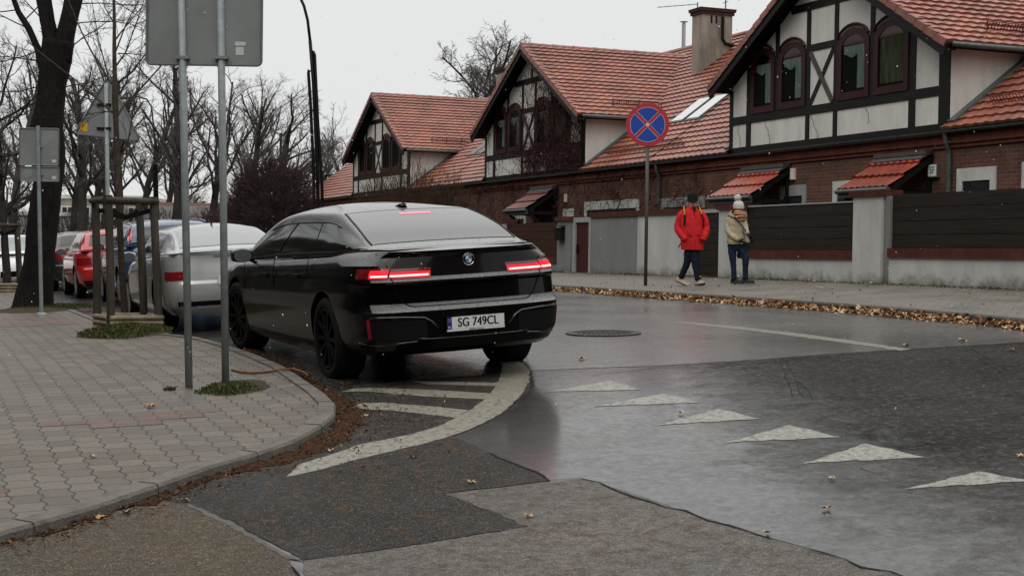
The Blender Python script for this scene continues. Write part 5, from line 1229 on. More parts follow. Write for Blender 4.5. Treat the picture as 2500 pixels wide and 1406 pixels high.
part('leaf', boards(25.67, 26.62, -.62, .90, .152), M_wood, gt); mb = MB(); mb.box((FT+.03,25.665,.905),(FT+.13,26.625,.975)); part('lintel', mb, MATS['rail_grey'], gt); mb = MB(); mb.tube([(FT+.03,26.5,.2),(FT-.01,26.5,.2),(FT-.01,26.38,.2)], .012, 6); part('handle', mb, M_chr, gt)
wallseg('garden_wall', 'plain white wall with brick coping behind the man in red', 'wall', 26.63, 29.28, 'wall', .90)
wallseg('garden_wall', 'plain grey wall with brick coping between the brown door and the white wall', 'wall', 29.285, 31.72, 'wall', .90, wm=M_wallg)
gt = thingH('garden_door', 'narrow brown door in a grey frame beside the mailbox', 'door', 32.2, FT, -.6)
mb = MB(); mb.box((FT+.05,31.86,-.62),(FT+.10,32.62,.80)); d_ = part('leaf', mb, mat('door_brown', (.045,.012,.010), .55, var=.2, vscale=5), gt)
mb = MB(); mb.box((FT+.01,31.725,-.9),(FT+.2,31.86,.92)); mb.box((FT+.01,32.62,-.9),(FT+.2,32.80,.92)); mb.box((FT+.01,31.86,.80),(FT+.2,32.62,.92)); mb.box((FT+.0,31.86,-.9),(FT+.2,32.62,-.62)); part('frame', mb, mat('frame_grey', (.27,.275,.27), .6, var=.15, vscale=6), gt)
mb = MB(); mb.box((FT+.02,32.50,.05),(FT+.05,32.57,.26)); mb.tube([(FT+.04,32.53,.17),(FT-.0,32.53,.17),(FT-.0,32.42,.17)], .012, 6); part('handle', mb, M_plas, d_)
mb = MB(); mb.box((FT-.01,31.5,.925),(FT+.26,36.9,1.03)); 
wallseg('fence_pillar', 'grey pillar carrying the mailbox left of the brown door', 'pillar', 32.81, 33.62, 'pillar', .85, wm=M_wallg)
t_ = thingH('mailbox', 'black mailbox hanging on the grey pillar', 'mailbox', 33.32, FT-.03, .5)
mb = MB(); mb.prism([(FT-.03,.36),(FT-.16,.36),(FT-.17,.66),(FT-.03,.74)], 33.14, 33.48, lambda p,q,h: Vector((p,h,q))); part('case', mb, mat('mailbox_black', (.008,.008,.008), .4), t_)
mb = MB(); mb.box((FT-.185,33.13,.655),(FT-.03,33.49,.675)); part('lid', mb, M_plas, t_)
wallseg('fence_panel', 'brown board fence panel just right of the black car roof', 'fence', 33.63, 37.2, 'panel', .83, wood=M_woodb, plinth=-.20, wm=M_wallg, group=WG, rail=False)
wallseg('fence_pillar', 'pale pillar at the left end of the brown fence panel', 'pillar', 37.21, 37.95, 'pillar', .86, group='white pillars of the garden wall')
for i,(a_,b_) in enumerate(((37.96,42.4),(42.4,47.0))):
    wallseg('fence_panel', ['brown board fence panel mostly hidden behind the black car roof','brown board fence panel farthest from the camera behind the black car'][i], 'fence', a_, b_-.01, 'panel', .80, wood=M_woodb, plinth=-.2, wm=M_wallg, group=WG, rail=False)
# ---- dark blocks added out of the picture, shaped to darken reflections in paint and windows
def unseen_block(label, s0, s1, t0, t1, h, z=-1.6):
    B = thingH('reflection_block', label, 'building', (s0+s1)/2, (t0+t1)/2, z)
    mb = MB(); mb.box((t0,s0,z),(t1,s1,z+h)); part('wall', mb, mat('dark_block_wall', (.02,.019,.014), .95, var=.6, vscale=1.2), B)
    mb = MB(); tm_ = (t0+t1)/2; mb.prism([(t0-.4,z+h),(t1+.4,z+h),(tm_,z+h+2.6)], s0-.3, s1+.3, lambda p,q,hh: Vector((p,hh,q))); part('roof', mb, M_tiled, B)
    n = int((s1-s0)/3)
    for i in range(n):
        for k in range(3): y = s0+(i+.5)*(s1-s0)/n; mb = MB(); mb.box((t1,y-.5,z+1+k*3),(t1+.03,y+.5,z+2.6+k*3)); part('window', mb, M_win, B)
unseen_block('long dark block added left of the picture to darken reflections', -12, 230, -17, -8.5, 13)
unseen_block('dark block added behind the camera to darken reflections', -26, -16, -12, 30, 10)
# ================================================================== signs, lamps, tree guards
def at(px, py, Y): d = ray(px, py); return d*(Y/d.y)
M_galv = mat('galvanised', (.25,.28,.285), .45, .1, var=.18, vscale=12)
M_back = mat('sign_back', (.235,.25,.25), .5, .1, var=.12, vscale=3)
M_edge = mat('sign_edge', (.17,.18,.18), .45, .3)
M_stick = mat('sticker_white', (.55,.56,.55), .6)
# big double-pole sign, back side
b1, b2 = gp(464,945,LIFT), gp(553,943,LIFT); Yb = (b1.y+b2.y)/2
S_ = thing('traffic_sign', 'big grey back of a rectangular sign on two poles at the near pavement corner', 'road sign', (b1+b2)/2, org=(b1+b2)/2)
TL, TR, BR_, BL = at(352,-190,Yb), at(634,-190,Yb), at(638,158,Yb), at(357,157,Yb)
mb = MB(); x0, x1, z0, z1 = BL.x, BR_.x, BL.z, TL.z; yy = Yb-.03
def rrect(x0,x1,z0,z1,r,n=5):
    P = []
    for cx_, cz_, a0 in ((x1-r,z1-r,0),(x0+r,z1-r,PI/2),(x0+r,z0+r,PI),(x1-r,z0+r,1.5*PI)):
        for i in range(n+1): a = a0+PI/2*i/n; P.append((cx_+r*math.cos(a), cz_+r*math.sin(a)))
    return P
mb.prism(rrect(x0,x1,z0,z1,.04), yy+.045, yy+.05, lambda a,b,h: Vector((a,h,b))); pn = part('panel', mb, M_back, S_)
mb = MB(); o_ = rrect(x0,x1,z0,z1,.04); mb.tube([Vector((a,yy+.035,b)) for a,b in o_]+[Vector((o_[0][0],yy+.035,o_[0][1]))], .010, 6); part('panel_rim', mb, M_edge, S_)
for bb, tx in ((b1,439),(b2,536)):
    tp = at(tx, -200, Yb); mb = MB(); mb.tube([Vector((bb.x,bb.y,bb.z-.3)), tp], .0315, 16); mb.lathe([(.034,-.01),(.034,.01)], 12, 'z', tp); part('pole', mb, M_galv, S_, smooth=True)
    for py in (142, -120):
        k = at(tx+(553-536 if bb is b2 else 464-439)*(py+200)/1143, py, Yb); mb = MB(); mb.box((k.x-.055,k.y-.036,k.z-.012),(k.x+.055,k.y+.03,k.z+.012)); mb.lathe([(.036,-.014),(.036,.014)], 14, 'z', k); part('clamp', mb, M_back, S_)
for a_, b_ in (((573,102),(599,112)),((575,115),(594,135))):
    p, q = at(*a_, Yb), at(*b_, Yb); mb = MB(); mb.box((p.x,yy+.042,q.z),(q.x,yy+.0449,p.z)); part('sticker', mb, M_stick, S_)
# triangular sign
b0 = gp(268,778,LIFT); Y3 = b0.y
S_ = thing('traffic_sign', 'grey back of a triangular sign with a yellow sticker behind the young tree', 'road sign', b0, org=b0)
mb = MB(); mb.tube([b0-Vector((0,0,.3)), at(259,204,Y3)], .030, 12); part('pole', mb, M_galv, S_, smooth=True)
V3 = [at(262,186,Y3), at(181,327,Y3), at(343,344,Y3)]; cen = sum(V3, Vector())/3
def rtri(V, r=.045, n=5):
    P = []
    for i in range(3):
        a, b, c = V[i-1], V[i], V[(i+1)%3]; u = (a-b).normalized(); v = (c-b).normalized(); k = r/math.tan(u.angle(v)/2)
        p0, p2 = b+u*k, b+v*k
        for j in range(n+1): t = j/n; P.append((p0*(1-t)+b*t)*(1-t)+(b*(1-t)+p2*t)*t)
    return P
R3 = rtri(V3); mb = MB(); mb.prism([(p.x,p.z) for p in R3], Y3+.035, Y3+.04, lambda a,b,h: Vector((a,h,b))); part('panel', mb, M_back, S_)
mb = MB(); mb.tube([Vector((p.x,Y3+.025,p.z)) for p in R3+[R3[0]]], .011, 6); part('panel_rim', mb, M_edge, S_)
for py in (256, 314): k = at(262,py,Y3); mb = MB(); mb.box((k.x-.16,k.y+.015,k.z-.018),(k.x+.05,k.y+.033,k.z+.018)); mb.lathe([(.035,-.016),(.035,.016)], 12, 'z', Vector((k.x,k.y,k.z))); part('clamp', mb, M_tim, S_)
for a_, b_ in (((192,300),(201,316)),((200,300),(212,321))):
    p, q = at(*a_, Y3), at(*b_, Y3); mb = MB(); mb.box((p.x,Y3+.030,q.z),(q.x,Y3+.0349,p.z)); part('sticker', mb, mat('sticker_yellow', (.65,.36,.03), .6), S_)
# small double-panel sign
b0 = gp(101,770,LIFT); Y4 = b0.y
S_ = thing('traffic_sign', 'small grey double sign back in front of the big tree trunk', 'road sign', b0, org=b0)
mb = MB(); mb.tube([b0-Vector((0,0,.3)), b0+Vector((0,0,.04)), at(92,308,Y4)], [.030,.030,.030], 12); mb.lathe([(.09,0),(.08,.03),(.04,.05)], 12, 'z', b0); part('pole', mb, M_galv, S_, smooth=False)
for (x0_,y0_,x1_,y1_) in ((46,313,142,404),(48,407,143,443)):
    p, q = at(x0_,y0_,Y4), at(x1_,y1_,Y4); mb = MB(); mb.prism(rrect(p.x,q.x,q.z,p.z,.02), Y4+.033, Y4+.038, lambda a,b,h: Vector((a,h,b))); part('panel', mb, M_back, S_)
    o_ = rrect(p.x,q.x,q.z,p.z,.02); mb = MB(); mb.tube([Vector((a,Y4+.026,b)) for a,b in o_+[o_[0]]], .008, 5); part('panel_rim', mb, M_edge, S_)
    mb = MB(); k = (p+q)/2; mb.box((k.x-.05,Y4+.0,k.z-.015),(k.x+.05,Y4+.032,k.z+.015)); part('clamp', mb, M_back, S_)
c_ = at(65,424,Y4); mb = MB(); mb.lathe([(.075,.0),(.075,-.004),(.001,-.0045)], 24, 'y', (c_.x,Y4+.032,c_.z)); part('sticker', mb, mat('sticker_pale', (.24,.27,.26), .6), S_)
for a_, b_ in (((125,390),(136,397)),((125,430),(136,438))):
    p, q = at(*a_, Y4), at(*b_, Y4); mb = MB(); mb.box((p.x,Y4+.029,q.z),(q.x,Y4+.0329,p.z)); part('sticker', mb, M_stick, S_)
# no stopping sign
b0 = gp(1576,697,0,gf); Y5 = b0.y; c_ = at(1581,305,Y5); R_ = 52/FOC*c_.length
S_ = thing('traffic_sign', 'round no stopping sign, blue with a red ring and red cross', 'road sign', b0, org=b0)
mb = MB(); mb.tube([b0-Vector((0,0,.3)), Vector((c_.x+.01,c_.y+.05,c_.z+.1))], .033, 12); part('pole', mb, mat('pole_brownish', (.085,.078,.07), .55, .3, var=.3, vscale=6), S_, smooth=True)
vd = Vector((-c_.x,-c_.y,0)).normalized(); sxv = Vector((vd.y,-vd.x,0))*-1
if sxv.x < 0: sxv = -sxv
def disc(mb, r0, r1, off, a0=0, a1=2*PI, n=48):
    rows = []
    for i in range(n+1): a = a0+(a1-a0)*i/n; d = sxv*math.cos(a)+Vector((0,0,math.sin(a))); rows.append([c_+d*r0+vd*off, c_+d*r1+vd*off])
    mb.grid(rows)
mb = MB(); disc(mb, .001, R_, .0); mb.grid([[c_+(sxv*math.cos(2*PI*i/48)+Vector((0,0,math.sin(2*PI*i/48))))*R_+vd*h for i in range(49)] for h in (-.02,0)]); disc(mb, .001, R_, -.02); fc = part('face', mb, mat('sign_red', (.42,.02,.03), .4, coat=.6), S_)
mb = MB(); ri = R_*.80
for q in range(4):       # blue sectors between the red diagonals
    mid = PI/2*q; hw = PI/4; bar_ = R_*.105; pts = []
    for i in range(17):
        a = mid-hw+2*hw*i/16; d = sxv*math.cos(a)+Vector((0,0,math.sin(a))); pts.append((a,d))
    apex = (sxv*math.cos(mid)+Vector((0,0,math.sin(mid))))*(bar_*math.sqrt(2)*.72)
    ax = math.asin(bar_*.72/ri); a_ = mid-hw+ax; b_ = mid+hw-ax; arc = [c_+(sxv*math.cos(a_+(b_-a_)*i/16)+Vector((0,0,math.sin(a_+(b_-a_)*i/16))))*ri+vd*.004 for i in range(17)]
    mb.add([c_+apex+vd*.004]+arc, [(0,i+1,i+2) for i in range(16)])
part('blue_field', mb, mat('sign_blue', (.006,.05,.32), .4, coat=.6), fc)
mb = MB()
for q in range(4):
    mid = PI/2*q; bar_ = R_*.105; ax = math.asin(bar_*.72/ri); a_ = mid-PI/4+ax; b_ = mid+PI/4-ax; apex = (sxv*math.cos(mid)+Vector((0,0,math.sin(mid))))*(bar_*math.sqrt(2)*.72)
    arc = [c_+(sxv*math.cos(a_+(b_-a_)*i/12)+Vector((0,0,math.sin(a_+(b_-a_)*i/12))))*ri+vd*.005 for i in range(13)]; mb.tube([c_+apex+vd*.005]+arc+[c_+apex+vd*.005], .004, 4)
mb.box((c_.x-.028,0,0),(c_.x+.028,.001,.001)); mb.v = mb.v[:-8]; mb.f = mb.f[:-6]; mb.m = mb.m[:-6]
mb.add([c_+sxv*a+Vector((0,0,b))+vd*.007 for a,b in ((-.03,-.03),(.03,-.03),(.03,.03),(-.03,.03))], [(0,1,2,3)])
part('white_lines', mb, mat('sign_white', (.55,.52,.55), .4), fc)
# street lamps: clustered tubes with a curved arm
M_lamp = mat('lamp_iron', (.008,.008,.009), .5, .3)
def street_lamp(label, base, tubes, arm, Y):
    L_ = thing('street_lamp', label, 'street lamp', base, org=base, group='slim dark street lamps of clustered tubes')
    for pts, r in tubes: mb = MB(); mb.tube([at(x,y,Y+k*.12) for k,(x,y) in zip([0]*9, pts)], r, 8); part('tube', mb, M_lamp, L_, smooth=True)
    mb = MB(); mb.tube([at(x,y,Y) for x,y in arm], .045, 8); part('arm', mb, M_lamp, L_, smooth=True)
    e_ = at(*arm[-1], Y); mb = MB(); mb.ball(e_+Vector((-.3,0,0)), .16, 12, 8, sc_=(2.2,.9,.5)); part('lamp_head', mb, M_lamp, L_)
    mb = MB(); mb.lathe([(.22,-.5),(.22,.1),(.12,.25)], 12, 'z', base); part('foot', mb, M_lamp, L_)
Yl = 46.
street_lamp('tall dark street lamp of three tubes rising behind the black car roof', at(782,705,Yl), [([(770,705),(765,400),(758,250),(753,180),(754,172),(757,176)], .05), ([(782,705),(774,400),(765,200),(757,100)], .055), ([(792,705),(786,450),(776,300),(768,134),(765,128),(760,126)], .05)], [(757,100),(751,50),(742,15),(728,-15),(700,-38)], Yl)
Yl = 82.
street_lamp('smaller far street lamp of thin tubes between the young tree and the poles', at(386,668,Yl), [([(379,668),(377,500),(376,372),(378,368),(380,372)], .06), ([(388,668),(385,500),(381,345),(382,340),(385,344)], .06), ([(384,668),(381,500),(378,330),(374,300)], .06)], [(374,300),(370,262),(358,243),(336,236),(318,240)], Yl)
# tree guards
M_stake = mat('weathered_wood', (.060,.050,.040), .8, var=.4, vscale=9, bump=.5, bscale=30, stretch=(1,1,.2))
M_staked = mat('half_round_wood', (.23,.19,.13), .8, var=.35, vscale=9, bump=.4, bscale=30)
M_strap = mat('black_strap', (.006,.006,.006), .7)
def guard(label, base, rot, h=1.72, w=.60):
    T_ = thing('tree_guard', label, 'tree guard', base, rot, 'wooden stake guards round young trees'); a = w/2
    for x, y in ((-a,-a),(a,-a),(a,a),(-a,a)): mb = MB(); mb.tube([(x*1.04,y*1.04,-.05),(x*.99-.03,y,h*.5),(x*.96-.07,y,h)], [.052,.052,.050], 10); part('stake', mb, M_stake, T_, angle=40)
    for x0,y0,x1,y1 in ((-a-.04,-a-.045,a+.04,-a-.045),(-a-.04,a+.045,a+.04,a+.045),(-a-.045,-a,-a-.045,a),(a+.045,-a,a+.045,a)):
        mb = MB(); mb.tube([(x0*.97-.07,y0,h-.06),(x1*.97-.07,y1,h-.06)], .038, 8); part('top_rail', mb, M_stake, T_, angle=40)
        for z in (.05,.125,.195): mb = MB(); mb.tube([(x0,y0,z-.02),(x1,y1,z-.02)], .036, 8); part('foot_rail', mb, M_staked, T_, angle=40)
    for x, y in ((-a,-a),(a,-a),(a,a),(-a,a)):
        mb = MB(); mb.bar((x*.95-.07,y,h-.17),(-.045,0,h-.27),.006,.06); part('strap', mb, M_strap, T_)
    return T_
Gb = gp(313,806,LIFT); guard('stake guard round the young tree beside the silver coupe', Gb, -AZ+.16)
Gf = gp(16,712,LIFT); guard('far stake guard at the left picture edge', Gf, -AZ, h=1.65)
# grass
def blades(name, label, spots, hgt, m, cat='grass', seed=1):
    rr = random.Random(seed); mb = MB()
    for p, k in spots:
        a = rr.uniform(0,2*PI); L_ = hgt*k*rr.uniform(.5,1.2); wd_ = .004+.004*rr.random(); u = Vector((math.cos(a),math.sin(a),0)); ln = Vector((rr.gauss(0,.5),rr.gauss(0,.5),0))*L_
        mb.add([p-u*wd_, p+u*wd_, p+ln*.4+Vector((0,0,L_*.6))+u*wd_*.7, p+ln+Vector((0,0,L_*.85))], [(0,1,2),(0,2,3)], rr.randrange(3))
    return single(name, mb, m, label, cat, (0,0,0), 0, kind='stuff')
GM = [mat('grass_green', (.045,.075,.016), .8), mat('grass_dark', (.025,.045,.012), .8), mat('grass_straw', (.12,.10,.045), .8)]
def scatter(cx_, cy_, rx_, ry_, n, lift, seed, hump=.0, fn=None):
    rr = random.Random(seed); c0 = Vector((cx_,cy_,0)); R = []
    for i in range(n):
        a = rr.uniform(0,2*PI); q = rr.random()**.6; wob = .75+.35*noise.noise(Vector((math.cos(a)*1.3,math.sin(a)*1.3,seed)))
        p = c0+Vector((math.cos(a)*rx_*q*wob, math.sin(a)*ry_*q*wob, 0)); s, t = st(p); p.z = (fn or g)(s,t)+lift+hump*(1-q*q); R.append((p, 1-.5*q))
    return R
gc = gp(305,815,LIFT)
def mound(name, c, rx_, ry_, hump, m, lift):
    mb = MB(); rows = []
    for j in range(8):
        q = j/7; r = []
        for i in range(33):
            a = 2*PI*i/32; wob = .8+.3*noise.noise(Vector((math.cos(a)*1.3,math.sin(a)*1.3,5.0))); p = Vector((c.x+math.cos(a)*rx_*q*wob, c.y+math.sin(a)*ry_*q*wob, 0)); s, t = st(p); p.z = g(s,t)+lift+hump*(1-q*q)+.003*(1-q)-.004*q+.01*noise.noise(p*6)*(1-q); r.append(p)
        rows.append(r)
    mb.grid(rows); return struct(name, mb, m)
M_soil = mat('soil', (.05,.04,.022), .9, var=.4, vscale=14, bump=.7, bscale=40)
mound('tree_pit_soil', gc, .74, .95, .06, M_soil, LIFT+.006)
blades('grass', 'green grass mound round the foot of the nearer stake guard', scatter(gc.x, gc.y, .78, 1.0, 5200, LIFT, 3, .06), .10, GM, seed=2)
pc_ = gp(575,945,LIFT); mound('pole_foot_soil', pc_, .36, .55, .012, M_soil, LIFT+.006)
blades('grass', 'thin mossy grass at the foot of the two sign poles', scatter(gp(555,950,LIFT).x, gp(555,950,LIFT).y, .36, .5, 1300, LIFT, 5, .015), .05, GM, seed=4)
blades('weeds', 'small green weed clump left of the sign poles', scatter(gp(415,952,LIFT).x, gp(415,952,LIFT).y, .07, .08, 90, LIFT, 6), .05, GM, 'weeds', seed=5)
tb = gp(80,757,LIFT); mound('tree_foot_soil', tb, 1.0, 1.3, .05, M_soil, LIFT+.006)
blades('grass', 'mossy grass round the foot of the big dark tree', scatter(gp(120,757,LIFT).x, gp(120,757,LIFT).y+.4, 1.3, 1.0, 2200, LIFT, 8, .03), .09, GM, seed=6)
rr = random.Random(5); sp_l = []
for i in range(5200):
    s = rr.uniform(12,40); t = FT-abs(rr.gauss(0,.13)); k = max(0, .6+.6*noise.noise(Vector((s*.7,0,3))))
    if rr.random() < k: sp_l.append((Wp(s,t,gf(s,t)), k))
blades('grass', 'low moss and grass line along the foot of the far garden wall', sp_l, .055, GM, seed=9)
# orange-brown hose over the pavement
hp = [(566,906),(590,912),(620,914),(655,911),(690,905),(715,904),(738,911),(752,920)]
mb = MB(); mb.tube([gp(x,y,LIFT if i < 6 else .05)+Vector((0,0,.014)) for i,(x,y) in enumerate(hp)], .0105, 8); single('hose', mb, mat('orange_rubber', (.20,.075,.025), .5, var=.3, vscale=20), 'thin orange brown hose lying from the sign pole to the kerb', 'hose', smooth=True)
# sleet in the air
mb = MB(); rr = random.Random(21)
for i in range(330):
    d = ray(rr.uniform(0,2500), rr.uniform(0,1000)).normalized(); p = d*rr.uniform(6,16)
    s, t = st(p)
    if p.z < g(s,t)+.2: continue
    r = rr.uniform(.0014,.0032); mb.ball(p, r, 5, 4, sc_=(1,1,rr.uniform(1,1.9)))
single('falling_sleet', mb, mat('sleet', (.75,.76,.78), .6), 'sparse white sleet flakes falling through the air', 'sleet', kind='stuff')
# ================================================================== trees and shrubs
M_bark = mat('bark', (.012,.0105,.009), .9, var=.5, vscale=14, bump=1.0, bscale=26, stretch=(1,1,.35))
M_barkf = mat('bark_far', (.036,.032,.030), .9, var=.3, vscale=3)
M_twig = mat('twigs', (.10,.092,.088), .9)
M_twigr = mat('twigs_brown', (.050,.034,.026), .9)
M_young = mat('young_bark', (.055,.042,.032), .85, var=.4, vscale=20)
def grow(mbs, pos, d, L, r, depth, P, rr):
    """mbs: [trunk, crown]; recursive bare branching"""
    n = P['seg'][min(depth, len(P['seg'])-1)]; pts = [pos.copy()]; rad = [r]; p = pos.copy(); d = d.normalized(); dirs_ = [d.copy()]
    rend = r*(.42 if depth < P['maxd'] else .4)
    for i in range(n):
        d = (d + Vector((rr.gauss(0,1),rr.gauss(0,1),rr.gauss(0,1)))*P['wob']*(1+.5*depth) + Vector((0,0,P['up']))*(1 if depth else .4)).normalized()
        p = p + d*(L/n); pts.append(p.copy()); rad.append(r+(rend-r)*(i+1)/n); dirs_.append(d.copy())
    sides = 10 if depth == 0 else 6 if depth == 1 else 4 if depth == 2 else 3
    mbs[0 if depth <= 1 else 1].tube(pts, rad, sides, cap=False)
    if depth >= P['maxd']: return
    k = P['kids'][depth]
    for i in range(k):
        f = P['from'][min(depth,len(P['from'])-1)]; f = f+(1-f)*(i+rr.random()*.8)/k; f = min(f,.999); j = int(f*n); q = pts[j].lerp(pts[min(j+1,n)], f*n-j); dd = dirs_[j]
        ax = dd.orthogonal().normalized(); ax.rotate(Matrix.Rotation(rr.uniform(0,2*PI), 3, dd)); a = P['ang']*rr.uniform(.6,1.35)
        nd = (dd*math.cos(a)+ax*math.sin(a)); rl = rad[j]*(rr.uniform(.36,.62) if depth else rr.uniform(.38,.6)); ll = L*P['ratio'][depth]*rr.uniform(.65,1.15)*(1.15-.55*f)
        grow(mbs, q, nd, ll, max(rl, P['rmin']), depth+1, P, rr)
    if depth and P.get('lead', True): pass
TREEP = {
 'broad': dict(seg=[6,6,5,4,3], wob=.10, up=.055, kids=[10,8,7,6], ratio=[.62,.52,.5,.5], ang=.80, maxd=4, rmin=.0045, **{'from':[.28,.25,.15,.1]}),
 'tall': dict(seg=[8,5,5,4,3], wob=.06, up=.09, kids=[14,8,6,5], ratio=[.34,.5,.5,.5], ang=.75, maxd=4, rmin=.0045, **{'from':[.38,.2,.15,.1]}),
 'dense': dict(seg=[5,7,6,5,3], wob=.12, up=.02, kids=[9,11,9,8], ratio=[.95,.5,.45,.45], ang=.78, maxd=4, rmin=.0045, **{'from':[.6,.25,.15,.1]}),
 'fork': dict(seg=[5,7,6,5,3], wob=.10, up=.05, kids=[7,10,8,6], ratio=[1.0,.5,.45,.45], ang=.68, maxd=4, rmin=.0045, **{'from':[.55,.25,.15,.1]}),
}
TM = {}
def tree_mesh(kind, seed, H=10.0):
    if (kind,seed) in TM: return TM[(kind,seed)]
    rr = random.Random(seed); mbs = [MB(), MB()]; P = TREEP[kind]; L = H*{'broad':.62,'tall':.86,'fork':.5,'dense':.5}[kind]
    grow(mbs, Vector((0,0,0)), Vector((rr.gauss(0,.03),rr.gauss(0,.03),1)), L, H*.021, 0, P, rr)
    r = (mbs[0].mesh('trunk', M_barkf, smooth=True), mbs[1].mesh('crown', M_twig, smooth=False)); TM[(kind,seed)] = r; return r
def tree(label, px, Y, H, kind, seed, group=None, base_py=None, wide=1.0):
    a = at(px, 640, Y); s, t = st(a); z = g(min(s,80), max(-6,min(t,20)))-.1-(.6 if s > 60 else 0); loc = Vector((a.x, Y, z))
    T_ = thing('bare_tree', label, 'tree', loc, random.Random(seed*13+int(px)).uniform(0,6.28), group); k = H/10; T_.scale = (k*wide,k*wide,k)
    for nm, me in zip(('trunk','crown'), tree_mesh(kind, seed)):
        o = bpy.data.objects.new(nm, me); col.objects.link(o); o.parent = T_
    return T_
TGRP = 'bare winter trees beyond the parked cars'
TL_ = [(-60,70,15,'broad',1,'broad bare tree at the far left picture edge behind the stake guard'),(35,84,14,'tall',2,'tall bare tree seen left of the big dark trunk'),
 (203,62,10.5,'tall',4,'slender bare tree below the triangular sign'),(425,76,12.5,'tall',7,'bare tree left of the first tall sign pole'),
 (503,80,14.0,'fork',8,'thick dark bare tree between the two tall sign poles'),(575,86,13.5,'fork',9,'wide forked bare tree right of the second tall sign pole'),(640,80,13,'broad',10,'bare tree above the dark round bush'),
 (835,96,13.2,'fork',12,'pale bare tree right of the tall street lamp'),(868,104,12,'broad',13,'smaller bare tree against the barge board of the farthest house'),(1195,112,23.5,'dense',14,'rounded bare tree rising behind the roofs of the two farther houses'),
 (390,105,13.5,'broad',1,'far bare tree behind the smaller street lamp'),(285,70,11,'tall',7,'slim bare tree directly behind the young tree'),
 (760,84,9.5,'broad',6,'low bare tree at the foot of the tall street lamp'),(600,60,8.0,'tall',5,'young bare tree rising from the dark round bush'),
 (168,78,11.5,'tall',4,'slender bare tree just left of the pale apartment block'),(300,80,12,'tall',5,'slender bare tree just right of the young staked tree'),(255,98,13,'tall',7,'tall thin bare tree directly behind the triangular sign'),(345,90,12.5,'tall',2,'tall thin bare tree right of the stake guard'),(230,84,11,'tall',2,'thin bare trunk in front of the pale apartment block'),(450,66,9,'tall',7,'thin bare trunk beside the low red roofed house')]
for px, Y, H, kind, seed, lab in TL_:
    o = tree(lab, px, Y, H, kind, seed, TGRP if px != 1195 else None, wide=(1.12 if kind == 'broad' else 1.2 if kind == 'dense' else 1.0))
    if px == 1195: o.location.x -= 1.35
# ---- the big dark tree on the near pavement
Yt = gp(80,757,LIFT).y+.3
def wpath(pix, Y): return [at(x,y,Y) for x,y in pix]
def limb(mb, pix, radpx, Y, n=18, rough=.10, seed=0):
    pts = wpath(pix, Y); r = [q/FOC*Y for q in radpx]; P_, R_ = [], []
    for i in range(len(pts)-1):
        k = max(1, int((pts[i+1]-pts[i]).length/.09))
        for j in range(k): P_.append(pts[i].lerp(pts[i+1], j/k)); R_.append(r[i]+(r[i+1]-r[i])*j/k)
    P_.append(pts[-1]); R_.append(r[-1]); o = len(mb.v); mb.tube(P_, R_, n, cap=True)
    for i, p in enumerate(P_):
        for q in range(n):
            v = mb.v[o+i*n+q]; d = v-p; s = 1+rough*noise.noise(Vector((d.normalized().x*1.5, d.normalized().y*1.5, p.z*1.3+seed)))*2+rough*.5*noise.noise(v*6); mb.v[o+i*n+q] = p+d*s
BT = thing('big_tree', 'thick dark tree trunk forking overhead at the left, growing from the near pavement', 'tree', gp(80,757,LIFT), org=gp(80,757,LIFT))
mb = MB(); limb(mb, [(82,775),(84,752),(90,700),(100,620),(110,520),(116,440),(115,380),(114,310),(122,250),(127,200),(134,140),(140,100)], [62,50,42,38,36,35,40,38,35,33,37,40], Yt)
part('trunk', mb, M_bark, BT, smooth=True)
mb = MB(); limb(mb, [(138,190),(128,110),(115,50),(104,-10),(95,-90)], [22,21,19,18,16], Yt, seed=3); part('limb', mb, M_bark, BT, smooth=True)
mb = MB(); limb(mb, [(145,150),(158,95),(170,40),(182,-20),(200,-120)], [27,24,22,21,18], Yt, seed=5); part('limb', mb, M_bark, BT, smooth=True)
mb = MB(); limb(mb, [(112,215),(104,170),(92,120),(70,70),(45,30),(28,-15),(18,-60)], [11,10,8.5,8,6.5,5.5,4.5], Yt, 12, .08, seed=7); part('limb', mb, M_bark, BT, smooth=True)
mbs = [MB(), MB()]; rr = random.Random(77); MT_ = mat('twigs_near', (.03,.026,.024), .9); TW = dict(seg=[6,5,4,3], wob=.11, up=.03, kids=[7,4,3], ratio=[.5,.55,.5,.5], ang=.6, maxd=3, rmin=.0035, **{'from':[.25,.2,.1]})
for (x,y),(dx,dz),L_ in [((100,150),(-1,.1),1.6),((92,125),(-1,-.25),1.5),((70,70),(-1,.3),1.3),((110,210),(-1,-.3),1.4),((150,215),(1,.15),1.4),((160,120),(1,.3),1.3),((175,60),(1,.2),1.2),((60,50),(1,.7),1.1),((165,225),(.8,-.2),1.2),((120,60),(-.8,.6),1.2),((185,10),(1,-.1),1.3),((40,25),(-1,-.2),1.2),((105,240),(-1,-.5),1.3),((190,-30),(1,-.3),1.5),((100,-20),(-1,-.1),1.5)]:
    grow(mbs, at(x,y,Yt), Vector((dx,rr.uniform(-.5,.5),dz)), L_, .012, 0, TW, rr)
mbs[1].merge(mbs[0]); part('twigs', mbs[1], MT_, BT)
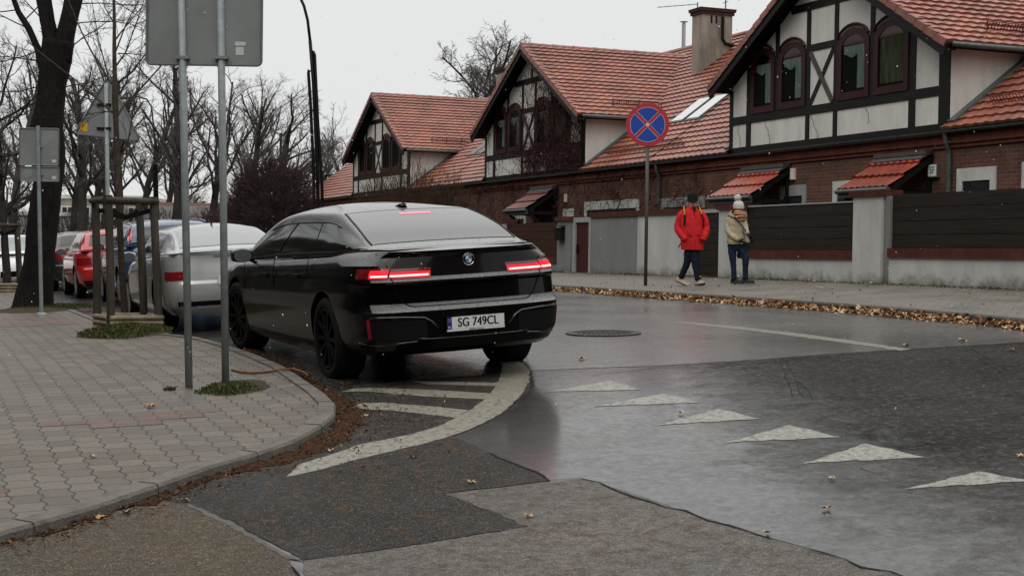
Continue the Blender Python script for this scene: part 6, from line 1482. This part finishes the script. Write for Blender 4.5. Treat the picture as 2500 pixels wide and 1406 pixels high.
# ---- the young staked tree
Yy = gp(310,800,LIFT).y; yb = gp(312,800,LIFT)
YT = thing('young_tree', 'young bare tree tied inside the nearer stake guard', 'tree', yb, org=yb)
mb = MB(); limb(mb, [(308,812),(303,740),(295,600),(289,470),(286,380),(283,300),(281,240),(280,180),(279,120),(279,60),(278,0),(277,-80)], [9.5,8.5,8,7.5,7,6.5,7.5,5.5,5,4,3.5,3], Yy, 10, .05); part('trunk', mb, M_young, YT, smooth=True)
mb = MB(); mbs = [MB(), MB()]; rr = random.Random(5)
S8 = 3.125
for pts, r in [([(870,870),(760,775),(560,600),(340,430),(200,310)],2.4),([(850,640),(700,400),(600,200),(520,0),(490,-80)],2.2),([(820,560),(750,300),(700,0)],1.6),([(900,880),(950,800),(1100,650),(1250,480),(1340,380)],2.6),([(890,500),(960,400),(1040,180),(1100,0)],2.0),([(885,390),(960,190),(1060,0)],1.8),([(900,410),(1000,412),(1110,430)],1.3),([(940,1340),(990,1000),(1050,650),(1090,250)],1.5),([(885,300),(930,240),(1080,60)],2.0),([(860,850),(740,860),(620,890)],1.3),([(910,1330),(1000,1150),(1130,1390)],1.0),([(870,180),(800,60),(770,-60)],1.4)]:
    P_ = [at(x/S8, y/S8, Yy+.1*i*(-1)**int(r*10)) for i,(x,y) in enumerate(pts)]
    mb.tube(P_, [r/FOC*Yy*2*(1-.6*i/(len(P_)-1))*.62 for i in range(len(P_))], 6)
    for i in range(len(P_)-1):
        for q in range(2): grow(mbs, P_[i].lerp(P_[i+1], rr.random()), (P_[i+1]-P_[i]).normalized()+Vector((rr.gauss(0,.4),rr.gauss(0,.4),rr.gauss(0,.4))), rr.uniform(.4,.8), .0045, 1, dict(TW, rmin=.0025), rr)
part('branches', mb, M_young, YT); mbs[1].merge(mbs[0]); part('twigs', mbs[1], MT_, YT)
ft = gp(18,712,LIFT); T_ = thing('young_tree', 'young bare tree inside the far stake guard at the left edge', 'tree', ft, 1.0); T_.scale = (.5,.5,.5)
for nm, me in zip(('trunk','crown'), tree_mesh('tall', 4)): o = bpy.data.objects.new(nm, me); col.objects.link(o); o.parent = T_
# ---- bushes
def bush(name, label, c, rx_, ry_, h, n, m, core, seed, rt=.006, up=.6, dens=.5):
    rr = random.Random(seed); B = thing(name, label, 'bush', c); mb = MB()
    for i in range(n):
        a = rr.uniform(0,2*PI); q = rr.random()**.35; el = math.acos(rr.random()); wob = 1+.16*noise.noise(Vector((math.cos(a)*1.6, math.sin(a)*1.6, el*1.5+seed)))
        d = Vector((math.sin(el)*math.cos(a)*rx_, math.sin(el)*math.sin(a)*ry_, math.cos(el)*h))*wob; p = d*q*.92; p.z = abs(p.z)
        u = (Vector((d.x/rx_,d.y/ry_,d.z/h*.7+up))+Vector((rr.gauss(0,.45),rr.gauss(0,.45),rr.gauss(0,.35)))).normalized(); L_ = rr.uniform(.15,.5)*h*.28
        e1 = p+u*L_*.55; e2 = e1+(u+Vector((rr.gauss(0,.3),rr.gauss(0,.3),rr.gauss(0,.2))))*L_*.5
        mb.tube([p,e1,e2], [rt,rt*.7,rt*.4], 3, cap=False)
        for k in range(2): w2 = u+Vector((rr.gauss(0,.6),rr.gauss(0,.6),rr.gauss(0,.5))); mb.tube([e1, e1+w2.normalized()*L_*.4], [rt*.6,rt*.3], 3, cap=False)
    part('twigs', mb, m, B)
    mb = MB(); 
    for i in range(26): a = rr.uniform(0,2*PI); e_ = Vector((math.cos(a)*rx_*.6, math.sin(a)*ry_*.6, h*rr.uniform(.5,.85))); mb.tube([Vector((e_.x*.08,e_.y*.08,-.1)), e_*.5+Vector((0,0,.1*h)), e_], [.04,.03,.012], 5)
    part('stems', mb, M_barkf, B)
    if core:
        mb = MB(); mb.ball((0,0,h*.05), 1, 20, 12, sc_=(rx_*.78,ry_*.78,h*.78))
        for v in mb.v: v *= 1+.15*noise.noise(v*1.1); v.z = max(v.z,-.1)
        part('blocking_core', mb, core, B)  # solid dark core added to stop light showing through the twigs
    return B
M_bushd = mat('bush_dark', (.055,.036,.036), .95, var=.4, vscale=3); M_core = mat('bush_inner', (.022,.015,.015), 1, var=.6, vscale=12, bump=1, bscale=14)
M_bushb = mat('bush_brown', (.060,.034,.020), .95)
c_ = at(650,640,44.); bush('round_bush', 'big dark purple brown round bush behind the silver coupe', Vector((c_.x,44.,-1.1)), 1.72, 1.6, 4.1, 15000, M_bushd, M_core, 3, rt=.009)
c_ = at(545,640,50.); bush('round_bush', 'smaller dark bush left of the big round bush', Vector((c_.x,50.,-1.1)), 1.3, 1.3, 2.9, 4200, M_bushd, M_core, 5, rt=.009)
for px, Y, h, r_, n, lb, sd in [(930,52.,3.9,1.5,2600,'brown bare shrub in front of the farthest house, left of its corner post',11),(1010,50.,4.1,1.5,2800,'brown bare shrub in front of the side wall of the farthest house',12),(1095,49.,3.6,1.3,2400,'brown bare shrub left of the middle house',13)]:
    c_ = at(px,640,Y); bush('brown_shrub', lb, Vector((c_.x,Y,-.8)), r_, 1.2, h, n, M_bushb, None, sd, rt=.0065, up=1.1)
M_brush = mat('brush_brown', (.075,.058,.046), .95)
for px, Y, h, r_, lb, sd in [(175,74.,3.4,2.6,'brown bare brush behind the red car, left of the young staked tree',21),(300,72.,3.6,2.6,'brown bare brush behind the blue car inside the stake guard outline',22),(415,76.,3.8,2.6,'brown bare brush left of the first tall sign pole',23),(40,74.,3.6,2.8,'brown bare brush left of the big dark trunk',24),(505,70.,3.4,2.0,'brown bare brush between the two tall sign poles',25)]:
    c_ = at(px,640,Y); bush('brown_brush', lb, Vector((c_.x,Y,-1.5)), r_, 1.6, h, 2600, M_brush, None, sd, rt=.012, up=1.0)
# ---- creeper over the middle house
CR = thingH('creeper', 'bare dark red creeper covering the front of the middle house', 'climbing plant', 43.0, 18.7, -.5); rr = random.Random(9); mb = MB()
def walk(s, z, n, d, t, r, lim):
    P_ = [Vector((t+rr.uniform(-.02,.02), s, z))]
    for i in range(n):
        d = (d+Vector((0,rr.gauss(0,.55),rr.gauss(0,.45)))).normalized(); q = P_[-1]+d*rr.uniform(.08,.17); q.x = t+rr.uniform(-.05,.03)
        if not lim(q): break
        P_.append(q)
    if len(P_) > 1: mb.tube(P_, [r*(1-.7*i/len(P_)) for i in range(len(P_))], 3, cap=False)
s0_ = 40.65; mid_ = s0_+SB/2
def lim_g(q): return s0_ < q.y < s0_+SB and 2.3 < q.z < 4.1+2.55*(1-abs(q.y-mid_)/(SB/2))
for i in range(820):
    s = s0_+abs(rr.gauss(0,.36))*SB
    if s > s0_+SB: continue
    z = rr.uniform(2.4,5.8); walk(s, z, rr.randint(4,9), Vector((0,rr.gauss(0,.5),.6)), 18.92, .011, lim_g)
for i in range(500):
    s = s0_+rr.uniform(0,.55)*SB; walk(s, rr.uniform(2.7,3.3), 5, Vector((0,rr.gauss(0,.8),.3)), 18.92, .009, lim_g)
for i in range(600):
    s = rr.uniform(33,50); walk(s, rr.uniform(1.2,2.6), 5, Vector((0,rr.gauss(0,1),-.3)), 18.80, .010, lambda q: 1.0 < q.z < 2.75)
for s in (41.5,38.6,43.2):
    for k in range(5): walk(s+rr.gauss(0,.1), -.4, 22, Vector((0,rr.gauss(0,.1),1)), 18.84, .028, lambda q: q.z < 2.6)
part('stems', mb, mat('creeper_red', (.038,.014,.015), .9), CR)
# small hanging tendrils on the nearest gable
mb = MB()
for s, z in ((30.2,2.7),(31.5,2.75),(28.2,2.7),(26.3,2.9)):
    P_ = [Vector((18.95,s,z))]
    for i in range(7): P_.append(P_[-1]+Vector((0,rr.gauss(.02,.05),rr.uniform(.06,.13))))
    mb.tube(P_, .006, 3, cap=False)
single('creeper_tendrils', mb, M_twigr, 'few thin dry creeper tendrils on the nearest gable', 'climbing plant', Wp(28,18.9,2.7), -AZ, org=(18.9,28,2.7))
# ---- far buildings seen through the trees
M_apt = plastermat('apartment_render', (.30,.26,.23), .2); M_aptw = mat('apartment_trim', (.5,.5,.49), .7)
def block(name, label, px, Y, wdt, dep, h, zb, floors, colsn, wall, rot=0, roof=None):
    c = at(px, 640, Y); B = thing(name, label, 'building', Vector((c.x,Y,zb)), rot)
    mb = MB(); mb.box((-wdt/2,0,0),(wdt/2,dep,h)); part('wall', mb, wall, B)
    mb = MB()
    if roof: mb.prism([(-.5,h),(dep+.5,h),(dep/2,h+dep*.32)], -wdt/2-.4, wdt/2+.4, lambda p,q,hh: Vector((hh,p,q)))
    else: mb.box((-wdt/2-.2,-.2,h),(wdt/2+.2,dep+.2,h+.3))
    part('roof', mb, roof or M_aptw, B)
    for i in range(floors):
        for j in range(colsn):
            x = -wdt/2+wdt*(j+.5)/colsn; z = .9+i*(h-.3)/floors; mb = MB(); a = min(.6, wdt/colsn*.3)
            mb.box((x-a-.12,-.06,z-.1),(x+a+.12,-.0,z+1.62)); w_ = part('window', mb, M_aptw, B); mb = MB(); mb.box((x-a,-.09,z),(x-.05,-.061,z+1.5)); mb.box((x+.05,-.09,z),(x+a,-.061,z+1.5)); part('pane', mb, M_win, w_)
block('apartment_block', 'pale apartment block with white windows seen between the tree trunks', 225, 125., 8.5, 8, 6.0, -1.8, 2, 6, M_apt)
block('apartment_block', 'grey building at the far left edge behind the white car', 10, 120., 10, 8, 4.4, -1.8, 1, 6, mat('pale_render', (.33,.34,.34), .8))
block('low_house', 'small pale house with a dull red roof seen between the two tall sign poles', 500, 92., 6.0, 5, 3.1, -1.7, 1, 3, mat('pale_render'), .3, mat('dull_roof', (.13,.06,.05), .8))
block('low_house', 'low white shed left of the first tall sign pole behind the cars', 425, 85., 4.0, 4, 2.9, -1.6, 1, 2, mat('pale_render'), -.2, mat('grey_roof', (.14,.13,.13), .8))
# ================================================================== people (posed in their own frame: x right, y away, z up)
M_skin = mat('skin', (.42,.25,.18), .55)
def skin_body(nodes, edges, name='person', m=None, sub=2):
    me = bpy.data.meshes.new(name); me.from_pydata([n[0] for n in nodes], edges, [])
    def f(o):
        md = o.modifiers.new('skin','SKIN'); md.use_smooth_shade = True
        for i, n in enumerate(nodes): o.data.skin_vertices[0].data[i].radius = (n[1], n[1] if len(n) < 3 else n[2])
        o.data.skin_vertices[0].data[0].use_root = True
        s_ = o.modifiers.new('sub','SUBSURF'); s_.levels = sub; s_.render_levels = sub
    # a mesh needs its skin layer before the modifier reads it
    o = bpy.data.objects.new('tmp', me); col.objects.link(o); md = o.modifiers.new('skin','SKIN')
    if not me.skin_vertices: 
        bm = bmesh.new(); bm.from_mesh(me); bm.verts.layers.skin.verify(); bm.to_mesh(me); bm.free()
    bpy.data.objects.remove(o)
    r = applied(me, [f]); r.materials.clear(); r.materials.append(m or M_skin); r.name = name; return r
def loft(mb, secs, n=20, mi=None, capb=True, pw=2.3):    # secs: (cx, cy, z, rx, ry[, shear])
    rows = []
    for s in secs:
        cx_, cy_, z, rx_, ry_ = s[:5]; sh = s[5] if len(s) > 5 else 0
        rows.append([Vector((cx_+rx_*abs(math.cos(a))**(2/pw)*math.copysign(1,math.cos(a)), cy_+ry_*abs(math.sin(a))**(2/pw)*math.copysign(1,math.sin(a)), z+sh*math.cos(a))) for a in [2*PI*i/n for i in range(n)]])
    mb.grid(rows, mi, closed=True)
    mb.add(rows[0], [tuple(range(n))], mi); mb.add(rows[-1], [tuple(range(n))], mi)
def sleeve(mb, pts, rad, n=12):
    P_, R_ = [], []
    for i in range(len(pts)-1):
        for k in range(4):
            f = k/4; P_.append(Vector(pts[i]).lerp(Vector(pts[i+1]), f)); R_.append(rad[i]+(rad[i+1]-rad[i])*f)
    P_.append(Vector(pts[-1])); R_.append(rad[-1])
    for _ in range(2): P_ = [P_[0]]+[(P_[i-1]+P_[i]*2+P_[i+1])/4 for i in range(1,len(P_)-1)]+[P_[-1]]
    R_ = [r*(1+.05*math.sin(i*2.1)) for i, r in enumerate(R_)]; mb.tube(P_, R_, n)
def fabric(name, c, v=.3): return mat(name, c, .85, var=v, vscale=11, bump=.6, bscale=22)
def shoe(mb, p, ang, L=.29, pitch=0.0, top=0, sole=1):
    d = Vector((math.cos(ang),math.sin(ang),0)); q = Vector((-d.y,d.x,0)); rows = []
    for f, w_, h_ in ((-.30,.030,.06),(-.24,.040,.085),(-.10,.043,.10),(.10,.047,.075),(.35,.052,.055),(.58,.045,.045),(.68,.022,.03)):
        c = Vector(p)+d*(f*L)+Vector((0,0,math.sin(pitch)*f*L)); rows.append([c+q*w_*math.cos(a)+Vector((0,0,max(.022,.022+h_*math.sin(a)) if math.sin(a) > 0 else .022)) for a in [PI*i/8 for i in range(9)]])
    mb.grid(rows, top); mb.add(rows[0], [tuple(range(9))], top); mb.add(rows[-1], [tuple(range(9))], top)
    r2 = []
    for f, w_ in ((-.31,.032),(-.24,.043),(0,.046),(.35,.054),(.58,.047),(.69,.024)):
        c = Vector(p)+d*(f*L)+Vector((0,0,math.sin(pitch)*f*L)); r2.append([c+q*w_+Vector((0,0,.024)), c+q*w_, c-q*w_, c-q*w_+Vector((0,0,.024))])
    mb.grid(r2, sole, closed=True)
K = .001586
# ---- man in the red jacket
Pm = gp(1686,697,0,gf); face = math.atan2(-Pm.x, Pm.y); scm = Pm.y/28.05
man = thing('person', 'person in a red winter jacket, black cap and jeans walking with hands in pockets', 'person', Pm, face); man.scale = (scm,)*3
J = lambda x, y, dy=0: Vector(((x-430)*K, dy, (1292-y)*K))
nodes = [(J(430,840),.12,.09),(J(430,700),.12,.09),(J(428,560),.14,.10),(J(428,440),.13,.09),(J(430,375,-.01),.05,.05),(J(434,330,-.03),.062,.068),(J(438,285,-.045),.078,.088),(J(436,225,-.03),.080,.092),
 (J(330,425),.055),(J(278,520),.048),(J(272,610),.042),(J(320,690,-.08),.036),(J(375,742,-.13),.032),
 (J(528,420),.055),(J(585,510),.048),(J(600,600),.042),(J(585,690,-.08),.036),(J(548,745,-.13),.032),
 (J(400,870),.085),(J(392,1000,.02),.062),(J(330,1180,.10),.04),(J(470,870),.085),(J(478,1020,-.05),.062),(J(512,1205,-.06),.04),
 (J(452,312,-.13),.013)]
edges = [(0,1),(1,2),(2,3),(3,4),(4,5),(5,6),(6,7),(3,8),(8,9),(9,10),(10,11),(11,12),(3,13),(13,14),(14,15),(15,16),(16,17),(0,18),(18,19),(19,20),(0,21),(21,22),(22,23),(5,24)]
o = bpy.data.objects.new('body', skin_body(nodes, edges, 'body')); col.objects.link(o); o.parent = man
mb = MB(); loft(mb, [(.022,0,J(0,862).z,.212,.150),(.012,-.01,J(0,800).z,.218,.155),(.005,-.01,J(0,690).z,.212,.155),(.0,-.01,J(0,580).z,.222,.160),(-.002,0,J(0,480).z,.218,.145),(-.004,0,J(0,425).z,.195,.122),(-.002,0,J(0,392).z,.15,.105),(-.002,0,J(0,370).z,.10,.09),(.0,-.005,J(0,350).z,.085,.085),(.0,-.005,J(0,335).z,.075,.08)], 28)
sleeve(mb, [J(350,408),J(310,440),J(275,520),J(262,612),J(312,690,-.09),J(372,748,-.15)], [.070,.080,.076,.073,.070,.060]); sleeve(mb, [J(505,405),J(548,440),J(588,510),J(606,600),J(590,690,-.09),J(550,750,-.15)], [.070,.080,.076,.073,.070,.060])
M_jr = fabric('jacket_red', (.50,.018,.022), .25); jk = part('jacket', mb, M_jr, man, smooth=True)
mb = MB()      # pocket flaps, zip line, collar
for x in (405, 545): c = J(x,690,-.165); mb.bar(c+Vector((-.055,0,.01)), c+Vector((.055,0,-.01)), .012, .035)
mb.bar(J(470,440,-.135), J(475,840,-.165), .010, .012); part('jacket_seams', mb, fabric('seam_red', (.30,.010,.014)), jk)
mb = MB(); mb.add([J(432,352,-.105),J(476,352,-.105),J(462,440,-.139)], [(0,1,2)]); mb.add([J(428,345,-.09),J(480,345,-.09),J(470,442,-.12)], [(2,1,0)]); part('neck_scarf', mb, mat('scarf_dark', (.02,.012,.012), .9), man)
mb = MB(); secs = [(.0,.045,J(0,400).z,.12,.075),(.0,.055,J(0,355).z,.105,.07),(.0,.06,J(0,325).z,.085,.05)]; loft(mb, secs); part('hood', mb, M_jr, jk, smooth=True)
mb = MB(); mb.tube([J(335,340,-.06),J(340,385,-.115),J(345,450,-.14)], [.012,.016,.016], 8); mb.tube([J(515,340,-.06),J(530,380,-.10),J(545,430,-.13)], [.010,.014,.013], 8); part('strap_top', mb, mat('strap_yellow', (.42,.25,.035), .6), man)
mb = MB(); mb.tube([J(345,445,-.145),J(346,520,-.155),J(340,580,-.14)], [.020,.020,.014], 8); mb.tube([J(548,430,-.13),J(572,520,-.11),J(570,590,-.08)], [.012,.012,.010], 6); mb.bar(J(300,790,.02),J(275,840,.05),.01,.02); part('backpack_strap', mb, M_strap, man)
mb = MB(); loft(mb, [(.0,.20,J(0,760).z,.12,.07),(.0,.21,J(0,620).z,.145,.085),(.0,.20,J(0,480).z,.13,.075),(.0,.19,J(0,440).z,.08,.04)]); single('backpack', MB().merge(mb, Matrix.Translation(Pm) @ Matrix.Rotation(face,4,'Z') @ Matrix.Scale(scm,4)), M_strap, 'dark backpack on the back of the person in red', 'backpack', Pm, smooth=True)
mb = MB(); M_je = fabric('jeans', (.009,.012,.022), .6)
sleeve(mb, [J(405,840),J(395,930,0),J(388,1010,.02),J(350,1110,.06),J(312,1198,.10)], [.095,.088,.072,.062,.060]); sleeve(mb, [J(465,840),J(474,930,-.03),J(478,1020,-.05),J(498,1120,-.05),J(518,1222,-.06)], [.095,.090,.074,.062,.062])
part('jeans', mb, M_je, man, smooth=True)
mb = MB(); shoe(mb, J(308,1268,.10), -.55, pitch=-.35); part('shoe', mb, [mat('shoe_beige', (.36,.30,.24), .7), mat('shoe_sole', (.04,.035,.03), .7)], man)
mb = MB(); shoe(mb, J(520,1292,-.06), -.95, pitch=.15); part('shoe', mb, [MATS['shoe_beige'], MATS['shoe_sole']], man)
mb = MB(); loft(mb, [(.010,-.035,J(0,280).z,.098,.115),(.010,-.03,J(0,250).z,.100,.115),(.008,-.03,J(0,200).z,.095,.105),(.006,-.03,J(0,172).z,.075,.085),(.006,-.03,J(0,163).z,.03,.04)], 20, pw=2.1)
mb.add([Vector((.01+.095*math.cos(a), -.035-.10*abs(math.sin(a))-.05*abs(math.sin(a)), J(0,272).z-.012*abs(math.sin(a)))) for a in [PI+PI*i/10 for i in range(11)]]+[Vector((.01+.095*math.cos(a), -.04-.03*abs(math.sin(a)), J(0,268).z+.01)) for a in [PI+PI*i/10 for i in range(11)]], [(i,i+1,12+i,11+i) for i in range(10)])
part('cap', mb, fabric('cap_black', (.008,.007,.007)), man, smooth=True)
mb = MB()
for x in (-.030,.034): mb.ball(J(440,290,-.125)+Vector((x,0,.004)), .010, 8, 6)
part('eyes', mb, M_ink, man)
mb = MB(); mb.tube([J(428,333,-.118),J(440,336,-.128),J(454,333,-.118)], .006, 6); part('mouth', mb, mat('lips', (.2,.07,.06), .5), man)
# ---- woman in the beige jacket
Pw = gp(1800,694,0,gf); scw = Pw.y/28.05; facew = math.atan2(-Pw.x, Pw.y)
wom = thing('person', 'person in a beige jacket, white bobble hat and scarf walking in jeans', 'person', Pw, facew); wom.scale = (scw,)*3
J = lambda x, y, dy=0: Vector(((x-1005)*K, dy, (1276-y)*K))
nodes = [(J(985,800),.09,.07),(J(980,700),.10,.085),(J(978,600),.11,.09),(J(980,500),.11,.085),(J(995,445),.045,.045),(J(1012,410,-.02),.058,.062),(J(1020,375,-.03),.072,.082),(J(1010,325,-.01),.075,.085),
 (J(905,500),.045),(J(893,580),.04),(J(895,650,-.05),.036),(J(960,710,-.13),.032),(J(1030,755,-.17),.028),
 (J(1060,510),.045),(J(1085,580,-.05),.04),(J(1100,650,-.10),.034),(J(1130,690,-.14),.028),
 (J(935,820),.055),(J(945,1000),.058),(J(962,1205,.02),.038),(J(1060,820,-.02),.055),(J(1098,980,-.06),.058),(J(1100,1190,-.02),.038),(J(1062,395,-.085),.012)]
edges = [(0,1),(1,2),(2,3),(3,4),(4,5),(5,6),(6,7),(3,8),(8,9),(9,10),(10,11),(11,12),(3,13),(13,14),(14,15),(15,16),(0,17),(17,18),(18,19),(0,20),(20,21),(21,22),(5,23)]
o = bpy.data.objects.new('body', skin_body(nodes, edges, 'body')); col.objects.link(o); o.parent = wom
mb = MB(); rows = [(-.030,0,J(0,792).z,.176,.140),(-.032,0,J(0,770).z,.180,.144),(-.035,0,J(0,700).z,.172,.138),(-.035,0,J(0,620).z,.168,.135),(-.030,0,J(0,540).z,.166,.128),(-.028,0,J(0,480).z,.148,.112),(-.018,0,J(0,445).z,.11,.10),(-.005,0,J(0,425).z,.075,.08)]
rr_ = []; 
for a, b in zip(rows, rows[1:]):
    for k in range(3): f = k/3; q = [a[i]+(b[i]-a[i])*f for i in range(5)]; q[3] *= 1+.025*math.cos(2*PI*f); q[4] *= 1+.03*math.cos(2*PI*f); rr_.append(tuple(q))
rr_.append(rows[-1]); loft(mb, rr_, 26)
sleeve(mb, [J(905,485),J(882,570),J(888,650,-.06),J(950,710,-.14),J(1008,742,-.17)], [.074,.068,.063,.055,.045]); sleeve(mb, [J(1058,500),J(1085,580,-.06),J(1100,640,-.11),J(1120,670,-.14)], [.070,.062,.052,.044])
M_jb = fabric('jacket_beige', (.36,.305,.215), .2); jk = part('jacket', mb, M_jb, wom, smooth=True)
mb = MB(); loft(mb, [(-.085,.05,J(0,475).z,.10,.08),(-.085,.06,J(0,430).z,.105,.085),(-.075,.065,J(0,390).z,.075,.06),(-.07,.06,J(0,375).z,.04,.03)], 16); part('hood', mb, M_jb, jk, smooth=True)
mb = MB()
for i, (z, r1, r2, cx_) in enumerate(((J(0,500).z,.085,.055,.045),(J(0,470).z,.105,.07,.035),(J(0,440).z,.108,.075,.028),(J(0,412).z,.090,.065,.025))):
    mb.tube([Vector((cx_+r1*math.cos(a), -.02+ (r1+.02)*math.sin(a), z+.018*math.cos(a*1.0+i))) for a in [2*PI*q/16 for q in range(17)]], .030, 8)
part('scarf', mb, fabric('scarf_tan', (.36,.19,.11), .35), wom, smooth=True)
mb = MB(); loft(mb, [(.000,-.015,J(0,368).z,.103,.112),(.000,-.015,J(0,345).z,.108,.116),(-.002,-.01,J(0,310).z,.100,.106),(-.006,-.005,J(0,280).z,.075,.08),(-.010,0,J(0,268).z,.03,.03)], 22, pw=2.0); part('hat', mb, mat('hat_white', (.52,.49,.46), .95, var=.2, vscale=60, bump=1, bscale=90), wom, smooth=True)
mb = MB(); mb.ball(J(990,238), .070, 14, 10)
for v in mb.v: c = J(990,238); v += (v-c)*.12*noise.noise(v*40)
part('bobble', mb, MATS['hat_white'], wom, smooth=True)
mb = MB(); 
for x, y in ((1036,383),(1062,384)): mb.lathe([(.020,-.006),(.020,.006)], 12, 'y', J(x,y,-.105 if x < 1050 else -.085))
mb.tube([J(1020,380,-.10),J(1065,381,-.09)], .005, 5); part('glasses', mb, mat('glasses_amber', (.10,.04,.03), .2), wom)
mb = MB(); loft(mb, [(J(950,0).x,.02,J(0,470).z,.045,.04),(J(948,0).x,.02,J(0,400).z,.05,.05),(J(960,0).x,.01,J(0,365).z,.05,.06)], 12); part('hair', mb, mat('hair_brown', (.06,.025,.015), .7), wom, smooth=True)
def glove(wrist, fwd, seed, s=1.0):
    n = [(wrist,.022*s),(wrist+fwd*.05*s,.030*s,.018*s)]; ed = [(0,1)]; sd = fwd.cross(Vector((0,1,0))).normalized(); dn = Vector((0,.35,-.6))
    for i, (off, L_) in enumerate(((-.024,.058),(-.008,.070),(.008,.066),(.023,.050))):
        b = wrist+fwd*.085*s+sd*off*s; k = len(n); n += [(b,.0105*s),(b+fwd*L_*.5*s+dn*.010*s,.0095*s),(b+fwd*L_*.8*s+dn*.045*s,.008*s)]; ed += [(1,k),(k,k+1),(k+1,k+2)]
    b = wrist+fwd*.035*s+sd*.030*s; k = len(n); n += [(b+sd*.012*s,.011*s),(b+fwd*.035*s+sd*.028*s+dn*.02*s,.0095*s)]; ed += [(1,k),(k,k+1)]
    return skin_body(n, ed, 'glove', mat('glove_black', (.010,.008,.008), .7), 1)
for wr_, fd_ in ((J(1012,744,-.175), Vector((.80,-.1,-.45)).normalized()),(J(1122,672,-.145), Vector((.55,-.2,-.75)).normalized())):
    o = bpy.data.objects.new('glove', glove(wr_, fd_, 1, 1.25)); col.objects.link(o); o.parent = wom
mb = MB(); mb.tube([J(880,455,-.02),J(960,480,-.14),J(1040,560,-.165),J(1090,630,-.16),J(1130,700,-.14)], .012, 6); bg_ = MB().merge(mb)
mb2 = MB(); loft(mb2, [(J(1130,0).x,-.10,J(0,770).z,.030,.035),(J(1128,0).x,-.10,J(0,740).z,.042,.04),(J(1122,0).x,-.10,J(0,690).z,.035,.03)], 12)
Mw = Matrix.Translation(Pw) @ Matrix.Rotation(facew,4,'Z') @ Matrix.Scale(scw,4)
hb_ = thing('handbag', 'small pale shoulder bag on a dark strap worn by the person in beige', 'bag', Pw+Vector((.2,0,.8)), org=Pw+Vector((.2,0,.8))); part('strap', MB().merge(mb, Mw), M_strap, hb_); part('bag', MB().merge(mb2, Mw), mat('bag_pale', (.40,.36,.30), .6), hb_, smooth=True)
mb = MB(); M_je2 = fabric('jeans_blue', (.013,.02,.04), .6)
sleeve(mb, [J(940,790),J(938,900),J(950,1010),J(960,1110),J(966,1222,.02)], [.098,.080,.062,.052,.052]); sleeve(mb, [J(1045,790,-.02),J(1080,890,-.05),J(1100,975,-.06),J(1098,1090,-.03),J(1104,1215,-.02)], [.100,.085,.068,.054,.052]); loft(mb, [(J(995,0).x,0,J(0,880).z,.08,.07),(J(992,0).x,0,J(0,850).z,.150,.10),(J(985,0).x,0,J(0,780).z,.17,.12)], 16)
part('jeans', mb, M_je2, wom, smooth=True)
for x, y, dy, a in ((975,1268,.02,-.5),(1100,1262,-.02,-.3)):
    mb = MB(); shoe(mb, J(x,y,dy), a, L=.26); part('shoe', mb, [mat('shoe_dark', (.02,.025,.025), .7), MATS['shoe_sole']], wom)
mb = MB(); loft(mb, [(J(1035,0).x,.14,J(0,965).z,.05,.03),(J(1030,0).x,.14,J(0,930).z,.065,.04),(J(1030,0).x,.14,J(0,880).z,.05,.03),(J(1035,0).x,.13,J(0,800).z,.02,.015)], 12)
single('carrier_bag', MB().merge(mb, Mw), mat('bag_blue', (.05,.08,.16), .5), 'small blue bag hanging behind the legs of the person in beige', 'bag', Pw+Vector((.05,.15,.5)), smooth=True)
